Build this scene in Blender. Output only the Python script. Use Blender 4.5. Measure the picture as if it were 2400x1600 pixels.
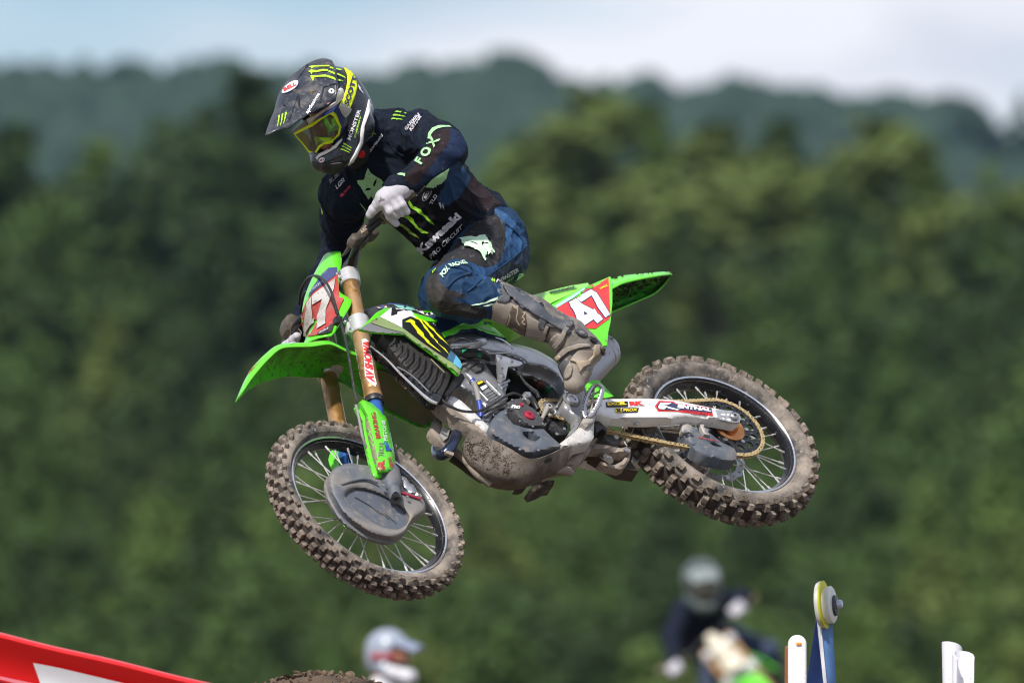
import bpy, bmesh, math, random
import numpy as np
from mathutils import Vector, Matrix, noise
from mathutils.bvhtree import BVHTree
from mathutils.geometry import delaunay_2d_cdt
for o in list(bpy.data.objects):
    bpy.data.objects.remove(o)
SC = bpy.context.scene
COL = SC.collection
random.seed(7)
# ------------------------------------------------------------------ camera, sky, sun, exposure
PITCH = math.radians(1.5)
CAMZ = 1.7
FPX = 26667.0                      # 400 mm lens on a 36 mm frame, in pixels of a 2400 px wide frame
DIST = 36.0
FWD = Vector((0, math.cos(PITCH), math.sin(PITCH)))
UPV = Vector((0, -math.sin(PITCH), math.cos(PITCH)))
RGT = Vector((1, 0, 0))
CAMP = Vector((0, 0, CAMZ))
cam_d = bpy.data.cameras.new('camera')
cam_d.sensor_width = 36.0
cam_d.lens = 400.0
cam_d.clip_start = 0.5
cam_d.clip_end = 20000
cam_d.dof.use_dof = True
cam_d.dof.focus_distance = 36.05
cam_d.dof.aperture_fstop = 4.3
cam = bpy.data.objects.new('camera', cam_d)
COL.objects.link(cam)
cam.location = CAMP
cam.rotation_euler = (math.pi / 2 + PITCH, 0, 0)
SC.camera = cam

SUN_EL = math.radians(50)
SUN_AZ = math.radians(-158)         # azimuth of the sun seen from the scene, 0 = +Y (away from the camera), + = right
world = bpy.data.worlds.new('World')
SC.world = world
world.use_nodes = True
nt = world.node_tree
nt.nodes.clear()
def wn(t, **k):
    n = nt.nodes.new(t)
    for a, v in k.items():
        setattr(n, a, v)
    return n
w_out = wn('ShaderNodeOutputWorld')
w_sky = wn('ShaderNodeTexSky', sky_type='NISHITA', sun_disc=False)
w_sky.sun_elevation = SUN_EL
w_sky.sun_rotation = SUN_AZ
w_sky.air_density = 1.0
w_sky.dust_density = 0.1
w_sky.ozone_density = 5.0
w_tint = wn('ShaderNodeMix', data_type='RGBA', blend_type='MULTIPLY')
w_tint.inputs['Factor'].default_value = 1.0
w_tint.inputs['B'].default_value = (1.16, 1.22, 1.40, 1)
w_bg = wn('ShaderNodeBackground')
w_bg.inputs['Strength'].default_value = 0.064
w_tc = wn('ShaderNodeTexCoord')
w_map = wn('ShaderNodeMapping')
w_map.inputs['Scale'].default_value = (14.0, 14.0, 44.0)
w_map.inputs['Location'].default_value = (9.2, 0.0, 2.85)
w_no = wn('ShaderNodeTexNoise')
w_no.inputs['Scale'].default_value = 1.0
w_no.inputs['Detail'].default_value = 2.5
w_no.inputs['Roughness'].default_value = 0.5
w_ramp = wn('ShaderNodeValToRGB')
w_ramp.color_ramp.elements[0].position = 0.37
w_ramp.color_ramp.elements[1].position = 0.58
w_ramp.color_ramp.elements[0].color = (0, 0, 0, 1)
w_mix = wn('ShaderNodeMix', data_type='RGBA')
w_no2 = wn('ShaderNodeTexNoise')
w_no2.inputs['Scale'].default_value = 2.3
w_no2.inputs['Detail'].default_value = 3.0
w_cl = wn('ShaderNodeMix', data_type='RGBA')
w_cl.inputs['A'].default_value = (10.4, 10.8, 12.2, 1)
w_cl.inputs['B'].default_value = (13.0, 13.2, 14.2, 1)
w_r2 = wn('ShaderNodeMapRange')
w_r2.inputs['From Min'].default_value = 0.36
w_r2.inputs['From Max'].default_value = 0.56
lk = nt.links.new
lk(w_tc.outputs['Generated'], w_map.inputs['Vector'])
lk(w_map.outputs['Vector'], w_no.inputs['Vector'])
lk(w_no.outputs['Fac'], w_ramp.inputs['Fac'])
lk(w_map.outputs['Vector'], w_no2.inputs['Vector'])
lk(w_no2.outputs['Fac'], w_r2.inputs['Value'])
lk(w_r2.outputs['Result'], w_cl.inputs['Factor'])
lk(w_cl.outputs['Result'], w_mix.inputs['B'])
lk(w_ramp.outputs['Color'], w_mix.inputs['Factor'])
lk(w_sky.outputs['Color'], w_tint.inputs['A'])
lk(w_tint.outputs['Result'], w_mix.inputs['A'])
lk(w_mix.outputs['Result'], w_bg.inputs['Color'])
lk(w_bg.outputs['Background'], w_out.inputs['Surface'])

sun_d = bpy.data.lights.new('sun', 'SUN')
sun_d.energy = 4.5
sun_d.angle = math.radians(3)
sun_d.color = (1.0, 0.95, 0.88)
sun = bpy.data.objects.new('sun', sun_d)
COL.objects.link(sun)
sdir = Vector((math.sin(SUN_AZ) * math.cos(SUN_EL), math.cos(SUN_AZ) * math.cos(SUN_EL), math.sin(SUN_EL)))
sun.rotation_euler = sdir.to_track_quat('Z', 'Y').to_euler()
sun.location = (0, 0, 60)
vs = SC.view_settings
vs.view_transform = 'Standard'
vs.look = 'None'
vs.exposure = 0.18
vs.gamma = 1.0
vs.use_curve_mapping = False
SC.cycles.use_denoising = True
SC.cycles.filter_width = 1.1
SC.cycles.max_bounces = 8
SC.cycles.volume_bounces = 0

# ------------------------------------------------------------------ frames: a point of the photograph -> a point in space
def cam_pt(px, py, dist):
    """the point seen at pixel (px, py) at that distance along the view"""
    return CAMP + FWD * dist + RGT * ((px - 1200) / FPX * dist) + UPV * ((800 - py) / FPX * dist)
def sub(x, y, t):
    """subject frame (right, up, towards camera), metres about the point 36 m down the view"""
    return CAMP + FWD * (DIST - t) + RGT * x + UPV * y
def subv(v):
    return RGT * v[0] + UPV * v[1] - FWD * v[2]
class Frame:
    """a rigid frame with axes X, Y, Z (world vectors) at origin O"""
    def __init__(s, O, X, Y, Z):
        s.M = Matrix(((X.x, Y.x, Z.x, O.x), (X.y, Y.y, Z.y, O.y), (X.z, Y.z, Z.z, O.z), (0, 0, 0, 1)))
        s.I = s.M.inverted()
        s.c = s.I @ CAMP
    def dir(s, px, py):
        d = FWD + RGT * ((px - 1200) / FPX) + UPV * ((800 - py) / FPX)
        return s.I.to_3x3() @ d
    def at(s, px, py, y):
        """where the line of sight through the pixel meets the plane of lateral offset y"""
        d = s.dir(px, py)
        return s.c + d * ((y - s.c.y) / d.y)
    def atx(s, px, py, x):
        d = s.dir(px, py)
        return s.c + d * ((x - s.c.x) / d.x)
    def att(s, px, py, t):
        """where it meets depth t of the subject frame"""
        return s.I @ cam_pt(px, py, DIST - t)
    def px(s, p):
        q = s.M @ Vector(p) - CAMP
        d = q.dot(FWD)
        return (1200 + FPX * q.dot(RGT) / d, 800 - FPX * q.dot(UPV) / d)
BF, BL_, BU = (subv(v) for v in ((-0.72697257, -0.12483921, 0.67522297), (0.42668177, 0.68832469, 0.58664451), (-0.53800888, 0.7145798, -0.44712655)))
BIKE = Frame(sub(0.66789776, -0.31961343, -0.52396747), BF, BL_, BU)      # x forward, y to the bike's left, z up, origin = rear axle
WB, STEER, RAKE, DROP = 1.55889, math.radians(5.8724), math.radians(27), -0.01503
_S = BU * math.cos(RAKE) - BF * math.sin(RAKE)
_Lf = BL_ * math.cos(STEER) + _S.cross(BL_) * math.sin(STEER)
FORK = Frame(BIKE.M @ Vector((WB, 0, DROP)), _Lf.cross(_S), _Lf, _S)       # x forward, y left, z up along the fork, origin = front axle
F2B = BIKE.I @ FORK.M
# enlarged views used while measuring: origin and scale -> pixels of the photograph
VIEWS = {1: (580, 120, 4.9), 2: (720, 220, 3.733), 3: (540, 560, 3.92), 4: (600, 860, 2.8), 5: (820, 680, 4.9), 6: (960, 780, 3.92),
         7: (1100, 620, 4.612), 8: (1300, 820, 3.564), 9: (840, 400, 7.127), 10: (980, 480, 5.6), 0: (0, 0, 1.0)}
def V(k, *pts):
    ox, oy, s = VIEWS[k]
    return [(ox + p[0] / s, oy + p[1] / s) + tuple(p[2:]) for p in pts]

# ------------------------------------------------------------------ materials
MUD = (0.20, 0.155, 0.115)
DARKMUD = (0.045, 0.032, 0.022)
MATS = {}
def mat(name, col, rough=0.5, metal=0.0, dirt=0.0, dcol=MUD, dscale=14.0, bump=0.0, bscale=120.0, coat=0.0, spec=0.5, var=0.0, col2=None, c2=0.5, sheen=0.0, alpha=1.0, stretch=(1, 1, 1)):
    if name in MATS:
        return MATS[name]
    m = bpy.data.materials.new(name)
    m.use_nodes = True
    t = m.node_tree
    p = t.nodes['Principled BSDF']
    p.inputs['Roughness'].default_value = rough
    p.inputs['Metallic'].default_value = metal
    p.inputs['Specular IOR Level'].default_value = spec
    p.inputs['Coat Weight'].default_value = coat
    p.inputs['Coat Roughness'].default_value = 0.12
    p.inputs['Sheen Weight'].default_value = sheen
    p.inputs['Alpha'].default_value = alpha
    L = t.links.new
    tc = t.nodes.new('ShaderNodeTexCoord')
    mp = t.nodes.new('ShaderNodeMapping')
    mp.inputs['Scale'].default_value = stretch
    L(tc.outputs['Object'], mp.inputs['Vector'])
    def noise_n(scale, detail=6, rg=0.6):
        n = t.nodes.new('ShaderNodeTexNoise')
        n.inputs['Scale'].default_value = scale
        n.inputs['Detail'].default_value = detail
        n.inputs['Roughness'].default_value = rg
        L(mp.outputs['Vector'], n.inputs['Vector'])
        return n.outputs['Fac']
    def ramp(sock, a, b):
        r = t.nodes.new('ShaderNodeMapRange')
        r.inputs['From Min'].default_value = a
        r.inputs['From Max'].default_value = b
        L(sock, r.inputs['Value'])
        return r.outputs['Result']
    def mix(a, b, f):
        x = t.nodes.new('ShaderNodeMix')
        x.data_type = 'RGBA'
        for s, v in (('A', a), ('B', b), ('Factor', f)):
            if isinstance(v, (tuple, list)):
                x.inputs[s].default_value = (v[0], v[1], v[2], 1)
            elif isinstance(v, float):
                x.inputs[s].default_value = v
            else:
                L(v, x.inputs[s])
        return x.outputs['Result']
    c = (col[0], col[1], col[2])
    p.inputs['Base Color'].default_value = (*c, 1)
    if col2 is not None:
        c = mix(c, col2, ramp(noise_n(dscale * 0.6), c2 - 0.07, c2 + 0.07))
    if var > 0:
        a = tuple(min(1, v * (1 + var)) for v in col)
        b = tuple(v * (1 - var) for v in col)
        vv = mix(b, a, ramp(noise_n(dscale * 1.7), 0.3, 0.7))
        c = mix(c, vv, 0.6) if col2 is not None else vv
    if dirt > 0:
        f1 = ramp(noise_n(dscale, 8, 0.68), 0.74 - dirt * 0.5, 0.92 - dirt * 0.42)
        f2 = ramp(noise_n(dscale * 7, 3, 0.5), 0.66 - dirt * 0.12, 0.72 - dirt * 0.12)
        mx = t.nodes.new('ShaderNodeMath')
        mx.operation = 'MAXIMUM'
        L(f1, mx.inputs[0])
        sc = t.nodes.new('ShaderNodeMath')
        sc.operation = 'MULTIPLY'
        L(f2, sc.inputs[0])
        sc.inputs[1].default_value = 0.75
        L(sc.outputs[0], mx.inputs[1])
        c = mix(c, dcol, mx.outputs[0])
        r = t.nodes.new('ShaderNodeMapRange')
        r.inputs['To Min'].default_value = rough
        r.inputs['To Max'].default_value = 0.9
        L(mx.outputs[0], r.inputs['Value'])
        L(r.outputs['Result'], p.inputs['Roughness'])
        if metal > 0:
            r = t.nodes.new('ShaderNodeMapRange')
            r.inputs['To Min'].default_value = metal
            r.inputs['To Max'].default_value = 0.0
            L(mx.outputs[0], r.inputs['Value'])
            L(r.outputs['Result'], p.inputs['Metallic'])
    if not isinstance(c, tuple):
        L(c, p.inputs['Base Color'])
    if bump > 0:
        bn = t.nodes.new('ShaderNodeBump')
        bn.inputs['Strength'].default_value = bump
        bn.inputs['Distance'].default_value = 0.004
        L(noise_n(bscale, 4, 0.6), bn.inputs['Height'])
        L(bn.outputs['Normal'], p.inputs['Normal'])
    MATS[name] = m
    return m

# ------------------------------------------------------------------ objects
def link(name, me, m=None, parent=None):
    o = bpy.data.objects.new(name, me)
    COL.objects.link(o)
    if parent is not None:
        o.parent = parent
    if m is not None and me is not None and len(me.materials) == 0:
        me.materials.append(m)
    return o
def mesh_obj(name, verts, faces, m, parent=None, smooth=40.0, mats=None, fmat=None):
    me = bpy.data.meshes.new(name)
    me.from_pydata([tuple(v) for v in verts], [], [tuple(f) for f in faces])
    me.validate()
    if mats:
        for x in mats:
            me.materials.append(x)
    elif m is not None:
        me.materials.append(m)
    if fmat is not None and len(fmat) == len(me.polygons):
        me.polygons.foreach_set('material_index', fmat)
    finish(me, smooth)
    return link(name, me, None, parent)
def finish(me, smooth=40.0, recalc=True):
    bm = bmesh.new()
    bm.from_mesh(me)
    if recalc:
        bmesh.ops.recalc_face_normals(bm, faces=bm.faces)
    for f in bm.faces:
        f.smooth = smooth > 0
    if smooth > 0:
        a = math.radians(smooth)
        for e in bm.edges:
            e.smooth = not (len(e.link_faces) == 2 and e.calc_face_angle(0) > a)
    bm.to_mesh(me)
    bm.free()
    me.update()
def empty(name, frame=None, parent=None, loc=None):
    o = bpy.data.objects.new(name, None)
    COL.objects.link(o)
    o.empty_display_size = 0.1
    if frame is not None:
        o.matrix_world = frame.M
    if loc is not None:
        o.location = loc
    if parent is not None:
        o.parent = parent
    return o
def tag(o, label, cat=None, group=None, kind=None):
    o['label'] = label
    if cat:
        o['category'] = cat
    if group:
        o['group'] = group
    if kind:
        o['kind'] = kind
    return o
def spline(pts, n, closed=False):
    """Catmull-Rom through points of any dimension -> n points evenly spread"""
    P = np.array([tuple(p) for p in pts], float)
    if len(P) == 2:
        return [P[0] + (P[1] - P[0]) * i / (n - 1) for i in range(n)]
    if closed:
        Q = np.vstack([P[-1:], P, P[:2]])
    else:
        Q = np.vstack([2 * P[0] - P[1], P, 2 * P[-1] - P[-2]])
    out = []
    for i in range(1, len(Q) - 2):
        p0, p1, p2, p3 = Q[i - 1:i + 3]
        d = [max(np.linalg.norm(a - b), 1e-9) ** 0.5 for a, b in ((p0, p1), (p1, p2), (p2, p3))]
        t0, t1 = 0.0, d[0]
        t2 = t1 + d[1]
        t3 = t2 + d[2]
        for k in range(12):
            t = t1 + (t2 - t1) * k / 12
            A1 = (t1 - t) / (t1 - t0) * p0 + (t - t0) / (t1 - t0) * p1
            A2 = (t2 - t) / (t2 - t1) * p1 + (t - t1) / (t2 - t1) * p2
            A3 = (t3 - t) / (t3 - t2) * p2 + (t - t2) / (t3 - t2) * p3
            B1 = (t2 - t) / (t2 - t0) * A1 + (t - t0) / (t2 - t0) * A2
            B2 = (t3 - t) / (t3 - t1) * A2 + (t - t1) / (t3 - t1) * A3
            out.append((t2 - t) / (t2 - t1) * B1 + (t - t1) / (t2 - t1) * B2)
    out.append(Q[-2])
    out = np.array(out)
    s = np.r_[0, np.cumsum(np.linalg.norm(np.diff(out, axis=0), axis=1))]
    g = np.linspace(0, s[-1], n + 1 if closed else n)
    if closed:
        g = g[:-1]
    return [np.array([np.interp(x, s, out[:, k]) for k in range(out.shape[1])]) for x in g]
def tube_data(path, rad, seg=10, n=None, closed=False, squash=None, up=None, caps=True):
    """swept tube; rad scalar or list along path; squash = (a, b) scale across two axes"""
    P = [Vector(p) for p in path]
    R = list(rad) if isinstance(rad, (list, tuple)) else [rad] * len(P)
    if n:
        Q = spline([tuple(p) + (r,) for p, r in zip(P, R)], n, closed)
        P = [Vector(q[:3]) for q in Q]
        R = [float(q[3]) for q in Q]
    N = len(P)
    T = []
    for i in range(N):
        a = P[(i - 1) % N] if closed or i > 0 else P[i]
        b = P[(i + 1) % N] if closed or i < N - 1 else P[i]
        T.append((b - a).normalized())
    u = Vector(up) if up is not None else (Vector((0, 0, 1)) if abs(T[0].z) < 0.9 else Vector((1, 0, 0)))
    verts, faces = [], []
    sa, sb = squash or (1, 1)
    for i in range(N):
        u = (u - T[i] * u.dot(T[i]))
        u.normalize()
        w = T[i].cross(u)
        for k in range(seg):
            a = 2 * math.pi * k / seg
            verts.append(P[i] + (u * math.cos(a) * sa + w * math.sin(a) * sb) * R[i])
        if up is not None:
            u = Vector(up)
    for i in range(N if closed else N - 1):
        j = (i + 1) % N
        for k in range(seg):
            l = (k + 1) % seg
            faces.append((i * seg + k, i * seg + l, j * seg + l, j * seg + k))
    if caps and not closed:
        faces.append(tuple(range(seg))[::-1])
        faces.append(tuple((N - 1) * seg + k for k in range(seg)))
    return verts, faces
def tube(name, path, rad, m, parent, seg=10, n=None, closed=False, squash=None, up=None, smooth=40):
    v, f = tube_data(path, rad, seg, n, closed, squash, up)
    return mesh_obj(name, v, f, m, parent, smooth)
def lathe_data(prof, O, A, seg=32, ref=None, closed=False, a0=0.0, a1=None):
    """revolve (radius, height) pairs about axis A through O"""
    A = Vector(A).normalized()
    u = Vector(ref) if ref is not None else (Vector((1, 0, 0)) if abs(A.x) < 0.9 else Vector((0, 0, 1)))
    u = (u - A * u.dot(A)).normalized()
    w = A.cross(u)
    O = Vector(O)
    verts, faces = [], []
    n = len(prof)
    full = a1 is None
    cnt = seg if full else seg + 1
    for k in range(cnt):
        a = a0 + (2 * math.pi if full else a1 - a0) * k / seg
        d = u * math.cos(a) + w * math.sin(a)
        for r, h in prof:
            verts.append(O + d * r + A * h)
    for k in range(seg):
        l = (k + 1) % cnt
        for i in range(n if closed else n - 1):
            j = (i + 1) % n
            faces.append((k * n + i, k * n + j, l * n + j, l * n + i))
    return verts, faces
def lathe(name, prof, O, A, m, parent, seg=32, closed=False, smooth=35, ref=None):
    v, f = lathe_data(prof, O, A, seg, ref, closed)
    o = mesh_obj(name, v, f, m, parent, smooth)
    return o
def merge(*data):
    V_, F_ = [], []
    for v, f in data:
        o = len(V_)
        V_ += list(v)
        F_ += [tuple(i + o for i in g) for g in f]
    return V_, F_
def rbox_data(c, ax, dims, bev=0.1, seg=2):
    """rounded box: centre, three axes, dims, bevel as a share of the smallest dimension"""
    bm = bmesh.new()
    bmesh.ops.create_cube(bm, size=1.0)
    for v in bm.verts:
        v.co = Vector((v.co.x * dims[0], v.co.y * dims[1], v.co.z * dims[2]))
    if bev > 0:
        bmesh.ops.bevel(bm, geom=list(bm.edges), offset=bev * min(dims), segments=seg, affect='EDGES', profile=0.5)
    X, Y, Z = (Vector(a).normalized() for a in ax)
    c = Vector(c)
    bm.verts.ensure_lookup_table()
    vs_ = [c + X * v.co.x + Y * v.co.y + Z * v.co.z for v in bm.verts]
    fs_ = [tuple(v.index for v in f.verts) for f in bm.faces]
    bm.free()
    return vs_, fs_
def rbox(name, c, ax, dims, m, parent, bev=0.15, seg=2):
    v, f = rbox_data(c, ax, dims, bev, seg)
    return mesh_obj(name, v, f, m, parent, 40)
AXB = ((1, 0, 0), (0, 1, 0), (0, 0, 1))
def inside(poly, pts):
    poly = np.asarray(poly, float)
    pts = np.asarray(pts, float)
    x, y = pts[:, 0], pts[:, 1]
    c = np.zeros(len(pts), bool)
    j = len(poly) - 1
    for i in range(len(poly)):
        xi, yi = poly[i]
        xj, yj = poly[j]
        if yi != yj:
            c ^= ((yi > y) != (yj > y)) & (x < (xj - xi) * (y - yi) / (yj - yi) + xi)
        j = i
    return c
def edge_dist(poly, pts):
    poly = np.asarray(poly, float)
    pts = np.asarray(pts, float)
    d = np.full(len(pts), 1e9)
    for i in range(len(poly)):
        a = poly[i]
        b = poly[(i + 1) % len(poly)]
        ab = b - a
        t = np.clip(((pts - a) @ ab) / max(ab @ ab, 1e-9), 0, 1)
        d = np.minimum(d, np.linalg.norm(pts - (a + t[:, None] * ab), axis=1))
    return d
def dens(poly, step, closed=True):
    out = []
    n = len(poly)
    for i in range(n if closed else n - 1):
        a = np.array(poly[i], float)
        b = np.array(poly[(i + 1) % n], float)
        k = max(1, int(np.linalg.norm((b - a)[:2]) / step))
        for q in range(k):
            out.append(a + (b - a) * q / k)
    if not closed:
        out.append(np.array(poly[-1], float))
    return np.array(out)
def tri2d(outline, g, holes=()):
    """triangulate a polygon of pixels with inner points every g pixels -> pts, tris, ring index lists"""
    rings = [np.asarray(outline)[:, :2]] + [np.asarray(h)[:, :2] for h in holes]
    allp = np.vstack(rings)
    lo, hi = rings[0].min(0), rings[0].max(0)
    xs = np.arange(lo[0] + g / 2, hi[0], g)
    ys = np.arange(lo[1] + g / 2, hi[1], g * 0.866)
    G = np.array([(x + (g / 2 if j % 2 else 0), y) for j, y in enumerate(ys) for x in xs]) if len(xs) and len(ys) else np.zeros((0, 2))
    if len(G):
        k = inside(rings[0], G)
        for h in rings[1:]:
            k &= ~inside(h, G)
        G = G[k]
    if len(G):
        k = edge_dist(rings[0], G) > g * 0.45
        for h in rings[1:]:
            k &= edge_dist(h, G) > g * 0.45
        G = G[k]
    pts = np.vstack([allp, G]) if len(G) else allp
    edges = []
    o = 0
    for r in rings:
        edges += [(o + i, o + (i + 1) % len(r)) for i in range(len(r))]
        o += len(r)
    res = delaunay_2d_cdt([Vector((p[0], p[1])) for p in pts], edges, [], 0, 1e-6)
    P2 = np.array([(v.x, v.y) for v in res[0]])
    T = [tuple(f) for f in res[2] if len(f) == 3]
    cen = np.array([P2[list(t)].mean(0) for t in T])
    k = inside(rings[0], cen)
    for h in rings[1:]:
        k &= ~inside(h, cen)
    T = [t for t, q in zip(T, k) if q]
    return P2, T
def panel_data(fr, outline, y=0.0, thick=0.004, g=9.0, bulge=0.0, bw=60.0, er=0.0, rw=10.0, ctrl=None, holes=(), cr=0, dvec=(0, -1, 0), wall=True):
    """a plate whose outline is measured in the photograph: every outline point has a lateral offset (third value, or y)"""
    ol = [(p[0], p[1], p[2] if len(p) > 2 else y) for p in outline]
    if cr:
        ol = [tuple(q) for q in spline(ol, cr, True)]
    D = dens(ol, g)
    H = [dens([(q[0], q[1], y) for q in h], g) for h in holes]
    P2, T = tri2d(D, g, H)
    C = [(p[0], p[1], p[2]) for p in ol] + [tuple(c) for c in (ctrl or [])]
    C = np.array(C)
    if np.ptp(C[:, 2]) < 1e-9:
        Y = np.full(len(P2), C[0, 2])
    else:
        A = np.vstack([D, np.array(ctrl).reshape(-1, 3)]) if ctrl else D
        d2 = ((P2[:, None, :] - A[None, :, :2]) ** 2).sum(2) + 0.05
        W = d2 ** -1.5
        Y = (W * A[None, :, 2]).sum(1) / W.sum(1)
        nb = len(D) + sum(len(h) for h in H)
        ea = np.array([(t[i], t[(i + 1) % 3]) for t in T for i in range(3)] + [(t[(i + 1) % 3], t[i]) for t in T for i in range(3)])
        deg = np.maximum(np.bincount(ea[:, 0], minlength=len(P2)), 1)
        for it in range(60):
            S_ = np.bincount(ea[:, 0], weights=Y[ea[:, 1]], minlength=len(P2)) / deg
            S_[:nb] = Y[:nb]
            Y = S_
    ed = edge_dist(D[:, :2], P2)
    for h in H:
        ed = np.minimum(ed, edge_dist(h[:, :2], P2))
    if bulge:
        q = np.clip(ed / bw, 0, 1)
        Y = Y + bulge * np.sqrt(1 - (1 - q) ** 2)
    if er:
        q = np.clip(ed / rw, 0, 1)
        Y = Y - er * (1 - np.sqrt(1 - (1 - q) ** 2))
    verts = [fr.at(p[0], p[1], yy) for p, yy in zip(P2, Y)]
    faces = list(T)
    if thick:
        n = len(verts)
        dv = Vector(dvec) * thick
        verts = verts + [v + dv for v in verts]
        cnt = {}
        for t in T:
            for i in range(3):
                e = (t[i], t[(i + 1) % 3])
                cnt[frozenset(e)] = cnt.get(frozenset(e), []) + [e]
        faces += [(t[2] + n, t[1] + n, t[0] + n) for t in T]
        for k, es in cnt.items():
            if len(es) == 1:
                a, b = es[0]
                faces.append((b, a, a + n, b + n))
    if fr is FORK:
        verts = [F2B @ v for v in verts]
    return verts, faces
def panel(name, fr, outline, m, parent, smooth=50, **k):
    v, f = panel_data(fr, outline, **k)
    return mesh_obj(name, v, f, m, parent, smooth)
def strip_data(fr, curves, nu=24, nv=None, thick=0.0, closed=False):
    """surface through measured curves [(px, py, y), ...]; each resampled to nu points, nv rows across"""
    rows = []
    for c in curves:
        pts = [fr.at(*p) if len(p) == 3 else Vector(p[:3]) for p in c]
        rows.append([Vector(q) for q in spline(pts, nu)])
    if nv:
        cols = []
        for i in range(nu):
            cols.append([Vector(q) for q in spline([r[i] for r in rows], nv)])
        rows = [[cols[i][j] for i in range(nu)] for j in range(nv)]
    n = len(rows)
    verts = [p for r in rows for p in r]
    faces = []
    for j in range(n - 1):
        for i in range(nu - 1):
            faces.append((j * nu + i, j * nu + i + 1, (j + 1) * nu + i + 1, (j + 1) * nu + i))
    if thick:
        # offset along vertex normals
        bm = bmesh.new()
        bv = [bm.verts.new(v) for v in verts]
        for f in faces:
            try:
                bm.faces.new([bv[i] for i in f])
            except ValueError:
                pass
        bm.normal_update()
        N = [v.normal.copy() for v in bv]
        bm.free()
        m_ = len(verts)
        verts = verts + [v - nn * thick for v, nn in zip(verts, N)]
        ff = list(faces) + [tuple(i + m_ for i in f[::-1]) for f in faces]
        ring = [i for i in range(nu)] + [j * nu + nu - 1 for j in range(1, n)] + [(n - 1) * nu + i for i in range(nu - 2, -1, -1)] + [j * nu for j in range(n - 2, 0, -1)]
        for a, b in zip(ring, ring[1:] + ring[:1]):
            ff.append((b, a, a + m_, b + m_))
        faces = ff
    if fr is FORK:
        verts = [F2B @ v for v in verts]
    return verts, faces
def strip(name, fr, curves, m, parent, smooth=50, **k):
    v, f = strip_data(fr, curves, **k)
    return mesh_obj(name, v, f, m, parent, smooth)
# ------------------------------------------------------------------ printed marks laid on a surface
_BVH = {}
RIDF = [None]
def bvh(objs):
    key = tuple(o.name for o in objs)
    if key not in _BVH:
        vs_, fs_ = [], []
        for o in objs:
            k = len(vs_)
            vs_ += [v.co.copy() for v in o.data.vertices]
            fs_ += [tuple(i + k for i in p.vertices) for p in o.data.polygons]
        _BVH[key] = BVHTree.FromPolygons(vs_, fs_)
    return _BVH[key]
def refine(pts, tris, L):
    bm = bmesh.new()
    bv = [bm.verts.new((p[0], p[1], 0)) for p in pts]
    for t in tris:
        try:
            bm.faces.new([bv[i] for i in t])
        except ValueError:
            pass
    for it in range(7):
        es = [e for e in bm.edges if e.calc_length() > L]
        if not es:
            break
        bmesh.ops.subdivide_edges(bm, edges=es, cuts=1)
        bmesh.ops.triangulate(bm, faces=[f for f in bm.faces if len(f.verts) > 3])
    bm.verts.index_update()
    P = [(v.co.x, v.co.y) for v in bm.verts]
    T = [tuple(v.index for v in f.verts) for f in bm.faces]
    bm.free()
    return P, T
def lay(name, fr, P, T, on, m, parent, off=0.0008, L=7.0, maxjump=0.05, whole=False):
    """drop a flat figure (pixel points, triangles) on the surface of the objects 'on' (coordinates of frame fr's local space)"""
    P, T = refine(P, T, 5.0 if fr is RIDF[0] else L)
    if fr is not RIDF[0]:
        off = off * 2 + .0006
    else:
        off = off * 1.2 + .0006
    base = BIKE if fr is FORK else fr
    tree = bvh(on)
    c = base.c
    out, ok, dd = [], [], []
    for p in P:
        d = base.dir(p[0], p[1])
        d.normalize()
        h = tree.ray_cast(c, d)
        if h[0] is None:
            ok.append(False)
            out.append(Vector((0, 0, 0)))
            dd.append(0)
        else:
            n = h[1]
            if n.dot(d) > 0:
                n = -n
            out.append(h[0] + n * off * 0.7 - d * off * 0.5)
            ok.append(True)
            dd.append(h[3])
    F_ = [t for t in T if all(ok[i] for i in t) and max(dd[i] for i in t) - min(dd[i] for i in t) < maxjump]
    if not F_:
        return None
    if whole:                                   # one patch stays one patch: drop stray islands
        par = list(range(len(out)))
        def find(i):
            while par[i] != i:
                par[i] = par[par[i]]
                i = par[i]
            return i
        for t in F_:
            par[find(t[0])] = find(t[1])
            par[find(t[1])] = find(t[2])
        cnt = {}
        for t in F_:
            cnt[find(t[0])] = cnt.get(find(t[0]), 0) + 1
        big = max(cnt, key=cnt.get)
        F_ = [t for t in F_ if find(t[0]) == big]
    used = sorted({i for t in F_ for i in t})
    mp = {i: k for k, i in enumerate(used)}
    me = bpy.data.meshes.new(name)
    me.from_pydata([out[i] for i in used], [], [tuple(mp[i] for i in t) for t in F_])
    me.materials.append(m)
    for p in me.polygons:
        p.use_smooth = True
    return link(name, me, None, parent)
def lay_poly(name, fr, poly, on, m, parent, off=0.0008, g=9.0, L=9.0, cr=0, holes=(), maxjump=0.05):
    if cr:
        poly = [tuple(q) for q in spline([p[:2] for p in poly], cr, True)]
    D = dens([p[:2] for p in poly], g)
    H = [dens([p[:2] for p in h], g) for h in holes]
    P2, T = tri2d(D, g, H)
    return lay(name, fr, [tuple(p) for p in P2], T, on, m, parent, off, L, maxjump, True)
def quad_map(quad):
    bl, br, tr, tl = (np.array(q[:2], float) for q in quad)
    return lambda u, v: tuple((1 - v) * ((1 - u) * bl + u * br) + v * ((1 - u) * tl + u * tr))
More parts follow.
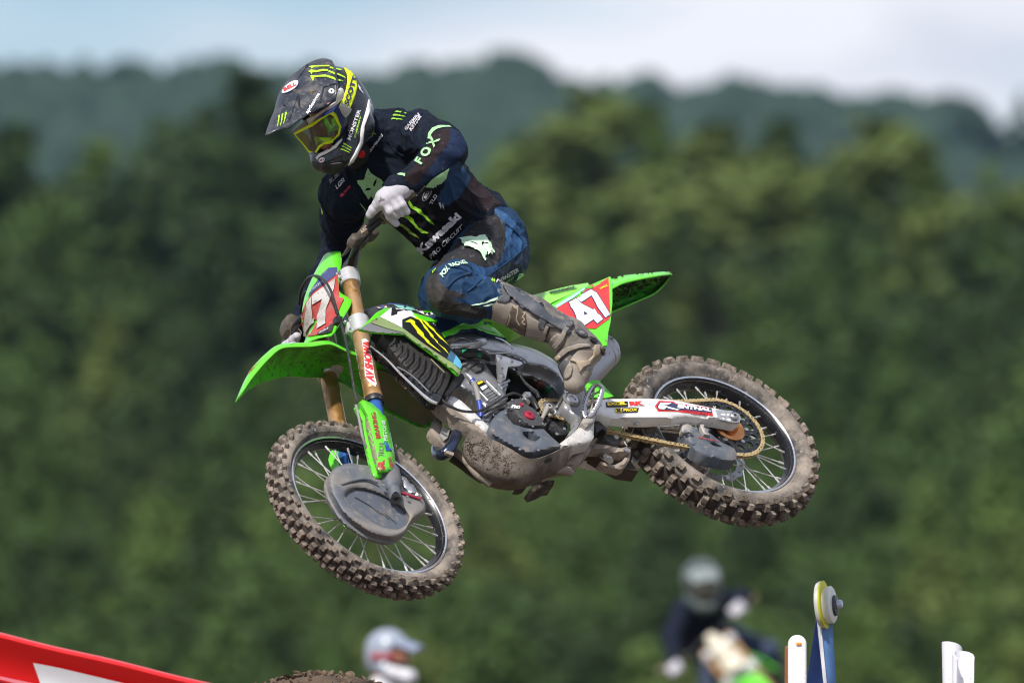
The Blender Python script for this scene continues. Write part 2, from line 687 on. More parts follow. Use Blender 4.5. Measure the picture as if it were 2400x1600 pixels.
def paint(o, fr, poly, m, face=.12):
    """a panel of another cloth: the faces of a garment inside a measured outline take its material"""
    me = o.data
    if m.name not in [x.name for x in me.materials]:
        me.materials.append(m)
    k = [x.name for x in me.materials].index(m.name)
    n = len(me.polygons)
    C = np.zeros(n * 3)
    N = np.zeros(n * 3)
    I = np.zeros(n, np.int32)
    me.polygons.foreach_get('center', C)
    me.polygons.foreach_get('normal', N)
    me.polygons.foreach_get('material_index', I)
    C, N = C.reshape(-1, 3), N.reshape(-1, 3)
    M = np.array(fr.M)
    W = C @ M[:3, :3].T + M[:3, 3] - np.array(CAMP)
    dp = W @ np.array(FWD)
    px = np.c_[1200 + FPX * (W @ np.array(RGT)) / dp, 800 - FPX * (W @ np.array(UPV)) / dp]
    vn = N @ (M[:3, :3].T @ np.array(FWD))
    k_ = inside([p[:2] for p in poly], px) & (vn < -face)
    I[k_] = k
    me.polygons.foreach_set('material_index', I)
    me.update()
_TXT = {}
def text_mesh(s, bold=0.0, shear=0.0, space=1.0):
    key = (s, bold, shear, space)
    if key not in _TXT:
        cu = bpy.data.curves.new('lettering', 'FONT')
        cu.body = s
        cu.offset = bold
        cu.shear = shear
        cu.space_character = space
        cu.resolution_u = 3
        ob = bpy.data.objects.new('lettering', cu)
        COL.objects.link(ob)
        dg = bpy.context.evaluated_depsgraph_get()
        me = ob.evaluated_get(dg).to_mesh()
        P = np.array([v.co[:2] for v in me.vertices])
        me.calc_loop_triangles()
        T = [tuple(t.vertices) for t in me.loop_triangles]
        ob.evaluated_get(dg).to_mesh_clear()
        bpy.data.objects.remove(ob)
        bpy.data.curves.remove(cu)
        lo, hi = P.min(0), P.max(0)
        _TXT[key] = ((P - lo) / (hi - lo), T)
    return _TXT[key]
def text(s, fr, quad, on, m, parent, bold=0.03, shear=0.0, off=0.0012, L=9.0, name='lettering', space=1.0):
    """quad = pixels of bottom left, bottom right, top right, top left of the words"""
    P, T = text_mesh(s, bold, shear, space)
    f = quad_map(quad)
    return lay(name, fr, [f(u, v) for u, v in P], T, on, m, parent, off, L)
def figure(shapes, fr, quad, on, m, parent, off=0.0012, g=8.0, name='emblem', cr=0):
    """closed outlines in a unit square (x right, y up) laid on a surface as one mark"""
    f = quad_map(quad)
    PP, TT = [], []
    for s in shapes:
        D = dens([f(u, v) for u, v in s], g)
        P2, T = tri2d(D, g)
        o = len(PP)
        PP += [tuple(p) for p in P2]
        TT += [tuple(i + o for i in t) for t in T]
    return lay(name, fr, PP, TT, on, m, parent, off, 9.0)
CLAW = [[(.02, .97), (.10, .90), (.16, 1.0), (.24, .93), (.27, .80), (.24, .62), (.27, .50), (.22, .36), (.24, .24), (.17, 0), (.13, .22), (.16, .36), (.12, .50), (.15, .62), (.11, .75), (.12, .84)],
        [(.36, .99), (.46, .90), (.52, 1.0), (.60, .93), (.63, .78), (.60, .60), (.63, .46), (.58, .32), (.60, .2), (.53, -.04), (.49, .18), (.52, .34), (.47, .48), (.50, .62), (.46, .74), (.47, .85)],
        [(.70, .97), (.80, .90), (.86, 1.0), (.95, .93), (.98, .80), (.94, .62), (.98, .48), (.92, .36), (.95, .24), (.88, .02), (.84, .22), (.87, .36), (.82, .50), (.85, .64), (.80, .76), (.81, .86)]]
FOXHEAD = [[(0, .78), (.08, 1.0), (.24, .84), (.43, .80), (.62, .84), (.79, 1.0), (.98, .82), (1.0, .66), (.86, .70), (.70, .64), (.60, .58), (.64, .72), (.50, .70), (.37, .72), (.41, .58), (.30, .64), (.14, .70)],
           [(.02, .64), (.14, .64), (.30, .58), (.41, .52), (.37, .40), (.50, .68), (.63, .40), (.60, .52), (.70, .58), (.86, .64), (.98, .62), (.92, .44), (.86, .50), (.82, .36), (.76, .46), (.70, .32), (.66, .40), (.62, .22), (.56, .08), (.50, 0), (.44, .08), (.38, .22), (.34, .40), (.30, .32), (.24, .46), (.18, .36), (.14, .50), (.08, .44)]]
# ------------------------------------------------------------------ ground, ridge, woods, air
def elev(py):
    return PITCH + (800 - py) / FPX
def top_z(py, d):
    return CAMZ + math.tan(elev(py)) * d
def px_x(px, d):
    return (px - 1200) / FPX * d
def set_kind(o, k, label=None):
    o['kind'] = k
    if label:
        o['label'] = label
    return o
GROUND = mat('track_earth_and_grass', (.12, .085, .055), .95, dscale=.15, col2=(.06, .085, .028), c2=.5, bump=.6, bscale=6, var=.3)
gx = [-1500, -600, -200, -60, -20, 0, 20, 60, 200, 600, 1500]
gy = [-150, 0, 20, 40, 60, 100, 200, 400, 800, 1400, 2200, 3300]
gv = [(x, y, 0) for y in gy for x in gx]
gf = [(j * 11 + i, j * 11 + i + 1, (j + 1) * 11 + i + 1, (j + 1) * 11 + i) for j in range(len(gy) - 1) for i in range(10)]
set_kind(mesh_obj('ground', gv, gf, GROUND, None, 0), 'structure')
RIDGE = [(-1500, 190), (-700, 170), (-200, 160), (0, 158), (100, 163), (270, 145), (400, 168), (560, 165), (700, 172), (870, 186), (1000, 166), (1150, 146), (1220, 140), (1260, 162), (1380, 176), (1480, 196), (1560, 214), (1640, 208), (1780, 196), (1850, 226), (1960, 232), (2110, 232), (2220, 234), (2284, 250), (2300, 322), (2340, 338), (2480, 345), (3000, 360), (3900, 330)]
rx_, ry_ = [p[0] for p in RIDGE], [p[1] for p in RIDGE]
DR = 2000.0
def hill_h(x, y):
    px = 1200 + x / DR * FPX
    crest = top_z(float(np.interp(px, rx_, ry_)), DR) - 7.5
    if y <= DR:
        f = max(0.0, min(1.0, (y - 1150) / (DR - 1150)))
        s = f ** 1.5
    else:
        s = 1 - min(1, (y - DR) / 900) ** 1.5 * .9
    return crest * s + 2.0 * noise.noise(Vector((x * .02, y * .02, 0))) * s - .5 * (1 - s)
hx = np.linspace(-620, 620, 100)
hy = np.r_[np.linspace(1150, 2100, 40), np.linspace(2150, 3000, 10)]
hv = [(x, y, hill_h(x, y)) for y in hy for x in hx]
n_ = len(hx)
hf_ = [(j * n_ + i, j * n_ + i + 1, (j + 1) * n_ + i + 1, (j + 1) * n_ + i) for j in range(len(hy) - 1) for i in range(n_ - 1)]
set_kind(mesh_obj('hill', hv, hf_, mat('hill_grass', (.055, .085, .032), .95, dscale=.03, var=.3), None, 60), 'structure')
# far wood on the ridge: one mass of crowns
FARWOOD = mat('far_foliage', (.014, .036, .020), .9, dscale=.09, var=.5)
rg = random.Random(4)
def blob(c, r, rz, seed, sub=1):
    bm = bmesh.new()
    bmesh.ops.create_icosphere(bm, subdivisions=sub + 1, radius=1)
    o = Vector((seed * 3.1, seed * 1.7, 0))
    v = [Vector(c) + Vector((q.co.x * r, q.co.y * r, q.co.z * rz)) * (1 + .35 * noise.noise(q.co * 1.6 + o)) for q in bm.verts]
    f = [tuple(w.index for w in g.verts) for g in bm.faces]
    bm.free()
    return v, f
_ico = bmesh.new()
bmesh.ops.create_icosphere(_ico, subdivisions=2, radius=1)
ico_v = [v.co.copy() for v in _ico.verts]
ico_f = [tuple(w.index for w in g.verts) for g in _ico.faces]
_ico.free()
fvv, fff = [], []
for k in range(4000):
    x = rg.uniform(-330, 330) if k < 2600 else rg.uniform(330, 612) * rg.choice((-1, 1))
    y = DR - 260 * rg.random() ** 1.3 + 20
    px = 1200 + x / y * FPX
    if 2290 < px < 2375 and y > 1940:
        continue
    r = rg.uniform(3.2, 6.0) * (1 if k < 2600 else 1.5)
    z = hill_h(x, y)
    o = len(fvv)
    off = Vector((k * 3.1, k * 1.7, 0))
    c = Vector((x, y, z + r * .55))
    for q in ico_v:
        fvv.append(c + Vector((q.x * r, q.y * r, q.z * r * 1.2)) * (1 + .4 * noise.noise(q * 1.7 + off)))
    fff += [tuple(i + o for i in g) for g in ico_f]
set_kind(mesh_obj('ridge_wood', fvv, fff, FARWOOD, None, 180), 'stuff', 'dense blue green wood covering the far ridge')
# leafy crowns: clumps of small leaf faces
LEAFM = []
for nm, c, v in (('leaf_mid', (.048, .088, .018), .4), ('leaf_olive', (.086, .120, .026), .4), ('leaf_dark', (.026, .050, .012), .4), ('leaf_fresh', (.080, .132, .027), .4)):
    LEAFM.append(mat(nm, c, .7, dscale=.5, var=v, spec=.25))
BARK = mat('bark', (.06, .045, .033), .9, bump=.6, bscale=12)
def leaf_cloud(rng, H, W, n, shape, leaf=.42, z0=.08):
    """leaf quads gathered in clumps round an uneven crown of height H and half-width W"""
    cl = []
    k = 0
    nc = 64
    for i in range(nc):
        f = z0 + (1 - z0) * (i + rng.random()) / nc
        if shape == 'cone':
            w = W * (1 - f) ** .85 + .12
        elif shape == 'oval':
            w = W * math.sin(math.pi * min(1, .12 + .88 * f)) ** .7 + .1
        else:
            w = W * (1 - f ** 2.4) ** .8 + .1
        a = rng.random() * 6.283
        rr = w * rng.uniform(.45, 1.02)
        cl.append((Vector((rr * math.cos(a), rr * math.sin(a), H * f)), max(.35, min(W * .45, w * .68)) * rng.uniform(.7, 1.25)))
    v, f = [], []
    for i in range(n):
        c, r = cl[rng.randrange(nc)]
        d = Vector((rng.gauss(0, 1), rng.gauss(0, 1), rng.gauss(0, .75)))
        d.normalize()
        p = c + d * r * rng.uniform(.55, 1.0)
        nn = (d + Vector((rng.gauss(0, .6), rng.gauss(0, .6), rng.gauss(.3, .6)))).normalized()
        u = nn.cross(Vector((rng.gauss(0, 1), rng.gauss(0, 1), rng.gauss(0, 1)))).normalized()
        w = nn.cross(u)
        s = leaf * rng.uniform(.6, 1.3)
        o = len(v)
        v += [p - u * s * .5, p - w * s * .3, p + u * s * .5, p + w * s * .3]
        f.append((o, o + 1, o + 2, o + 3))
    return v, f
def flat_mesh(name, v, f, m):
    me = bpy.data.meshes.new(name)
    me.from_pydata([tuple(q) for q in v], [], f)
    me.materials.append(m)
    return me
CROWNS = []
for i, (shape, mi) in enumerate((('cone', 0), ('oval', 1), ('round', 2), ('cone', 3), ('oval', 2), ('cone', 2), ('oval', 0), ('cone', 1))):
    rng = random.Random(20 + i)
    v, f = leaf_cloud(rng, 1.0 * 20, 3.4 if shape == 'cone' else 4.0, 5600, shape, .66)
    CROWNS.append(flat_mesh('crown', v, f, LEAFM[mi]))
tv, tf = tube_data([(0, 0, -.3), (.1, 0, 3), (-.1, .1, 9), (.05, 0, 16), (0, 0, 18.5)], [.34, .28, .2, .09, .03], 8)
lim = [(tv, tf)]
for k in range(14):
    a = k * 2.4
    z = 3 + k * .95
    L_ = 2.6 * (1 - k / 18)
    lim.append(tube_data([(0, 0, z), (L_ * .5 * math.cos(a), L_ * .5 * math.sin(a), z + .5), (L_ * math.cos(a), L_ * math.sin(a), z + .8)], [.09, .06, .02], 5))
TRUNK = bpy.data.meshes.new('trunk')
v, f = merge(*lim)
TRUNK.from_pydata([tuple(q) for q in v], [], f)
TRUNK.materials.append(BARK)
def tree(px, py, d, variant, label, wide=1.0, rot=0.0, name='tree', group=None):
    H = top_z(py, d)
    z0 = 0.0
    if d > 1000:
        z0 = hill_h(px_x(px, d), d) - .3
    s = (H - z0) / 20.0
    root = empty(name, None, None, (px_x(px, d), d, z0))
    root.rotation_euler = (0, 0, rot)
    root.scale = (s * wide, s * wide, s)
    tag(root, label, 'tree', group)
    link('trunk', TRUNK, None, root)
    link('crown', CROWNS[variant % len(CROWNS)], None, root)
    return root
G = 'trees standing behind the track'
TREES = [
    (587, 168, 470, 5, 'tall dark tree reaching above the ridge, left of the helmet', 1.25),
    (40, 300, 430, 2, 'dark green tree at the far left edge of the picture', 1.2),
    (215, 352, 450, 3, 'light green tree between the left edge and the tall dark tree', 1.1),
    (380, 300, 520, 0, 'green tree just left of the tall dark tree by the helmet', 1.0),
    (470, 262, 500, 4, 'rounded tree touching the left side of the tall dark tree', .9),
    (720, 330, 500, 6, 'green tree seen below the visor of the helmet', 1.0),
    (830, 390, 520, 5, 'dark tree hidden behind the rider in the air', 1.0),
    (1010, 300, 540, 0, 'tree hidden behind the left shoulder of the flying rider', .9),
    (1225, 345, 500, 6, 'green tree just right of the bent elbow', 1.0),
    (1389, 232, 500, 1, 'tall olive tree right of the rider, second peak from the elbow', 1.15),
    (1526, 258, 520, 3, 'olive tree peak above the rear fender', .95),
    (1685, 312, 480, 1, 'broad olive tree right of the rear fender peak', 1.2),
    (1827, 286, 500, 5, 'dark tree with a pointed top right of centre', 1.1),
    (1945, 450, 430, 2, 'dark low tree between two pointed olive trees on the right', 1.1),
    (2062, 296, 480, 1, 'pointed olive tree below the right end of the ridge', 1.15),
    (2165, 340, 500, 3, 'olive tree beside the right end of the hill', 1.0),
    (2300, 520, 430, 4, 'dark tree low at the right edge', 1.1),
    (2385, 455, 450, 1, 'olive tree cut by the right edge of the picture', 1.0),
]
for i, (px, py, d, va, lb_, wd) in enumerate(TREES):
    tree(px, py, d, va, lb_, wd * 1.3, i * 1.3, group=G)
for i, (px, py, va, wd, lb_) in enumerate(((1785, 182, 2, 1.5, 'round tree standing tallest on the right slope of the ridge'), (1985, 228, 4, 1.2, 'small tree on the ridge right of the tallest ridge tree'), (2110, 224, 2, 1.9, 'wide rounded tree on the ridge near its right end'), (2222, 214, 5, 1.6, 'dark tree at the last step of the ridge before the gap'), (2262, 236, 2, 1.3, 'dark tree right at the bright gap in the ridge'), (2396, 214, 5, 1.4, 'dark ridge tree cut by the right edge, right of the bright gap'), (1222, 138, 2, 2.0, 'rounded tree at the highest point of the ridge behind the rider'), (275, 142, 4, 2.2, 'rounded tree on the ridge top at the left'))):
    tree(px, py, DR - 8, va, lb_, wd, i * 2.1, name='ridge_tree', group='trees on the far ridge')
# the wood below and between: one mass of leaves
rng = random.Random(77)
lv = {0: [[], []], 1: [[], []], 2: [[], []], 3: [[], []]}
def add_mass(px, py, d, W, n, shape, mi, leaf):
    H = top_z(py, d)
    v, f = leaf_cloud(rng, H, W, n, shape, leaf, .0)
    V_, F_ = lv[mi]
    o = len(V_)
    c = Vector((px_x(px, d), d, 0))
    V_ += [c + q for q in v]
    F_ += [tuple(i + o for i in g) for g in f]
for (d, ya, yb, sp, W, n) in ((565, 330, 430, 150, 4.4, 1600), (410, 430, 690, 180, 3.6, 1900), (375, 600, 920, 180, 3.2, 1900), (345, 820, 1140, 175, 2.8, 1800), (318, 1040, 1330, 165, 2.4, 1600), (290, 1240, 1440, 150, 1.9, 1300), (265, 1420, 1520, 120, 1.3, 900)):
    x = -420 + rng.uniform(-60, 0)
    while x < 2850:
        add_mass(x, rng.uniform(ya, yb), d + rng.uniform(-9, 9), W * rng.uniform(.85, 1.25), n, rng.choice(['cone', 'cone', 'oval', 'cone']), rng.choice([0, 0, 1, 2, 2, 3, 0]), .0011 * d)
        x += sp * rng.uniform(.8, 1.25)
    for x0, x1 in ((-4300, -440), (2870, 6700)):
        x = x0
        while x < x1:
            add_mass(x, rng.uniform(ya, yb), d + rng.uniform(-9, 9), W * rng.uniform(.95, 1.35), int(n * .32), rng.choice(['cone', 'cone', 'oval']), rng.choice([0, 0, 1, 2, 2, 3]), .0019 * d)
            x += sp * rng.uniform(.95, 1.4)
MV, MF, FM = [], [], []
for k in range(4):
    o = len(MV)
    MV += lv[k][0]
    MF += [tuple(i + o for i in g) for g in lv[k][1]]
    FM += [k] * len(lv[k][1])
me = bpy.data.meshes.new('woodland')
me.from_pydata([tuple(q) for q in MV], [], MF)
for m in LEAFM:
    me.materials.append(m)
me.polygons.foreach_set('material_index', FM)
set_kind(link('woodland', me, None, None), 'stuff', 'blurred green woodland filling the background below the tree tops')
# ------------------------------------------------------------------ jump crest with loose dirt
EARTH = mat('loose_earth', (.085, .056, .037), .95, bump=.9, bscale=40, var=.4, dscale=9)
def mound(name, px, py, d, k, rad, label=None, clods=0, seed=1):
    cx, zt = px_x(px, d), top_z(py, d)
    rng = random.Random(seed)
    N, A = 40, 64
    v, f = [(cx, d, zt)], []
    for i in range(1, N + 1):
        r = rad * (i / N) ** 1.6
        for j in range(A):
            a = 2 * math.pi * j / A
            z = zt - k * r * r / (1 + r * k * 1.1)
            p = Vector((cx + r * math.cos(a), d + r * math.sin(a), 0))
            z += .018 * noise.noise(p * 9) + .03 * noise.noise(p * 3.1) * min(1, r * 3)
            v.append((p.x, p.y, max(z, -.05)))
    for j in range(A):
        f.append((0, 1 + j, 1 + (j + 1) % A))
    for i in range(N - 1):
        for j in range(A):
            f.append((1 + i * A + j, 1 + (i + 1) * A + j, 1 + (i + 1) * A + (j + 1) % A, 1 + i * A + (j + 1) % A))
    o = set_kind(mesh_obj(name, v, f, EARTH, None, 60), 'structure')
    cs = []
    for q in range(clods):
        r = rad * .16 * rng.random() ** .6
        a = rng.random() * 6.283
        p = Vector((cx + r * math.cos(a), d + r * math.sin(a), zt - k * r * r / (1 + r * k * 1.1) + .004))
        s = rng.uniform(.008, .03) * (1.2 if rng.random() < .12 else .8)
        cs.append(rbox_data(p, (Vector((rng.gauss(0, 1), rng.gauss(0, 1), rng.gauss(0, 1))), Vector((rng.gauss(0, 1), 1, rng.gauss(0, 1))), Vector((1, rng.gauss(0, 1), rng.gauss(0, 1)))), (s, s * .8, s * .7), .28, 1))
    if cs:
        c = mesh_obj('clods', *merge(*cs), mat('dry_clod', (.13, .088, .060), .95, bump=.7, bscale=80, var=.35, dscale=30), o, 40)
        c['kind'] = 'stuff'
    return o
mound('dirt_mound', 752, 1579, 36.6, 1.15, 3.4, clods=900)
# ------------------------------------------------------------------ trackside things
def quadstrip_block(name, pts, d, thick, m, label, cat):
    pass
REDF = mat('red_vinyl', (.62, .004, .006), .42, bump=.05, coat=.15)
d = 34.0
e0, e1 = cam_pt(-420, 1385, d), cam_pt(700, 1652, d)
ln = (e1 - e0)
ax = ln.normalized()
yv = Vector((0, 1, 0))
up = Vector((0, 0, 1))
prof = [(-.10, -.16), (-.105, -.11), (-.115, -.08), (-.13, -.05), (-.15, -.022), (-.158, -.008), (-.150, 0), (-.10, .004), (.10, .004), (.15, 0), (.16, -.02)]
rows = []
for i in range(25):
    f = i / 24
    c = e0.lerp(e1, f)
    row = [Vector((c.x, c.y - .10, -.02))] + [Vector((c.x, c.y + p[0], c.z + p[1] + .0015 * math.sin(f * 23))) for p in prof] + [Vector((c.x, c.y + .16, -.02))]
    rows.append(row)
n_ = len(rows[0])
bv = [p for r in rows for p in r]
bf = [(i * n_ + k, i * n_ + k + 1, (i + 1) * n_ + k + 1, (i + 1) * n_ + k) for i in range(24) for k in range(n_ - 1)] + [tuple(range(n_)), tuple(24 * n_ + k for k in range(n_ - 1, -1, -1))]
ban = mesh_obj('padded_barrier', bv, bf, REDF, None, 50)
tag(ban, 'bright red padded track barrier with white print in the bottom left corner', 'barrier')
WORLD = Frame(Vector((0, 0, 0)), Vector((1, 0, 0)), Vector((0, 1, 0)), Vector((0, 0, 1)))
lay_poly('white_print', WORLD, [(78, 1550), (140, 1562), (300, 1600), (420, 1630), (420, 1700), (130, 1700)], [ban], mat('vinyl_white', (.75, .76, .80), .45), ban, .004, g=20, L=40)
lay_poly('pink_print', WORLD, [(-60, 1575), (0, 1583), (70, 1598), (130, 1612), (130, 1620), (60, 1606), (0, 1590), (-60, 1582)], [ban], mat('vinyl_pink', (.72, .20, .25), .45), ban, .004, g=14, L=40)
# white marker stake with orange patch
def stake(name, px0, px1, pyt, d, label, m, cat='post', depth=.03):
    c0 = cam_pt((px0 + px1) / 2, pyt, d)
    w = (px1 - px0) / FPX * d
    pts = [(-w / 2, -c0.z - .05)] + [(-w / 2 * math.cos(math.pi * i / 14), -w / 2 + w / 2 * math.sin(math.pi * i / 14)) for i in range(15)] + [(w / 2, -c0.z - .05)]
    n = len(pts)
    v = []
    for yy in (-depth / 2, depth / 2):
        v += [(p[0], yy, p[1] + c0.z) for p in pts]
    f = [tuple(range(n)), tuple(range(2 * n - 1, n - 1, -1))] + [(i, (i + 1) % n, n + (i + 1) % n, n + i) for i in range(n)]
    o = mesh_obj(name, v, f, m, None, 40)
    o.location = (c0.x, c0.y, 0)
    bvm = o.modifiers.new('b', 'BEVEL')
    bvm.width = .006
    bvm.segments = 2
    bvm.limit_method = 'ANGLE'
    return tag(o, label, cat)
PVC = mat('white_pvc', (.78, .78, .82), .4, dirt=.06, dscale=20)
so = stake('marker_post', 1847, 1890, 1487, 35.0, 'flat white marker post with a rounded top and a small orange patch', PVC)
pt = cam_pt(1872, 1507.5, 35.0)
rbox('orange_patch', Vector((pt.x - so.location.x, -.017, pt.z)), AXB, (.016, .006, .008), mat('orange_patch', (.85, .30, .01), .5), so, .2)
rp_ = stake('wooden_stake', 1839, 1852, 1512, 35.3, 'thin brown stake just behind the white rounded marker post', mat('brown_stake', (.22, .085, .03), .8), 'stake', .012)
# blue folding barrier end with a round white and yellow cap
d = 37.0
af = empty('barrier_stand', None, None, (px_x(1925, d), d, 0))
tag(af, 'blue folded barrier stand with a white and yellow round cap on top', 'barrier stand')
AFF = Frame(Vector((px_x(1925, d), d, 0)), Vector((1, 0, 0)), Vector((0, 1, 0)), Vector((0, 0, 1)))
def afp(name, pts, m, y, thick=.02, **k):
    v, f = panel_data(AFF, [(p[0], p[1]) for p in pts], y=y, thick=thick, g=30, dvec=(0, 1, 0), **k)
    return mesh_obj(name, v, f, m, af, 40)
BL1 = mat('dark_blue_vinyl', (.012, .045, .19), .45)
BL2 = mat('light_blue_vinyl', (.10, .22, .48), .4)
afp('left_panel', [(1914, 1440), (1924, 1425), (1930, 1600), (1932, 3000), (1700, 3000), (1890, 1600)], BL1, .0)
afp('right_panel', [(1922, 1430), (1950, 1440), (1960, 1600), (2100, 3000), (1932, 3000), (1934, 1600)], BL2, -.04)
afp('edge_strip', [(1913, 1438), (1921, 1430), (1938, 1600), (1946, 1700), (1936, 1700), (1930, 1600)], PVC, -.05, .015)
cc = AFF.at(1930, 1412, -.03)
DX = Vector((1, -.35, .12)).normalized()
def oval(name, c, prof_, m, seg=36):
    v, f = lathe_data(prof_, (0, 0, 0), DX, seg)
    v = [Vector((q.x, q.y, q.z * 1.32)) + c for q in v]
    return mesh_obj(name, v, f, m, af, 35)
oval('cap_ring', AFF.at(1926, 1416, -.05), [(0, -.011), (.055, -.009), (.058, 0), (.055, .009), (0, .011)], mat('cap_grey_white', (.62, .63, .58), .5))
oval('cap_band', AFF.at(1932, 1416, -.055), [(0, -.004), (.0585, -.004), (.0595, .003), (0, .004)], mat('cap_yellow', (.62, .62, .03), .5))
oval('cap_disc', AFF.at(1944, 1417, -.06), [(0, -.016), (.042, -.016), (.046, -.008), (.046, .010), (.041, .015), (0, .017)], mat('cap_white', (.74, .75, .70), .45))
oval('cap_core', AFF.at(1958, 1418, -.065), [(0, -.01), (.027, -.01), (.025, .005), (.010, .008), (0, .010)], mat('cap_core_grey', (.05, .055, .06), .4))
oval('cap_nut', AFF.at(1966, 1415, -.07), [(0, .012), (.008, .012), (.011, .006), (.011, -.01), (0, -.01)], mat('cap_nut', (.5, .54, .66), .4, metal=.3))
# split white pipes at the right
def split_pipe(px0, px1, pyt, d, a0, label, lean):
    r = (px1 - px0) / 2 / FPX * d
    c = cam_pt((px0 + px1) / 2, pyt, d)
    v, f = [], []
    NS, NZ = 18, 14
    for lay_ in (0, 1):
        rr = r - lay_ * .006
        for i in range(NZ + 1):
            for k in range(NS + 1):
                a = a0 + math.pi * 1.35 * k / NS
                # rounded top: the wall is lower at the cut edges
                e = abs(k / NS - .5) * 2
                zt = c.z - r * .75 * e ** 2.2
                z = -.05 + (zt + .05) * i / NZ
                v.append((c.x + rr * math.cos(a) + lean * (z - c.z), c.y + rr * math.sin(a), z))
    S_ = (NZ + 1) * (NS + 1)
    for lay_ in (0, 1):
        for i in range(NZ):
            for k in range(NS):
                q = (i * (NS + 1) + k, i * (NS + 1) + k + 1, (i + 1) * (NS + 1) + k + 1, (i + 1) * (NS + 1) + k)
                f.append(tuple(x + lay_ * S_ for x in (q if lay_ == 0 else q[::-1])))
    for i in range(NZ):
        for k in (0, NS):
            a_, b_ = i * (NS + 1) + k, (i + 1) * (NS + 1) + k
            f.append((a_, b_, b_ + S_, a_ + S_))
    for k in range(NS):
        a_, b_ = NZ * (NS + 1) + k, NZ * (NS + 1) + k + 1
        f.append((a_, b_, b_ + S_, a_ + S_))
    o = mesh_obj('split_pipe_post', v, f, PVC, None, 40)
    return tag(o, label, 'post', 'split white pipe posts at the right')
split_pipe(2207, 2255, 1502, 35.4, math.radians(110), 'white half pipe post, the left and taller of the pair', -.02)
split_pipe(2232, 2284, 1524, 34.8, math.radians(-10), 'white half pipe post open towards the front, the right of the pair', .02)
# ------------------------------------------------------------------ air
hz = rbox_data((0, 1575, 62), AXB, (3040, 3490, 126.5), 0)
hazeo = mesh_obj('haze', hz[0], hz[1], None, None, 0)
hm = bpy.data.materials.new('haze_air')
hm.use_nodes = True
hn = hm.node_tree
hn.nodes.clear()
ho = hn.nodes.new('ShaderNodeOutputMaterial')
hvv = hn.nodes.new('ShaderNodeVolumePrincipled')
hvv.inputs['Color'].default_value = (.42, .68, 1.0, 1)
hvv.inputs['Density'].default_value = 0.000042
hvv.inputs['Anisotropy'].default_value = 0.1
hn.links.new(hvv.outputs['Volume'], ho.inputs['Volume'])
hazeo.data.materials.append(hm)
set_kind(hazeo, 'stuff', 'pale blue summer haze over the valley')
# ------------------------------------------------------------------ materials of the motorcycle
GREEN = mat('green_plastic', (0.12, 0.66, 0.022), 0.28, dirt=0.20, dscale=9, coat=0.25)
GREENIN = mat('green_plastic_underside', (0.075, 0.54, 0.014), 0.4, dirt=0.54, dcol=DARKMUD, dscale=9)
GREENLITE = mat('lime_seat_plastic', (0.25, 0.66, 0.06), 0.4, dirt=0.15, dscale=12)
BLACK = mat('black_plastic', (0.012, 0.012, 0.013), 0.42, dirt=0.3, dcol=(0.09, 0.075, 0.06), dscale=14)
BLACKHOLE = mat('gap_shade_black', (0.006, 0.006, 0.007), 0.7)  # black stands in for the shade inside gaps, slots and holes
GLOSSBLK = mat('gloss_black', (0.012, 0.013, 0.015), 0.16, dirt=0.25, dcol=(0.10, 0.085, 0.07), coat=0.5)
NAVY = mat('navy_print', (0.012, 0.03, 0.075), 0.35, dirt=0.12)
INK = mat('ink_black', (0.010, 0.011, 0.013), 0.4)
WHITE = mat('white_print', (0.78, 0.78, 0.80), 0.4, dirt=0.1)
WHITED = mat('white_print_muddy', (0.46, 0.44, 0.42), 0.55, dirt=0.54, dcol=(0.24, 0.19, 0.15), dscale=12)
RED = mat('red_print', (0.72, 0.035, 0.035), 0.4, dirt=0.12)
REDD = mat('red_print_muddy', (0.40, 0.038, 0.034), 0.5, dirt=0.46, dcol=(.24, .14, .11), dscale=10)
YELLOW = mat('yellow_print', (0.85, 0.62, 0.02), 0.45)
CLAWM = mat('acid_green_print', (0.42, 0.80, 0.015), 0.45, dirt=0.1)
CLAWY = mat('acid_yellow_print', (0.75, 0.82, 0.012), 0.45, dirt=0.1)
CYAN = mat('light_blue_print', (0.12, 0.42, 0.62), 0.4)
BLUEP = mat('royal_blue_print', (0.02, 0.08, 0.40), 0.4)
TEAL = mat('mint_print', (0.22, 0.58, 0.48), 0.4)
ALU = mat('cast_aluminium', (0.52, 0.53, 0.55), 0.34, metal=0.8, dirt=0.12, dcol=(0.30, 0.27, 0.24), dscale=9, bump=0.08, var=.12)
ALUB = mat('brushed_aluminium', (0.62, 0.63, 0.65), 0.28, metal=0.85, dirt=0.06, dcol=(0.3, 0.27, 0.24))
ALUM = mat('muddy_aluminium', (0.40, 0.38, 0.36), 0.5, metal=0.3, dirt=0.62, dcol=(0.27, 0.225, 0.185), dscale=9, bump=0.3)
WHITEM = mat('white_swingarm_metal', (0.74, 0.73, 0.72), 0.42, metal=0.15, dirt=0.36, dcol=(0.42, 0.36, 0.30), dscale=8)
STEEL = mat('steel', (0.5, 0.5, 0.52), 0.3, metal=0.9, dirt=0.2)
SPOKE = mat('spoke_steel', (0.72, 0.71, 0.68), 0.35, metal=0.7, dirt=0.2, dcol=(0.35, 0.29, 0.23))
GOLD = mat('gold_fork_coat', (0.46, 0.25, 0.085), 0.32, metal=0.7, dirt=0.56, dcol=(0.235, 0.180, 0.135), dscale=8)
COPPER = mat('copper_hub', (0.62, 0.27, 0.10), 0.28, metal=0.85, dirt=0.2)
CHAINM = mat('gold_chain', (0.60, 0.46, 0.24), 0.38, metal=0.5, dirt=0.25, dcol=(0.3, 0.23, 0.15))
MUDDY = mat('caked_mud', (0.115, 0.085, 0.062), 0.92, bump=0.9, bscale=70, var=0.45, dscale=16, dirt=0.3, dcol=DARKMUD)
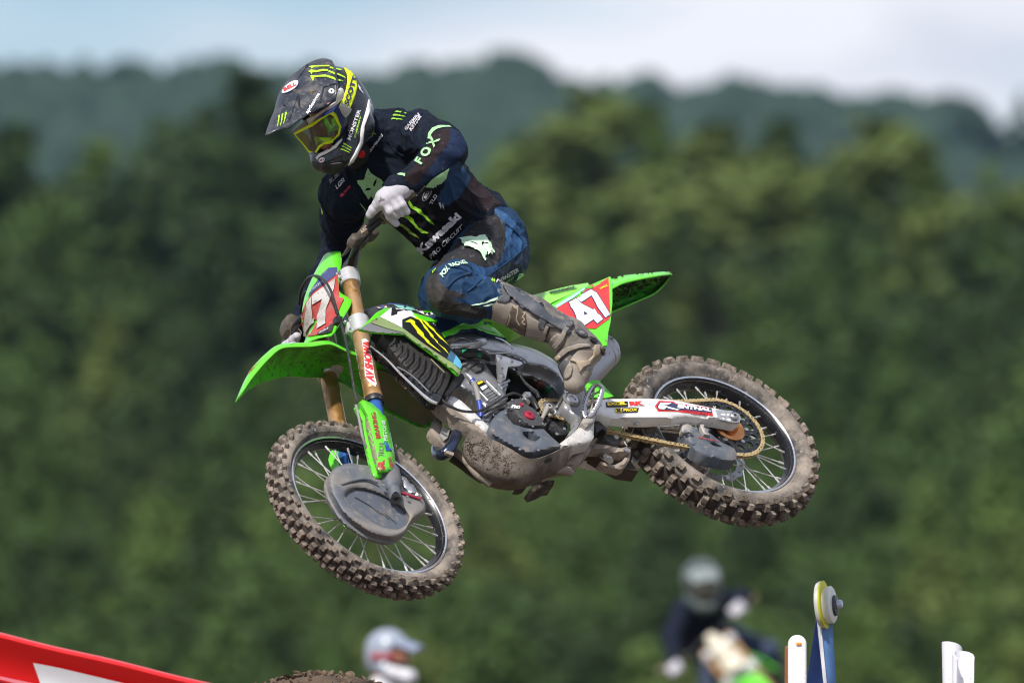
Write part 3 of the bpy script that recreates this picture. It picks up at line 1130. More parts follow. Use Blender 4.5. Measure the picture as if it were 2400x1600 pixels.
MUDTAN = mat('dried_mud_plate', (0.25, 0.205, 0.165), 0.85, bump=0.4, bscale=60, var=0.25, dscale=8, dirt=0.34, dcol=(0.10, 0.075, 0.055))
GUARD = mat('dusty_grey_plastic', (0.085, 0.10, 0.125), 0.55, dirt=0.5, dcol=(0.20, 0.175, 0.15), dscale=7, bump=0.2)
GREYP = mat('grey_plastic', (0.16, 0.165, 0.17), 0.5, dirt=0.4, dcol=(0.26, 0.22, 0.19), dscale=7)
RADM = mat('muddy_radiator', (0.018, 0.016, 0.015), 0.6, dirt=0.36, dcol=(0.034, 0.027, 0.022), dscale=18, bump=0.5)
PIPE = mat('blued_steel_pipe', (0.055, 0.075, 0.13), 0.25, metal=0.8, dirt=0.2, dcol=(0.10, 0.08, 0.06))
HOSE = mat('black_hose', (0.02, 0.02, 0.021), 0.5, dirt=0.35, dcol=(0.12, 0.10, 0.085), dscale=25)
HOSEG = mat('grey_dusty_hose', (0.25, 0.24, 0.23), 0.6, dirt=0.4)
HOSEB = mat('blue_hose', (0.03, 0.06, 0.36), 0.45, dirt=0.35)
RUBBER = mat('tyre_rubber', (0.03, 0.03, 0.031), 0.75, dirt=0.68, dcol=(0.30, 0.25, 0.205), dscale=8, bump=0.6, bscale=90)
KNOB = mat('tyre_knob_mud', (0.085, 0.068, 0.054), 0.88, dirt=0.64, dcol=(0.30, 0.245, 0.195), dscale=30, bump=0.7, bscale=110)
TREADM = mat('dark_tread_base', (0.040, 0.031, 0.025), 0.9, dirt=0.30, dcol=(0.13, 0.10, 0.08), dscale=20, bump=0.9, bscale=60)  # dark base between the knobs, with patches of lighter mud
RIMM = mat('black_rim', (0.010, 0.011, 0.014), 0.28, metal=0.3, dirt=0.22, dcol=(0.11, 0.085, 0.065), dscale=16)
RIMB = mat('rim_edge_bright', (0.62, 0.64, 0.70), 0.22, metal=0.85, dirt=0.12)
TITAN = mat('titanium_silencer', (0.42, 0.42, 0.45), 0.42, metal=0.6, dirt=0.3, dcol=(0.3, 0.26, 0.24), dscale=9)
REDANO = mat('red_anodised', (0.45, 0.035, 0.07), 0.35, metal=0.5)
GREENANO = mat('green_anodised', (0.02, 0.16, 0.07), 0.4, metal=0.4)
GRIPM = mat('brown_grip', (0.16, 0.125, 0.075), 0.7, dirt=0.4)
BRONZ = mat('dirty_lever_perch', (0.075, 0.06, 0.045), 0.55, metal=0.2, dirt=0.45, dcol=(0.15, 0.12, 0.09), dscale=22)

bike = empty('dirt_bike', BIKE)
tag(bike, 'lime green motocross bike number 47 leaping sideways in mid air with muddy tyres', 'motorcycle')
def P(name, k, pts, m, y=0.0, fr=BIKE, parent=None, **kw):
    return panel(name, fr, V(k, *pts), m, parent or bike, y=y, **kw)
def T_(name, k, pts, rad, m, parent=None, fr=BIKE, n=24, seg=10, **kw):
    """tube along measured points (x, y, lateral)"""
    q = [fr.at(*p) for p in V(k, *pts)]
    if fr is FORK:
        q = [F2B @ v for v in q]
    return tube(name, q, rad, m, parent or bike, seg=seg, n=n, **kw)
def bolt(c, r=0.006, h=0.005, axis=(0, 1, 0), m=None, parent=None):
    return lathe('bolt', [(0, h), (r * 0.55, h), (r * 0.62, h * 0.55), (r * 0.7, h), (r, h * 0.85), (r * 1.05, 0)], c, axis, m or STEEL, parent or bike, seg=10)

# ------------------------------------------------------------------ wheels
def make_wheel(name, root_m, Rr, Rt, hw, rows, hub_r, hub_w, hubm, front):
    w = empty(name, None, bike)
    w.matrix_local = root_m
    rng = random.Random(3 if front else 5)
    # tyre carcass
    prof = []
    cr = (Rt + Rr) / 2 - 0.004
    for i in range(21):
        a = math.pi * (1.28 * (i / 20) - 0.14)
        prof.append((cr + (Rt - cr) * math.sin(a), hw * math.cos(a)))
    bead = hw * 0.52
    prof = [(Rr - 0.014, bead * 0.9), (Rr + 0.002, bead)] + [p for p in prof if p[0] > Rr + 0.004] + [(Rr + 0.002, -bead), (Rr - 0.014, -bead * 0.9)]
    tv, tf = lathe_data(prof, (0, 0, 0), (0, 1, 0), 96, ref=(1, 0, 0))
    nf_t = len(tf)
    tfm = [2 if (tv[q[0]].y / hw) ** 2 < .50 and tv[q[0]].length > cr else 0 for q in tf]
    kv, kf = [], []
    for (ang, n, phase, lc, la, h) in rows:
        for k in range(n):
            th = 2 * math.pi * (k + phase) / n + rng.uniform(-.006, .006)
            a = math.radians(90 - ang)
            r0 = cr + (Rt - cr) * math.sin(a)
            y0 = hw * math.cos(a)
            rad = Vector((math.cos(th), 0, math.sin(th)))
            tan = Vector((-math.sin(th), 0, math.cos(th)))
            ax = Vector((0, 1, 0))
            nn = (rad * math.sin(a) * hw + ax * math.cos(a) * (Rt - cr)).normalized()
            sd = tan.cross(nn).normalized()
            c = rad * r0 + ax * y0
            hh = h * rng.uniform(.9, 1.06)
            o = len(kv)
            for lev, s in ((-0.35, 1.08), (0.86, .92), (1.0, .80)):
                for (i, j) in ((-1, -1), (1, -1), (1, 1), (-1, 1)):
                    kv.append(c + nn * hh * lev + tan * (i * lc * s / 2) + sd * (j * la * s / 2))
            for lv in (0, 4):
                for q in range(4):
                    kf.append((o + lv + q, o + lv + (q + 1) % 4, o + lv + 4 + (q + 1) % 4, o + lv + 4 + q))
            kf.append((o + 8, o + 9, o + 10, o + 11))
    vv, ff = merge((tv, tf), (kv, kf))
    mesh_obj('tyre', vv, ff, None, w, 32, mats=[RUBBER, KNOB, TREADM], fmat=tfm + [1] * len(kf))
    # rim
    b = bead
    rp = [(Rr - 0.002, b + .001), (Rr + .001, b + .004), (Rr - .003, b + .0065), (Rr - .007, b + .004), (Rr - .012, b - .001), (Rr - .020, b * .55), (Rr - .026, 0), (Rr - .020, -b * .55), (Rr - .012, -b + .001), (Rr - .007, -b - .004), (Rr - .003, -b - .0065), (Rr + .001, -b - .004), (Rr - .002, -b - .001), (Rr - .012, 0)]
    rv, rf = lathe_data(rp, (0, 0, 0), (0, 1, 0), 96, closed=True)
    n = len(rp)
    fm = [1 if (i % n) in (1, 2, 9, 10) else 0 for i in range(len(rf))]
    mesh_obj('rim', rv, rf, None, w, 30, mats=[RIMM, RIMB], fmat=fm)
    # hub
    hp = [(0.0, hub_w), (0.012, hub_w), (0.014, hub_w * .9), (hub_r * .8, hub_w * .86), (hub_r, hub_w * .8), (hub_r, hub_w * .66), (hub_r * .62, hub_w * .5), (hub_r * .5, 0), (hub_r * .62, -hub_w * .5), (hub_r, -hub_w * .66), (hub_r, -hub_w * .8), (hub_r * .8, -hub_w * .86), (0.014, -hub_w * .9), (0, -hub_w)]
    lathe('hub', hp, (0, 0, 0), (0, 1, 0), hubm, w, 40)
    # spokes: four shapes, nine of each
    for side in (1, -1):
        for tr in (1, -1):
            a0 = math.radians(tr * 62)
            h = Vector((math.cos(a0) * hub_r * .93, side * hub_w * (.76 if tr > 0 else .70), math.sin(a0) * hub_r * .93))
            ro = Rr - .022
            e = Vector((ro * math.cos(tr * .055), side * .006, ro * math.sin(tr * .055)))
            d = (e - h).normalized()
            sv, sf = tube_data([h, e - d * .018], 0.0021, 6)
            nv, nf = tube_data([e - d * .02, e + d * .004], 0.0037, 6)
            v_, f_ = merge((sv, sf), (nv, nf))
            me = None
            for k in range(9):
                if me is None:
                    o = mesh_obj('spoke', v_, f_, SPOKE, w, 40)
                    me = o.data
                else:
                    o = link('spoke', me, None, w)
                o.matrix_local = Matrix.Rotation(2 * math.pi * (k + (0.25 if side > 0 else 0.0) + (0.0 if tr > 0 else 0.5)) / 9 + tr * .055 + .1, 4, 'Y')
    return w
fw = make_wheel('front_wheel', F2B, 0.2815, 0.338, 0.044,
                [(0, 38, 0.0, .020, .022, .013), (24, 38, 0.5, .019, .015, .013), (-24, 38, 0.5, .019, .015, .013), (48, 38, 0.0, .019, .015, .013), (-48, 38, 0.0, .019, .015, .013), (68, 38, 0.5, .017, .012, .011), (-68, 38, .5, .017, .012, .011)],
                0.03, 0.042, BLACK, True)
rw = make_wheel('rear_wheel', Matrix.Identity(4), 0.2555, 0.330, 0.056,
                [(12, 34, 0.0, .022, .022, .017), (-12, 34, 0.0, .022, .022, .017), (36, 34, 0.5, .021, .021, .017), (-36, 34, 0.5, .021, .021, .017), (60, 34, 0.0, .026, .020, .016), (-60, 34, 0.0, .026, .020, .016)],
                0.052, 0.05, COPPER, False)
def ring_plate(name, ro, ri, y, th, m, parent, holes=(), teeth=0, tooth=.004, wavy=0, wa=.006):
    """flat ring (disc, sprocket) in the wheel plane with round holes (r, angle, radius)"""
    N = max(96, teeth * 4)
    out = []
    for i in range(N):
        a = 2 * math.pi * i / N
        r = ro
        if teeth:
            r = ro + tooth * (1 if (i % 4) in (1, 2) else -1) * .5
        if wavy:
            r = ro - wa * (0.5 - 0.5 * math.cos(a * wavy)) ** 2
        out.append((r * math.cos(a) * 1000, r * math.sin(a) * 1000))
    hl = [[(ri * 1000 * math.cos(-t), ri * 1000 * math.sin(-t)) for t in np.linspace(0, 2 * math.pi, 41)[:-1]]]
    for (hr, ha, rr) in holes:
        hl.append([(1000 * (hr * math.cos(ha) + rr * math.cos(t)), 1000 * (hr * math.sin(ha) + rr * math.sin(t))) for t in np.linspace(0, 2 * math.pi, 15)[:-1]])
    P2, T = tri2d(np.array(out), 12.0, [np.array(h) for h in hl])
    n = len(P2)
    v = [Vector((p[0] / 1000, y + th / 2, p[1] / 1000)) for p in P2] + [Vector((p[0] / 1000, y - th / 2, p[1] / 1000)) for p in P2]
    f = list(T) + [(t[2] + n, t[1] + n, t[0] + n) for t in T]
    cnt = {}
    for t in T:
        for i in range(3):
            e = (t[i], t[(i + 1) % 3])
            cnt.setdefault(frozenset(e), []).append(e)
    for es in cnt.values():
        if len(es) == 1:
            a, b = es[0]
            f.append((b, a, a + n, b + n))
    return mesh_obj(name, v, f, m, parent, 30)
SPR = 0.060
ring_plate('sprocket', 0.117, 0.058, SPR, 0.006, mat('black_sprocket', (0.02, 0.024, 0.03), 0.4, metal=0.4, dirt=0.25), rw,
           holes=[(.088, 2 * math.pi * (k + .3) / 12, .0145) for k in range(12)] + [(.066, 2 * math.pi * (k + .8) / 6, .005) for k in range(6)] + [(.106, 2 * math.pi * (k + .8) / 12, .004) for k in range(12)], teeth=49, tooth=.007)
for k in range(6):
    a = 2 * math.pi * (k + .3) / 6
    bolt(Vector((.066 * math.cos(a), SPR + .003, .066 * math.sin(a))), .0075, .004, m=STEEL, parent=rw)
lathe('hub_flange', [(.02, .09), (.026, .088), (.03, .07), (.05, SPR + .012), (.057, SPR + .006), (.057, SPR - .01), (.035, .03)], (0, 0, 0), (0, 1, 0), COPPER, rw, 40)
ring_plate('brake_disc', 0.119, 0.092, -.062, .004, mat('disc_steel', (0.40, 0.42, 0.48), .3, metal=.8, dirt=.2), rw, holes=[(.105, 2 * math.pi * k / 18, .005) for k in range(18)], wavy=12)
ring_plate('brake_disc', 0.134, 0.108, .052, .004, MATS['disc_steel'], fw, holes=[(.121, 2 * math.pi * k / 18, .005) for k in range(18)], wavy=12)

# ------------------------------------------------------------------ front fork, guards, triple clamps
def fork_pt(x, y, z):
    return F2B @ Vector((x, y, z))
SZ = F2B.to_3x3() @ Vector((0, 0, 1))
SX = F2B.to_3x3() @ Vector((1, 0, 0))
SY = F2B.to_3x3() @ Vector((0, 1, 0))
FX = -0.040
forks = []
for s in (1, -1):
    prof = [(0, 1.008), (.015, 1.008), (.0165, 1.0), (.0245, .998), (.0255, .985), (.0255, .80), (.0275, .74), (.0275, .50), (.0285, .48), (.0285, .452), (.0275, .450), (.029, .44), (.0305, .425), (.0305, .412), (.029, .405), (.0, .404)]
    lg = lathe('fork_tube', prof, fork_pt(FX, .1 * s, 0), SZ, GOLD, bike, 28, smooth=30)
    forks.append(lg)
    lathe('fork_seal', [(.0235, .416), (.0318, .414), (.0322, .400), (.0300, .394), (.0235, .393)], fork_pt(FX, .1 * s, 0), SZ, BLACK, lg, 24)
    lathe('fork_slider', [(.0, .41), (.0235, .41), (.0235, .09), (0, .088)], fork_pt(FX, .1 * s, 0), SZ, mat('blue_slider', (0.05, 0.16, 0.5), .25, metal=.6), lg, 24)
    for z0, z1, r, nm in ((.935, .99, .0335, 'upper_clamp'), (.705, .775, .036, 'lower_clamp')):
        rv = lathe_data([(.024, z1), (r - .003, z1), (r, z1 - .004), (r, z0 + .004), (r - .003, z0), (.024, z0)], fork_pt(FX, .1 * s, 0), SZ, 28)
        bx = rbox_data(fork_pt(FX - .012, .055 * s, (z0 + z1) / 2), (SX, SY, SZ), (.05, .07, z1 - z0 - .01), .25)
        lug = rbox_data(fork_pt(FX + .034, .1 * s - .014 * s, (z0 + z1) / 2), (SX, SY, SZ), (.02, .022, z1 - z0 - .012), .3)
        c = mesh_obj(nm, *merge(rv, bx, lug), mat('clamp_silver', (.62, .62, .63), .35, metal=.5, dirt=.25, dcol=(.33, .29, .26)), bike, 35)
        for zz in (z0 + .014, z1 - .014):
            bolt(fork_pt(FX + .036, .1 * s + .0, zz), .0055, .006, SY * s, STEEL, c)
rbox('steering_stem', fork_pt(FX - .01, 0, .86), (SX, SY, SZ), (.05, .05, .30), ALU, bike, .4)
# fork guards
gl = P('fork_guard', 4, [(672, 232), (700, 212), (760, 235), (826, 285), (866, 350), (880, 420), (905, 540), (922, 682), (860, 700), (796, 694), (768, 600), (740, 480), (722, 400), (716, 320), (690, 275)], GREEN, y=.118, fr=FORK, thick=.03, g=6, bulge=.026, bw=26, er=.004, rw=4)
text('TECH', FORK, V(4, (836, 588), (838, 498), (806, 498), (800, 588)), [gl], mat('grey_print', (.20, .19, .18), .5, dirt=.3), gl, .03)
text('BRAKING', FORK, V(4, (818, 466), (782, 296), (752, 300), (786, 470)), [gl], REDD, gl, .035)
text('R', FORK, V(4, (842, 672), (842, 605), (796, 605), (798, 672)), [gl], REDD, gl, .08)
text('JE', FORK, V(4, (892, 556), (868, 490), (838, 492), (852, 562)), [gl], BLUEP, gl, .05)
text('PISTONS', FORK, V(4, (862, 484), (842, 350), (822, 352), (836, 486)), [gl], mat('pale_print', (.6, .68, .62), .5, dirt=.2), gl, .03)
text('ODI', FORK, V(4, (902, 655), (884, 590), (864, 596), (878, 662)), [gl], REDD, gl, .05)
gr = panel('fork_guard', FORK, [(0, 0)], GREEN, bike) if False else None
lay_poly('mud_film', FORK, V(4, (684, 262), (712, 300), (745, 360), (765, 450), (790, 560), (815, 692), (798, 694), (768, 600), (740, 480), (722, 400), (716, 320)), [gl], mat('guard_mud', (.22, .21, .13), .85, dirt=.4, dcol=(.27, .22, .17), dscale=20), gl, .0004, g=5)
vg = [v.co.copy() for v in gl.data.vertices]
B2F = F2B.inverted()
mesh_obj('fork_guard', [F2B @ Vector((q.x * .6 - .016, -q.y * .7 - .03, q.z)) for q in (B2F @ v for v in vg)], [tuple(p.vertices) for p in gl.data.polygons], GREEN, bike, 50)
# lettering on the fork tube
text('PRO CIRCUIT', FORK, V(3, (1216, 1340), (1148, 948), (1122, 955), (1192, 1345)), [forks[0]], mat('pale_grey_print', (.45, .42, .38), .5, dirt=.25), forks[0], .02)
lay_poly('sticker_backing', FORK, V(3, (1206, 925), (1240, 915), (1278, 950), (1300, 1100), (1322, 1250), (1342, 1330), (1330, 1358), (1270, 1310), (1238, 1260), (1235, 1200), (1225, 1040)), [forks[0]], WHITE, forks[0], .0006)
text('AV SHOWA', FORK, V(3, (1325, 1320), (1275, 945), (1214, 930), (1250, 1292)), [forks[0]], RED, forks[0], .055, off=.0016)
# axle lug, disc guard, caliper
gd_o = [(478, 770), (480, 720), (502, 676), (545, 646), (610, 630), (690, 640), (762, 652), (800, 690), (860, 700), (948, 706), (962, 790), (1010, 826), (1088, 858), (1116, 920), (1108, 950), (1060, 985), (1020, 1012), (1006, 1050), (965, 1098), (905, 1124), (830, 1116), (745, 1086), (655, 1030), (592, 980), (540, 918), (502, 850)]
gd_o = [tuple(q) for q in spline(gd_o, 90, True)]
gd_r = [tuple(q) for q in spline([(592, 838), (650, 800), (740, 812), (830, 846), (905, 890), (965, 935), (1000, 985), (985, 1030), (930, 1060), (850, 1050), (765, 1015), (690, 965), (630, 905)], 60, True)]
GUARDD = mat('muddy_disc_guard', (.10, .115, .14), .5, dirt=.62, dcol=(.25, .22, .185), dscale=5, bump=.25)
dg = P('disc_guard', 4, gd_o, GUARDD, y=.098, fr=FORK, thick=.03, g=4.5, er=.020, rw=16, holes=[V(4, *gd_r)])
P('guard_recess', 4, gd_r, GUARD, y=.080, fr=FORK, thick=.004, g=6, parent=dg)
for k in range(3):
    T_('guard_rib', 4, [(650 + 60 * k, 850 + 34 * k, .083), (740 + 60 * k, 900 + 34 * k, .083), (820 + 50 * k, 960 + 30 * k, .083)], .0022, GUARD, parent=dg, fr=FORK, n=8, seg=6)
T_('guard_crease', 4, [(560, 770, .099), (640, 745, .102), (730, 735, .105), (800, 760, .108)], .004, GUARD, parent=dg, fr=FORK, n=12, seg=8)
lathe('axle_lug', [(0, .052), (.026, .05), (.036, .038), (.037, .0), (.034, -.028), (.022, -.05), (0, -.052)], fork_pt(FX, .100, .055), SZ, GUARD, bike, 24)
lathe('axle_lug', [(0, .022), (.016, .022), (.0195, .018), (.021, 0), (.019, -.03), (0, -.03)], fork_pt(FX, .108, -.01), SZ, GUARD, bike, 20)
lathe('axle_hole', [(0, .001), (.0098, .001), (.0115, .0035), (.0125, .001), (.0125, -.012), (0, -.012)], fork_pt(FX + .008, .127, -.040), SY, BLACKHOLE, bike, 20)
bolt(F2B @ FORK.at(*V(4, (833, 776, .118))[0]), .006, .004, SY, STEEL, dg)
bolt(F2B @ FORK.at(*V(4, (992, 852, .112))[0]), .005, .004, SY, STEEL, dg)
cal = P('brake_caliper', 4, [(955, 712), (985, 724), (1008, 760), (1035, 770), (1050, 800), (1090, 842), (1084, 852), (1010, 826), (968, 790)], ALUB, y=.075, fr=FORK, thick=.03, g=6, er=.006, rw=6)
P('caliper_stripe', 4, [(955, 812), (1088, 858), (1086, 868), (954, 824)], REDANO, y=.104, fr=FORK, thick=.004, g=6, parent=cal)
# brake hose and cables at the front
T_('brake_hose', 3, [(1168, 1500, .125), (1150, 1440, .13), (1100, 1150, .14), (1040, 850, .135), (1005, 745, .135), (985, 690, .14), (955, 570, .16), (915, 460, .16), (850, 370, .11), (780, 338, .02), (700, 372, -.10), (645, 480, -.20), (632, 600, -.28), (612, 700, -.33)], [.0042] * 14, HOSE, fr=FORK, n=60, seg=8)
T_('brake_hose', 4, [(655, 250, .126), (668, 300, .128), (684, 380, .126), (700, 460, .12), (730, 540, .10)], .0042, HOSEG, fr=FORK, n=20, seg=8)
T_('clutch_cable', 3, [(730, 490, -.10), (690, 485, -.15), (662, 540, -.2), (648, 640, -.26), (640, 720, -.3)], .0035, HOSE, fr=FORK, n=24, seg=8)
T_('hose_boot', 3, [(948, 575, .157), (985, 690, .141)], [.0052, .0062], HOSE, fr=FORK, n=None)
hc = P('hose_clamp', 3, [(955, 720), (985, 700), (1030, 712), (1032, 750), (1000, 780), (962, 768)], BLACK, y=.14, fr=FORK, thick=.012, g=4, er=.004, rw=4)
bolt(F2B @ FORK.at(*V(3, (1050, 770, .12))[0]), .006, .01, SY, STEEL)
# right hand controls seen past the number plate
P('brake_reservoir', 3, [(500, 770), (520, 700), (560, 682), (640, 720), (648, 760), (625, 850), (600, 880), (560, 860), (520, 830)], BRONZ, y=-.28, fr=FORK, thick=.035, g=6, er=.008, rw=8)
T_('brake_lever', 3, [(600, 850, -.28), (540, 900, -.33), (480, 958, -.40)], [.009, .008, .006], BRONZ, fr=FORK, n=14, squash=(1.4, .7))
# ------------------------------------------------------------------ handlebar and left controls
hb = [FORK.at(*p) for p in ((962, 452, .40), (905, 505, .29), (866, 537, .235), (843, 566, .19), (829, 596, .13), (819, 628, .055))]
hb = hb + [Vector((q.x, -q.y, q.z)) for q in hb[::-1]]
bar = tube('handlebar', [F2B @ q for q in hb], .0125, BLACK, bike, seg=14, n=60)
gp = [F2B @ FORK.at(*p) for p in ((968, 447, .412), (905, 505, .29))]
lathe('grip', [(0, 0), (.0165, 0), (.0175, .003), (.0175, .012), (.0155, .016), (.0155, .14), (.019, .145), (.019, .15), (.012, .152)], gp[0], gp[1] - gp[0], GRIPM, bike, 24)
gq = [F2B @ Vector((q.x, -q.y, q.z)) for q in (B2F @ g for g in gp)]
lathe('grip', [(0, 0), (.0165, 0), (.0175, .003), (.0175, .012), (.0155, .016), (.0155, .14), (.019, .145), (.019, .15), (.012, .152)], gq[0], gq[1] - gq[0], GRIPM, bike, 24)
P('bar_mount', 3, [(1065, 240), (1110, 130), (1200, 90), (1190, 160), (1160, 260), (1140, 300), (1090, 300)], BLACK, y=.06, fr=FORK, thick=.05, g=6, er=.01, rw=8)
perch = P('clutch_perch', 2, [(436, 1215), (505, 1125), (560, 1165), (548, 1215), (500, 1265), (470, 1270), (425, 1300), (385, 1265), (395, 1220)], BRONZ, y=.235, fr=FORK, thick=.03, g=5, er=.006, rw=6)
text('ARC', FORK, V(2, (475, 1228), (530, 1185), (510, 1150), (458, 1205)), [perch], mat('tan_print', (.42, .33, .24), .5), perch, .05)
P('hot_start_clamp', 2, [(552, 1190), (585, 1165), (625, 1195), (630, 1225), (590, 1245), (545, 1235), (530, 1300), (490, 1290), (500, 1262)], BRONZ, y=.215, fr=FORK, thick=.03, g=5, er=.006, rw=6)
T_('clutch_lever', 9, [(150, 905, .25), (270, 780, .285), (350, 690, .31), (395, 620, .33), (424, 580, .345)], [.009, .0085, .0075, .0062, .0062], HOSE, fr=FORK, n=20, seg=10)
lathe('lever_ball', [(.0085 * math.sin(a), .0085 * math.cos(a)) for a in np.linspace(0, math.pi, 9)], F2B @ FORK.at(*V(9, (424, 576, .347))[0]), SZ, HOSE, bike, 12)
T_('cable_end', 2, [(400, 1270, .22), (350, 1370, .17), (300, 1425, .12)], [.007, .006, .003], BRONZ, fr=FORK, n=14)
T_('switch_wire', 9, [(370, 755, .30), (450, 830, .285), (555, 912, .275)], [.004, .0038, .003], GRIPM, fr=FORK, n=8, seg=6)
# ------------------------------------------------------------------ front number plate
pl_left = V(3, (1010, 118, .045), (1022, 180, .07), (1020, 240, .085), (1005, 330, .095), (996, 430, .10), (1005, 490, .105), (1052, 522, .115), (1108, 560, .125), (1112, 585, .125), (1075, 660, .12), (1040, 715, .115), (1000, 790, .105), (965, 850, .095), (925, 890, .09))
PL = [FORK.at(*p) for p in pl_left]
PL = [Vector(q) for q in spline(PL, 36)]
rows = []
for i, q in enumerate(PL):
    fwd = .012 + .045 * min(1, q.y / .10)
    row = []
    for k in range(13):
        s = 1 - k / 6.0
        row.append(F2B @ Vector((q.x + fwd * (1 - abs(s) ** 2.2), q.y * s, q.z + .01 * (1 - s * s))))
    rows.append(row)
nvv = [p for r in rows for p in r]
nff = [(i * 13 + k, i * 13 + k + 1, (i + 1) * 13 + k + 1, (i + 1) * 13 + k) for i in range(35) for k in range(12)]
me = bpy.data.meshes.new('front_number_plate')
me.from_pydata(nvv, [], nff)
me.materials.append(GREEN)
finish(me, 50)
nplate = link('front_number_plate', me, None, bike)
md = nplate.modifiers.new('s', 'SOLIDIFY')
md.thickness = .004
md.offset = 0
lay_poly('number_field', FORK, V(3, (1002, 540), (1048, 548), (1010, 640), (960, 760), (930, 850), (880, 880), (690, 905), (660, 890), (642, 800), (655, 715), (705, 585), (770, 500), (990, 330), (996, 440)), [nplate], REDD, nplate, .003)
lay_poly('plate_header', FORK, V(3, (985, 330), (770, 492), (722, 545), (745, 475), (850, 325), (905, 275), (980, 268)), [nplate], mat('header_blue', (.045, .06, .16), .45, dirt=.25), nplate, .003)
lay_poly('plate_footer', FORK, V(3, (960, 775), (930, 862), (880, 882), (800, 890), (815, 868)), [nplate], BLACK, nplate, .0042)
text('MOTOCROSS', FORK, V(3, (738, 508), (868, 402), (860, 385), (732, 488)), [nplate], mat('dull_white_print', (.35, .35, .38), .5), nplate, .03, off=.0046)
seven = V(3, (968, 372), (955, 470), (890, 640), (880, 790), (805, 838), (812, 720), (852, 555), (762, 605), (765, 530))
lay_poly('digit', FORK, seven, [nplate], WHITED, nplate, .0052)
lay_poly('digit', FORK, V(3, (760, 535), (755, 610), (770, 735), (785, 735), (780, 870), (768, 895), (690, 905), (692, 760), (715, 600)), [nplate], WHITED, nplate, .0052)
text('saki', FORK, V(3, (825, 885), (905, 842), (905, 822), (825, 862)), [nplate], MATS['dull_white_print'], nplate, .04, off=.0056)
# ------------------------------------------------------------------ front fender
EL = [(552.5, 941, .005), (568, 917, .04), (598.7, 875, .06), (634, 836, .07), (662, 815, .075), (729, 811, .09), (777, 806, .10), (800, 816, .10), (824, 828, .095), (874, 843, .085), (908, 860, .08), (942.4, 882, .078), (971, 906.5, .075), (995.5, 931, .072), (1022, 959.6, .07)]
CRn = [(550, 935, 0), (559, 899, .01), (591, 856, .02), (624, 828, .03), (650, 810, .03), (683, 802, .035), (724, 798.5, .04), (775, 789, .04), (800, 797, .04), (826, 806, .04), (874, 822, .04), (908, 842, .04), (944, 868, .035), (973, 894, .03), (998, 922, .03), (1027, 955, .03)]
ER = [(551.5, 942.6, -.005), (578, 917, -.04), (609, 899, -.06), (642, 889, -.07), (672.6, 882.7, -.075), (718.6, 885, -.09), (756.8, 886, -.10), (795, 895.5, -.10), (820.6, 909.5, -.095), (843.6, 927, -.09), (891, 959.6, -.085), (942, 984, -.08), (978, 1001, -.075), (1000, 1003.6, -.073), (1017.8, 985, -.07)]
def bend(pts, dz=.0):
    return [F2B @ (FORK.at(*p) + Vector((0, 0, dz))) for p in pts]
def resamp(pts, n):
    return [Vector(q) for q in spline(pts, n)]
NU = 44
def by_x(pts, n):
    q = [Vector(p) for p in spline([FORK.at(*p) for p in pts], 200)]
    xs = np.array([p.x for p in q])
    xs = np.minimum.accumulate(xs)
    f = (xs[0] - xs) / (xs[0] - xs[-1])
    g = np.linspace(0, 1, n) ** 1.15
    return [F2B @ Vector([float(np.interp(t, f, [p[k] for p in q])) for k in range(3)]) for t in g]
fl, fc, fr_ = by_x(EL, NU), by_x(CRn, NU), by_x(ER, NU)
fv = []
B2F_ = F2B.inverted()
for i in range(NU):
    a, c, r = (B2F_ @ q for q in (fl[i], fc[i], fr_[i]))
    t = i / (NU - 1)
    hz_ = .044 * min(1, t / .12 + .12) * (1 if t < .55 else 1 - .35 * (t - .55) / .45)
    for k in range(15):
        u = .5 - .5 * math.cos(math.pi * k / 14)
        q = a.lerp(r, u)
        w = 1 - abs(2 * u - 1) ** 5.5
        fv.append(F2B @ Vector((q.x, q.y, q.z + hz_ * w)))
ff_ = [(i * 15 + k, i * 15 + k + 1, (i + 1) * 15 + k + 1, (i + 1) * 15 + k) for i in range(NU - 1) for k in range(14)]
me = bpy.data.meshes.new('front_fender')
me.from_pydata(fv, [], ff_)
me.materials.append(GREEN)
me.materials.append(GREENIN)
finish(me, 60)
# outward normals (away from the axle)
ax0 = F2B @ Vector((0, 0, 0))
bm = bmesh.new()
bm.from_mesh(me)
bm.faces.ensure_lookup_table()
s_ = sum((f.calc_center_median() - ax0).dot(f.normal) * f.calc_area() for f in bm.faces)
if s_ < 0:
    bmesh.ops.reverse_faces(bm, faces=bm.faces)
bm.to_mesh(me)
bm.free()
ffen = link('front_fender', me, None, bike)
md = ffen.modifiers.new('s', 'SOLIDIFY')
md.thickness = .004
md.offset = -1
md.material_offset = 1
text('CIRCUIT', FORK, V(3, (530, 968), (912, 905), (905, 882), (540, 938)), [ffen], WHITE, ffen, .07, off=.0012)
text('MOTUL', FORK, V(3, (165, 1245), (330, 1060), (345, 1050), (172, 1215)), [ffen], REDD, ffen, .04)
lay_poly('mud_film', FORK, V(5, (300, 870), (450, 925), (620, 1030), (780, 1175), (900, 1300), (985, 1385), (930, 1500), (820, 1560), (640, 1490), (420, 1380), (340, 1300)), [ffen], mat('flap_mud', (.10, .15, .045), .85, dirt=.6, dcol=(.17, .135, .095), dscale=9), ffen, .006)
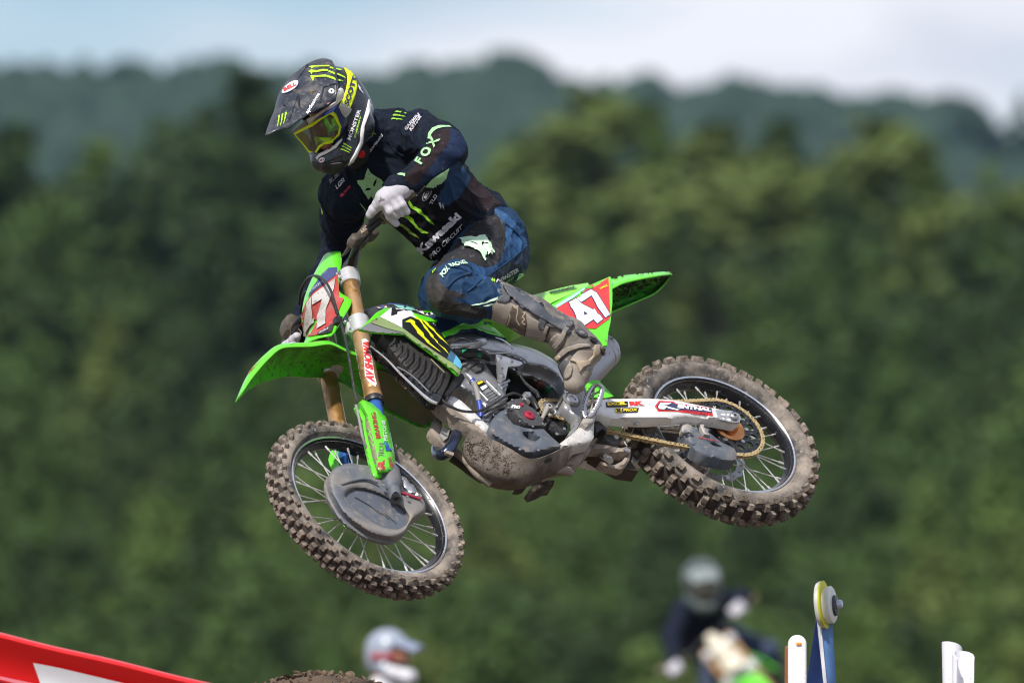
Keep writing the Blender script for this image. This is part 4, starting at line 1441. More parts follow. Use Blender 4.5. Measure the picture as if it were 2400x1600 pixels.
# ------------------------------------------------------------------ radiator shroud, tank, side covers
tank = P('fuel_tank', 5, [(160, 335, .05), (156, 225, .0), (290, 184, .0), (440, 153, .0), (600, 165, .0), (800, 205, .0), (930, 232, .02), (1100, 236, .05), (1150, 330, .09), (900, 400, .1), (600, 400, .1), (300, 380, .09)], BLACK, thick=.12, g=9, bulge=.02, bw=40)
lay_poly('tank_graphic', BIKE, V(5, (300, 200), (380, 172), (420, 190), (430, 205), (330, 214)), [tank], WHITE, tank, .0012)
text('VP', BIKE, V(5, (316, 208), (420, 204), (406, 178), (312, 186)), [tank], REDD, tank, .09, off=.002)
text('3', BIKE, V(5, (350, 210), (385, 208), (380, 178), (346, 182)), [tank], BLUEP, tank, .05, off=.0026)
lay_poly('tank_graphic', BIKE, V(5, (500, 172), (600, 172), (820, 212), (850, 232), (700, 235), (560, 208)), [tank], TEAL, tank, .0012)
lay_poly('tank_graphic', BIKE, V(5, (440, 156), (600, 168), (720, 190), (560, 178), (430, 166)), [tank], BLUEP, tank, .0016)
lay_poly('tank_graphic', BIKE, V(5, (850, 236), (1010, 240), (1100, 250), (1050, 275), (840, 262)), [tank], GREEN, tank, .002)
lay_poly('tank_graphic', BIKE, V(5, (740, 232), (860, 214), (820, 245), (1090, 285), (1120, 295), (960, 310), (860, 290)), [tank], WHITE, tank, .0016)
shr = P('radiator_shroud', 5, [(108, 450, .205), (215, 345, .19), (300, 258, .165), (395, 206, .14), (470, 202, .13), (600, 215, .125), (720, 246, .125), (790, 300, .14), (860, 340, .15), (960, 378, .16), (1060, 515, .185), (1140, 640, .195), (1210, 740, .20), (1286, 845, .205), (1281, 890, .205), (1255, 972, .205), (1228, 962, .205), (1140, 880, .21), (1000, 765, .215), (800, 625, .222), (640, 502, .225), (420, 487, .222), (230, 476, .212)], GREEN, thick=.008, g=8, er=.004, rw=5, ctrl=[(820 + x / 4.9, 680 + y / 4.9, yy) for x, y, yy in ((215, 380, .206), (430, 440, .215), (640, 470, .222), (900, 520, .205), (1000, 640, .208), (1120, 780, .208), (700, 380, .185), (500, 320, .175))])
lay_poly('shroud_lip', BIKE, V(5, (112, 450), (218, 378), (430, 450), (640, 502), (420, 487), (230, 476)), [shr], GREYP, shr, .0008)
lay_poly('shroud_graphic', BIKE, V(5, (340, 310), (460, 215), (480, 205), (600, 217), (735, 250), (800, 310), (790, 325), (690, 305), (600, 340), (600, 438), (470, 380)), [shr], WHITE, shr, .0008)
lay_poly('shroud_graphic', BIKE, V(5, (478, 206), (545, 208), (560, 222), (595, 206), (665, 240), (625, 236), (545, 250), (540, 280), (470, 300)), [shr], INK, shr, .0014)
lay_poly('shroud_graphic', BIKE, V(5, (598, 345), (690, 305), (790, 325), (880, 350), (960, 382), (1055, 515), (1140, 645), (1210, 745), (1240, 790), (1180, 840), (1000, 730), (800, 590), (600, 440)), [shr], INK, shr, .0008)
lay_poly('shroud_graphic', BIKE, V(5, (1210, 745), (1286, 845), (1280, 880), (1258, 905), (1180, 842)), [shr], CYAN, shr, .0014)
lay_poly('shroud_graphic', BIKE, V(5, (1150, 700), (1212, 748), (1182, 842), (1110, 790)), [shr], mat('steel_blue_print', (.05, .13, .22), .4), shr, .0016)
for pts in ([(628, 372), (690, 340), (720, 352), (745, 370), (745, 400), (810, 470), (840, 500), (850, 540), (905, 590), (912, 610), (1045, 722), (1000, 695), (880, 610), (850, 570), (770, 500), (760, 470), (705, 400), (690, 380)],
            [(735, 330), (775, 310), (820, 345), (838, 390), (885, 440), (900, 470), (955, 530), (960, 555), (1000, 590), (1010, 620), (1090, 680), (1135, 745), (1080, 690), (1060, 670), (985, 600), (975, 580), (920, 535), (905, 500), (850, 440), (830, 400), (790, 350)],
            [(820, 345), (850, 350), (900, 390), (910, 410), (960, 450), (985, 490), (1060, 560), (1075, 580), (1140, 650), (1060, 580), (1030, 560), (960, 480), (900, 430), (870, 400)]):
    lay_poly('claw_mark', BIKE, V(5, *pts), [shr], CLAWY, shr, .002, g=5)
text('MAXIMA', BIKE, V(5, (945, 390), (1045, 455), (1056, 435), (958, 372)), [shr], WHITE, shr, .05, off=.002)
lay_poly('mud_film', BIKE, V(5, (222, 376), (340, 312), (600, 440), (800, 592), (1000, 732), (1180, 845), (1260, 930), (1255, 972), (1140, 880), (1000, 765), (800, 625), (640, 502), (430, 450)), [shr], mat('mud_film', (.20, .30, .10), .7, dirt=.55, dcol=(.22, .18, .13), dscale=16), shr, .0022)
gs = P('shroud_fin', 5, [(738, 262, .15), (830, 285, .15), (930, 318, .155), (1014, 345, .16), (985, 358, .165), (880, 352, .165), (800, 320, .16)], GREEN, thick=.01, g=7, er=.003, rw=4)
sidec = P('side_cover', 5, [(860, 300, .09), (1100, 235, .09), (1210, 300, .10), (1400, 330, .11), (1520, 355, .115), (1640, 420, .12), (1800, 560, .12), (1760, 530, .125), (1560, 482, .13), (1450, 442, .13), (1290, 442, .13), (1200, 500, .13), (1082, 545, .13), (1045, 495, .13), (960, 370, .12)], NAVY, thick=.02, g=9, bulge=.006, bw=20)
lay_poly('cover_graphic', BIKE, V(5, (1050, 492), (1150, 455), (1250, 400), (1350, 362), (1450, 335), (1560, 375), (1660, 440), (1780, 545), (1560, 482), (1450, 442), (1290, 442), (1200, 500), (1082, 545)), [sidec], GREEN, sidec, .001)
lay_poly('cover_graphic', BIKE, V(5, (1150, 480), (1270, 415), (1400, 395), (1560, 420), (1700, 500), (1560, 465), (1450, 425), (1290, 425)), [sidec], mat('pale_green_print', (.22, .50, .16), .4), sidec, .0016)
lay_poly('cover_graphic', BIKE, V(5, (1200, 330), (1400, 335), (1330, 362), (1240, 395)), [sidec], BLUEP, sidec, .0016)
# seat and tail
seat = P('seat', 7, [(0, 610, .06), (150, 500, .05), (400, 420, .04), (630, 342, .03), (800, 300, .03), (900, 272, .03), (1100, 226, .03), (1278, 196, .03), (1298, 216, .05), (1215, 262, .09), (900, 405, .10), (830, 452, .11), (600, 560, .12), (250, 620, .12)], GREENLITE, thick=.12, g=10, bulge=.008, bw=18)
lay_poly('seat_badge', BIKE, V(7, (850, 300), (1130, 232), (1170, 262), (900, 330)), [seat], mat('badge_green', (.10, .40, .05), .45), seat, .001)
text('Kawasaki', BIKE, V(7, (880, 322), (1135, 264), (1130, 238), (876, 296)), [seat], INK, seat, .05, off=.0018)
# number board and tail
sp = P('side_number_plate', 7, [(826, 456, .10), (1000, 365, .10), (1210, 256, .095), (1345, 204, .09), (1520, 128, .085), (1536, 150, .09), (1546, 300, .105), (1545, 420, .12), (1526, 620, .135), (1502, 730, .14), (1490, 870, .14), (1440, 880, .14), (1290, 800, .14), (1100, 700, .14), (960, 600, .13), (900, 520, .12)], GREEN, thick=.012, g=9, er=.004, rw=5)
lay_poly('number_field', BIKE, V(7, (940, 474), (1085, 395), (1205, 330), (1400, 215), (1502, 140), (1522, 560), (1505, 592), (1362, 696), (1190, 684), (1090, 612), (985, 560)), [sp], RED, sp, .0008)
lay_poly('number_stripe', BIKE, V(7, (945, 470), (920, 450), (1090, 350), (1210, 272), (1290, 225), (1230, 285), (1110, 372)), [sp], mat('pale_blue_stripe', (.40, .62, .78), .4), sp, .001)
lay_poly('number_stripe', BIKE, V(7, (1205, 330), (1260, 270), (1350, 200), (1500, 138), (1480, 160), (1350, 240)), [sp], mat('magenta_stripe', (.62, .02, .12), .4), sp, .0012)
four = V(7, (1075, 412), (1155, 372), (1212, 430), (1330, 492), (1352, 486), (1384, 540), (1410, 552), (1440, 598), (1378, 642), (1340, 598), (1228, 672), (1165, 620), (1150, 560), (1118, 490), (1098, 470))
sevn = V(7, (1160, 372), (1212, 328), (1312, 276), (1372, 312), (1442, 420), (1518, 545), (1470, 580), (1388, 470), (1342, 378), (1318, 340), (1240, 392), (1206, 412))
NAVYL = mat('navy_outline', (.03, .03, .10), .4)
def grow(poly, d):
    q = np.array([p[:2] for p in poly])
    n = len(q)
    ar = sum(q[i][0] * q[(i + 1) % n][1] - q[(i + 1) % n][0] * q[i][1] for i in range(n))
    out = []
    for i in range(n):
        a, b, c = q[i - 1], q[i], q[(i + 1) % n]
        n1 = np.array([(b - a)[1], -(b - a)[0]]); n1 /= np.linalg.norm(n1)
        n2 = np.array([(c - b)[1], -(c - b)[0]]); n2 /= np.linalg.norm(n2)
        m_ = n1 + n2
        m_ /= max(np.linalg.norm(m_), .6)
        out.append(tuple(b + m_ * d * (1 if ar > 0 else -1)))
    return out
tri4 = V(7, (1230, 508), (1240, 556), (1280, 538))
for dg_, hh in ((four, tri4), (sevn, None)):
    lay_poly('digit_outline', BIKE, grow(dg_, 2.2), [sp], NAVYL, sp, .0014, g=6)
    lay_poly('digit', BIKE, dg_, [sp], WHITE, sp, .002, g=6, holes=[hh] if hh else ())
text('SMX', BIKE, V(7, (1415, 275), (1500, 240), (1490, 215), (1400, 262)), [sp], YELLOW, sp, .03, off=.002)
strut = V(7, (1215, 262), (1196, 300), (1172, 420), (1130, 470), (1092, 500), (1086, 610), (1100, 610), (1106, 510), (1160, 465), (1186, 415), (1205, 320))
panel('plate_rib', BIKE, [p + (.112,) for p in strut], GREEN, sp, y=.112, thick=.012, g=6, er=.003, rw=3)
P('grab_recess', 7, [(1256, 240), (1330, 232), (1345, 240), (1320, 254), (1270, 258)], GREENIN, y=.10, thick=.004, g=5, parent=sp)
# rear fender
rl = resamp([BIKE.at(*p) for p in V(7, (1450, 290, .10), (1540, 255, .095), (1650, 200, .09), (1850, 150, .08), (2050, 115, .06), (2192, 98, .02))], 30)
rc = resamp([BIKE.at(*p) for p in V(7, (1440, 215, .05), (1535, 160, .04), (1620, 126, .035), (1900, 92, .03), (2100, 75, .02), (2188, 82, .0))], 30)
rr = resamp([BIKE.at(*p) for p in V(7, (1430, 570, -.10), (1545, 524, -.095), (1700, 458, -.09), (1850, 392, -.085), (2010, 318, -.075), (2110, 225, -.055), (2196, 110, -.01))], 30)
vv = []
for i in range(30):
    a, c, r = rl[i], rc[i], rr[i]
    c2 = r + (c - a) * .8
    for q in spline([a, a + (c - a) * .6, c, (c + c2) / 2 + (c - a) * .12, c2, r], 13):
        vv.append(Vector(q))
me = bpy.data.meshes.new('rear_fender')
me.from_pydata(vv, [], [(i * 13 + k, i * 13 + k + 1, (i + 1) * 13 + k + 1, (i + 1) * 13 + k) for i in range(29) for k in range(12)])
me.materials.append(GREEN)
me.materials.append(mat('green_underside_caked', (.05, .42, .016), .6, dirt=.62, dcol=(.035, .024, .016), dscale=9, bump=.5))
finish(me, 60)
bm = bmesh.new()
bm.from_mesh(me)
if sum(f.normal.z * f.calc_area() for f in bm.faces) < 0:
    bmesh.ops.reverse_faces(bm, faces=bm.faces)
bm.to_mesh(me)
bm.free()
rfen = link('rear_fender', me, None, bike)
md = rfen.modifiers.new('s', 'SOLIDIFY')
md.thickness = .005
md.offset = -1
md.material_offset = 1
# clods of mud stuck under the tail
rg = random.Random(12)
cl = []
fvs = [v.co.copy() for v in me.vertices]
for k in range(420):
    i = rg.randrange(1, 28)
    j = rg.choice([3, 4, 5, 6, 6, 7, 7, 8, 9])
    if rg.random() < (j - 6) * .28:
        continue
    p = fvs[i * 13 + j].lerp(fvs[(i + 1) * 13 + j], rg.random()) + Vector((rg.uniform(-.006, .006), rg.uniform(-.012, .012), -.008))
    s = rg.uniform(.003, .009)
    cl.append(rbox_data(p, (Vector((rg.gauss(0, 1), rg.gauss(0, 1), rg.gauss(0, 1))), Vector((rg.gauss(0, 1), rg.gauss(0, 1), 1)), Vector((1, rg.gauss(0, 1), rg.gauss(0, 1)))), (s, s * .8, s * .7), .3, 1))
o = mesh_obj('mud_clods', *merge(*cl), mat('dark_mud', (.035, .025, .017), .95, bump=.5), rfen, 40)
o['kind'] = 'stuff'
P('mud_flap', 7, [(1255, 1300), (1318, 1246), (1400, 1248), (1560, 1420), (1470, 1440), (1300, 1430)], GREEN, y=-.03, thick=.006, g=8)
# silencer
s0, s1 = BIKE.at(*V(7, (1500, 880, -.13))[0]), BIKE.at(*V(7, (1130, 1290, -.13))[0])
sil = lathe('silencer', [(0, .0), (.026, .0), (.030, .004), (.047, .012), (.056, .03), (.059, .034), (.059, .07), (.0575, .072), (.0575, .30), (.05, .34), (.028, .42), (.022, .5), (0, .5)], s0, s1 - s0, TITAN, bike, 40)
lay_poly('silencer_badge', BIKE, V(7, (1508, 745), (1540, 732), (1590, 790), (1545, 815), (1505, 770)), [sil], INK, sil, .001)
lay_poly('silencer_badge', BIKE, V(7, (1512, 748), (1540, 738), (1580, 786), (1548, 800), (1512, 772)), [sil], RED, sil, .0018)
for px in ((1615, 925), (1560, 830)):
    h = bvh([sil]).ray_cast(BIKE.c, BIKE.dir(*V(7, px)[0]))
    if h[0] is not None:
        bolt(h[0], .003, .002, h[1], STEEL, sil)
# ------------------------------------------------------------------ black backing for shaded gaps, frame, engine
P('shade_backing', 6, [(380, 130), (900, 90), (1200, 250), (1440, 420), (1440, 760), (1250, 900), (700, 900), (450, 620)], BLACKHOLE, y=-.02, thick=.06, g=20)  # black sheet behind the engine gaps, their shade put into its colour
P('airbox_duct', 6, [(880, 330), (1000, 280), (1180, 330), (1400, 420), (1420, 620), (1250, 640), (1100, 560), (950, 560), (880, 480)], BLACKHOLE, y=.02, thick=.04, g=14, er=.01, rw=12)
spar = P('frame_spar', 6, [(330, 15, .11), (480, -20, .10), (650, -5, .11), (800, 45, .12), (900, 92, .125), (1000, 108, .125), (1150, 150, .125), (1250, 200, .13), (1340, 262, .13), (1402, 345, .13), (1432, 440, .13), (1440, 600, .13), (1400, 600, .13), (1408, 500, .13), (1375, 425, .13), (1300, 372, .13), (1200, 322, .13), (1050, 292, .13), (1035, 268, .13), (950, 232, .13), (800, 200, .13), (720, 188, .13), (620, 168, .125), (540, 152, .12), (380, 156, .11), (362, 112, .11), (420, 78, .11)], ALU, thick=.05, g=5, er=.022, rw=17, cr=130)
T_('weld_bead', 6, [(720, 190, .139), (820, 188, .14), (925, 178, .142), (948, 150, .142), (920, 110, .142), (850, 62, .139), (790, 42, .13)], .0022, ALUB, parent=spar, n=30, seg=6)
T_('weld_bead', 6, [(380, 92, .125), (480, 45, .13), (610, 92, .138), (650, 70, .138), (640, 40, .13)], .0018, ALUB, parent=spar, n=20, seg=6)
T_('frame_tube', 6, [(360, 118, .10), (440, 112, .105), (530, 105, .11), (610, 95, .12), (680, 82, .12)], [.013, .015, .015, .016, .014], ALU, n=16, seg=14)
hang = P('engine_hanger', 6, [(790, 196), (832, 198), (1028, 266), (1040, 282), (1010, 302), (905, 312), (892, 370), (884, 424), (850, 446), (815, 428), (808, 340), (803, 262)], ALUB, y=.142, thick=.008, g=7, er=.002, rw=3)
for q in ((832, 224), (935, 262), (850, 395)):
    bolt(BIKE.at(*V(6, (q[0], q[1], .142))[0]), .006, .006, parent=hang)
bolt(BIKE.at(*V(6, (850, 332, .139))[0]), .003, .004, m=BLACKHOLE, parent=hang)
# cylinder head
head = P('cylinder_head', 6, [(432, 492), (560, 330), (590, 350), (640, 352), (672, 330), (680, 262), (792, 420), (884, 545), (872, 598), (700, 700), (660, 660), (560, 560)], ALU, y=.075, thick=.10, g=8, er=.008, rw=8)
P('valve_cover', 6, [(465, 300), (500, 255), (545, 232), (620, 235), (682, 262), (600, 305), (556, 335), (500, 392)], mat('grey_magnesium', (.17, .165, .16), .5, dirt=.3), y=.078, thick=.09, g=7, er=.01, rw=8, parent=head)
P('head_port', 6, [(572, 322), (620, 290), (668, 268), (676, 300), (655, 340), (612, 352)], mat('dark_port', (.06, .06, .06), .6, dirt=.4), y=.082, thick=.03, g=5, parent=head)
lb = P('warning_label', 6, [(608, 456), (668, 430), (722, 498), (664, 540)], INK, y=.0775, thick=.002, g=8, parent=head)
lay_poly('label_field', BIKE, V(6, (616, 458), (664, 438), (676, 454), (630, 478)), [lb], YELLOW, head, .0006)
lay_poly('label_field', BIKE, V(6, (645, 500), (700, 474), (716, 498), (668, 530)), [lb], WHITE, head, .0006)
for a, b_, r in (((705, 445), (835, 575), 18), ((640, 540), (720, 625), 16), ((720, 690), (862, 608), 14)):
    T_('head_stud', 6, [(a[0], a[1], .085), (b_[0], b_[1], .085)], r / 3.92 / 740, ALU, parent=head, n=None, seg=10)
P('cylinder_base', 6, [(690, 640), (780, 600), (882, 540), (905, 480), (890, 455), (850, 460), (820, 490), (880, 560), (905, 600), (800, 690), (720, 740), (680, 700)], ALU, y=.06, thick=.08, g=8, er=.006, rw=6)
for q in ((835, 470), (860, 492), (880, 455)):
    T_('head_pipe', 6, [(q[0] - 20, q[1] + 14, .07), (q[0] + 32, q[1] - 16, .07)], .006, ALU, parent=head, n=None, seg=10)
# hoses and wires around the head
T_('vent_hose', 6, [(430, 165, .09), (520, 195, .10), (600, 200, .10), (690, 220, .09), (760, 262, .06)], .0095, HOSE, n=20, seg=12)
T_('hose_band', 6, [(612, 200, .10), (650, 208, .10)], .0105, GREENANO, n=None, seg=12)
T_('wire_plug', 6, [(405, 165, .12), (470, 180, .12)], .009, BLACK, n=None, seg=8)
T_('wire_plug_tip', 6, [(470, 180, .12), (522, 150, .12)], [.006, .002], mat('plug_green', (.02, .4, .15), .4), n=None, seg=8)
T_('coolant_pipe', 5, [(1230, 1000, .11), (1290, 978, .12), (1340, 975, .13), (1385, 1010, .135), (1410, 1060, .135)], .0098, ALU, n=20, seg=12)
T_('coolant_hose', 5, [(1405, 1040, .135), (1440, 1110, .135), (1468, 1200, .13), (1480, 1270, .125)], .0088, HOSEG, n=18, seg=12)
T_('coolant_hose', 5, [(1478, 1262, .125), (1490, 1330, .12), (1500, 1400, .115), (1505, 1455, .11)], .0084, HOSEB, n=14, seg=12)
T_('hose_band', 5, [(1392, 1030, .136), (1418, 1052, .136)], .0105, HOSEB, n=None, seg=12)
T_('drain_hose', 5, [(1030, 1235, .15), (1120, 1310, .155), (1250, 1375, .155), (1400, 1395, .155), (1530, 1370, .15), (1660, 1300, .145), (1790, 1215, .14), (1880, 1185, .13), (1950, 1205, .12), (1985, 1235, .11)], .0045, HOSE, n=50, seg=8)
T_('clutch_line', 6, [(975, 320, .12), (1010, 380, .125), (1060, 455, .13), (1120, 510, .135), (1165, 545, .135)], [.0035, .0035, .0045, .006, .0075], HOSE, n=24, seg=8)
# shock reservoir
r0, r1 = BIKE.at(*V(6, (1110, 372, .05))[0]), BIKE.at(*V(6, (1300, 510, .05))[0])
res = lathe('shock_reservoir', [(0, 0), (.022, 0), (.025, .006), (.025, (r1 - r0).length - .012), (.0, (r1 - r0).length - .01)], r0, r1 - r0, mat('bronze_reservoir', (.075, .055, .045), .4, metal=.5, dirt=.3), bike, 24)
lathe('reservoir_cap', [(0, .018), (.018, .017), (.0225, .012), (.0225, 0), (0, 0)], r1 - (r1 - r0).normalized() * .012, r1 - r0, GREENANO, res, 24)
lay_poly('reservoir_label', BIKE, V(6, (1122, 405), (1165, 370), (1208, 400), (1160, 446)), [res], mat('tan_label', (.26, .22, .17), .6), res, .001)
text('KYB', BIKE, V(6, (1180, 500), (1250, 440), (1226, 424), (1165, 478)), [res], REDD, res, .05)
# radiator
rad = P('radiator', 5, [(380, 495, .19), (620, 505, .20), (800, 628, .20), (1000, 770, .195), (1140, 885, .19), (1172, 940, .185), (1120, 1090, .18), (1062, 1205, .17), (1000, 1205, .165), (900, 1135, .165), (700, 962, .17), (560, 800, .175), (430, 620, .18)], RADM, thick=.05, g=9, er=.004, rw=5)
for k in range(9):
    f = k / 8
    a = (520 + 560 * f, 540 + 380 * f)
    b_ = (455 + 480 * f, 640 + 520 * f)
    T_('louvre', 5, [(a[0], a[1], .203 - .01 * f), ((a[0] + b_[0]) / 2 + 20, (a[1] + b_[1]) / 2, .205 - .015 * f), (b_[0], b_[1], .193 - .015 * f)], .0036, RADM, parent=rad, n=10, seg=6, squash=(1.0, .5))
T_('radiator_rib', 5, [(930, 790, .205), (1010, 870, .203), (1085, 945, .198)], .0022, mat('khaki_edge', (.24, .22, .14), .6), parent=rad, n=8, seg=6)
rg_ = P('radiator_guard', 5, [(236, 570, .15), (330, 640, .16), (545, 872, .165), (705, 962, .17), (900, 1140, .17), (1062, 1210, .17), (1010, 1310, .165), (930, 1285, .16), (760, 1140, .155), (560, 945, .15), (420, 800, .15), (244, 650, .14)], GLOSSBLK, thick=.03, g=9, er=.006, rw=8)
T_('edge_highlight', 5, [(240, 640, .145), (420, 790, .155), (560, 935, .155), (760, 1128, .16), (930, 1272, .165), (1000, 1300, .17)], [.003, .003, .004, .0045, .006, .005], ALUB, parent=rg_, n=30, seg=8)  # bright tubes model the highlight along the gloss black edge
T_('edge_highlight', 5, [(540, 880, .172), (640, 930, .175), (760, 1020, .178), (900, 1160, .178)], .0022, STEEL, parent=rg_, n=20, seg=6)
P('radiator_tank', 5, [(1172, 940), (1245, 965), (1300, 960), (1320, 1010), (1250, 1040), (1180, 1180), (1110, 1230), (1062, 1205), (1120, 1090)], BLACK, y=.165, thick=.04, g=8, er=.006, rw=6)
P('frame_bracket', 5, [(1250, 960), (1320, 940), (1350, 985), (1310, 1030), (1250, 1020)], ALUB, y=.15, thick=.02, g=6, er=.004, rw=4)
# down tube and cradle
P('down_tube', 6, [(325, 588), (405, 580), (478, 626), (600, 735), (728, 858), (720, 920), (690, 905), (560, 800), (420, 692), (340, 640)], WHITEM, y=.13, thick=.035, g=8, er=.008, rw=8)
P('cradle_rail', 6, [(245, 640), (300, 600), (345, 640), (440, 720), (600, 830), (740, 930), (870, 1020), (960, 1075), (940, 1110), (840, 1060), (700, 970), (580, 898), (480, 838), (300, 700)], MUDTAN, y=.125, thick=.04, g=8, er=.008, rw=8)
P('cradle_gusset', 6, [(190, 890), (205, 840), (245, 760), (275, 735), (300, 760), (296, 850), (385, 900), (360, 1000), (318, 1042), (240, 965), (205, 930)], MUDTAN, y=.06, thick=.03, g=7, er=.006, rw=7, holes=[V(6, (292, 838), (322, 838), (326, 870), (300, 868))])
P('cradle_plate', 6, [(300, 860), (372, 884), (350, 960), (318, 985), (278, 930)], ALUM, y=.068, thick=.006, g=7)
T_('exhaust_header', 6, [(455, 760, .02), (448, 850, .05), (425, 950, .075), (380, 1050, .085), (320, 1110, .075), (265, 1115, .04), (250, 1070, .0), (275, 1020, -.05), (330, 990, -.09)], [.0185] * 9, PIPE, n=44, seg=20)
P('header_clamp', 6, [(335, 1075), (410, 1100), (400, 1125), (330, 1100)], MUDTAN, y=.1, thick=.01, g=6, er=.003, rw=3)
T_('cradle_lower', 6, [(300, 1000, .03), (420, 1090, .04), (520, 1180, .05), (620, 1300, .05), (740, 1390, .04)], [.012] * 5, MUDTAN, n=24, seg=10)
T_('frame_far_rail', 6, [(380, 1150, -.08), (470, 1210, -.08), (560, 1280, -.08), (660, 1350, -.06)], [.012] * 4, mat('dark_rail', (.05, .035, .028), .8), n=14, seg=8)
# skid plate
sk_u = V(6, (480, 1040, .09), (520, 962, .115), (585, 900, .125), (720, 965, .13), (860, 1032, .135), (960, 1085, .14), (1050, 1140, .14), (1150, 1152, .14), (1300, 1105, .14), (1390, 1062, .14), (1482, 1040, .14))
sk_m = V(6, (490, 1110, .06), (540, 1160, .075), (640, 1230, .085), (760, 1290, .09), (880, 1330, .09), (960, 1345, .09), (1060, 1340, .09), (1160, 1315, .09), (1280, 1270, .09), (1380, 1230, .09), (1440, 1180, .10))
sk_l = V(6, (500, 1180, .02), (560, 1262, .02), (640, 1332, .02), (740, 1402, .0), (850, 1428, -.02), (960, 1432, -.03), (1050, 1412, -.03), (1150, 1372, -.03), (1250, 1335, -.03), (1350, 1292, -.03), (1430, 1210, -.02))
skid = strip('skid_plate', BIKE, [sk_u, sk_m, sk_l], mat('muddy_skid_plate', (0.175, 0.148, 0.125), 0.85, bump=0.5, bscale=60, var=0.25, dscale=6, dirt=0.66, dcol=(0.075, 0.056, 0.042)), bike, nu=40, nv=16, thick=.004)
cl = []
tr = bvh([skid])
blobs_ = [(640, 1010, 90, 40), (720, 1080, 130, 60), (820, 1120, 120, 60), (900, 1190, 70, 50), (640, 1130, 90, 60), (740, 1220, 110, 50), (860, 1280, 70, 30), (560, 1060, 40, 60)]
for k in range(1100):
    bb = rg.choice(blobs_)
    x, y = bb[0] + rg.gauss(0, bb[2] * .6), bb[1] + rg.gauss(0, bb[3] * .6)
    if noise.noise(Vector((x * .02, y * .02, 3.3))) < -.12:
        continue
    h = tr.ray_cast(BIKE.c, BIKE.dir(*V(6, (x, y))[0]))
    if h[0] is None:
        continue
    s = rg.uniform(.002, .0055)
    cl.append(rbox_data(h[0], (Vector((rg.gauss(0, 1), rg.gauss(0, 1), rg.gauss(0, 1))), Vector((rg.gauss(0, 1), 1, rg.gauss(0, 1))), Vector((1, rg.gauss(0, 1), rg.gauss(0, 1)))), (s, s * .8, s * .7), .3, 1))
o = mesh_obj('mud_clods', *merge(*cl), mat('wet_mud_clod', (.06, .043, .031), .92, bump=.5, var=.4), skid, 40)
o['kind'] = 'stuff'
lay_poly('drain_hole', BIKE, V(6, (1226, 1172), (1250, 1150), (1300, 1148), (1296, 1172), (1250, 1194), (1228, 1192)), [skid], BLACKHOLE, skid, .003)
T_('plate_seam', 6, [(1012, 1178, .118), (975, 1240, .106), (935, 1312, .096)], .0018, mat('seam', (.03, .024, .02), .9), parent=skid, n=10, seg=6)
T_('skid_bracket', 6, [(1340, 1260, .07), (1400, 1262, .07), (1450, 1270, .06), (1478, 1285, .05)], [.012, .014, .016, .013], MUDTAN, n=14, seg=10)
T_('skid_rail', 6, [(1200, 1348, .02), (1290, 1310, .03), (1380, 1282, .045), (1440, 1276, .05)], .010, MUDTAN, n=16, seg=10)
P('far_footpeg', 6, [(1110, 1420), (1135, 1380), (1230, 1350), (1330, 1352), (1325, 1392), (1280, 1398), (1220, 1430), (1140, 1458)], mat('dark_peg', (.045, .035, .028), .85, dirt=.4), y=-.19, thick=.05, g=8, er=.006, rw=6)
P('far_stand', 6, [(965, 1440), (1010, 1418), (1085, 1398), (1060, 1430), (1010, 1448)], MATS['dark_peg'], y=-.08, thick=.02, g=7)
# engine covers
guard = P('engine_guard', 6, [(722, 882, .15), (760, 792, .15), (830, 722, .15), (890, 698, .15), (905, 780, .152), (950, 836, .155), (1060, 872, .158), (1150, 882, .158), (1232, 882, .158), (1300, 950, .156), (1390, 1030, .155), (1378, 1062, .152), (1250, 1086, .15), (1130, 1112, .15), (1050, 1106, .15), (960, 1062, .15), (860, 1012, .15), (742, 932, .15)], GUARD, thick=.05, g=7, er=.012, rw=12, holes=[V(6, (1040, 905), (1092, 902), (1140, 945), (1180, 982), (1150, 995), (1082, 970), (1044, 935))])
P('guard_slot_back', 6, [(1020, 890), (1110, 890), (1200, 980), (1170, 1010), (1070, 985), (1025, 945)], BLACKHOLE, y=.125, thick=.004, g=8, parent=guard)
cover = P('ignition_cover', 6, [(892, 642), (945, 610), (1040, 598), (1046, 632), (1080, 660), (1135, 690), (1182, 732), (1222, 800), (1236, 858), (1150, 872), (1060, 856), (985, 790), (905, 702)], mat('dark_grey_cover', (.055, .055, .06), .45, dirt=.22, dcol=(.16, .14, .12)), y=.158, thick=.05, g=7, er=.012, rw=12)
text('nc', BIKE, V(6, (930, 690), (1005, 700), (1018, 675), (942, 660)), [cover], WHITE, cover, .06)
c1 = BIKE.at(*V(6, (1097, 760, .158))[0])
lathe('oil_plug', [(0, .004), (.004, .004), (.0045, .008), (.014, .008), (.0172, .006), (.018, 0)], c1, (0, 1, 0), REDANO, cover, 24)
bolt(BIKE.at(*V(6, (1097, 758, .162))[0]), .0045, .003, m=INK, parent=cover)
c2_ = BIKE.at(*V(6, (1025, 660, .158))[0])
lathe('oil_plug', [(0, .002), (.003, .003), (.0065, .004), (.008, 0)], c2_, (0, 1, 0), REDANO, cover, 18)
for q in ((905, 690), (940, 618), (1040, 612), (1180, 745), (1222, 838), (1130, 862), (1010, 812)):
    bolt(BIKE.at(*V(6, (q[0], q[1], .152))[0]), .0036, .004, parent=cover)
for q in ((770, 900), (880, 740), (1010, 1075), (1180, 1082), (1340, 1045)):
    bolt(BIKE.at(*V(6, (q[0], q[1], .146))[0]), .0045, .005, parent=guard)
for k in range(5):
    T_('cooling_fin', 6, [(700 + 8 * k, 560 + 26 * k, .078), (760 + 10 * k, 520 + 26 * k, .079), (800 + 12 * k, 496 + 24 * k, .078)], .0016, ALU, parent=head, n=6, seg=6)
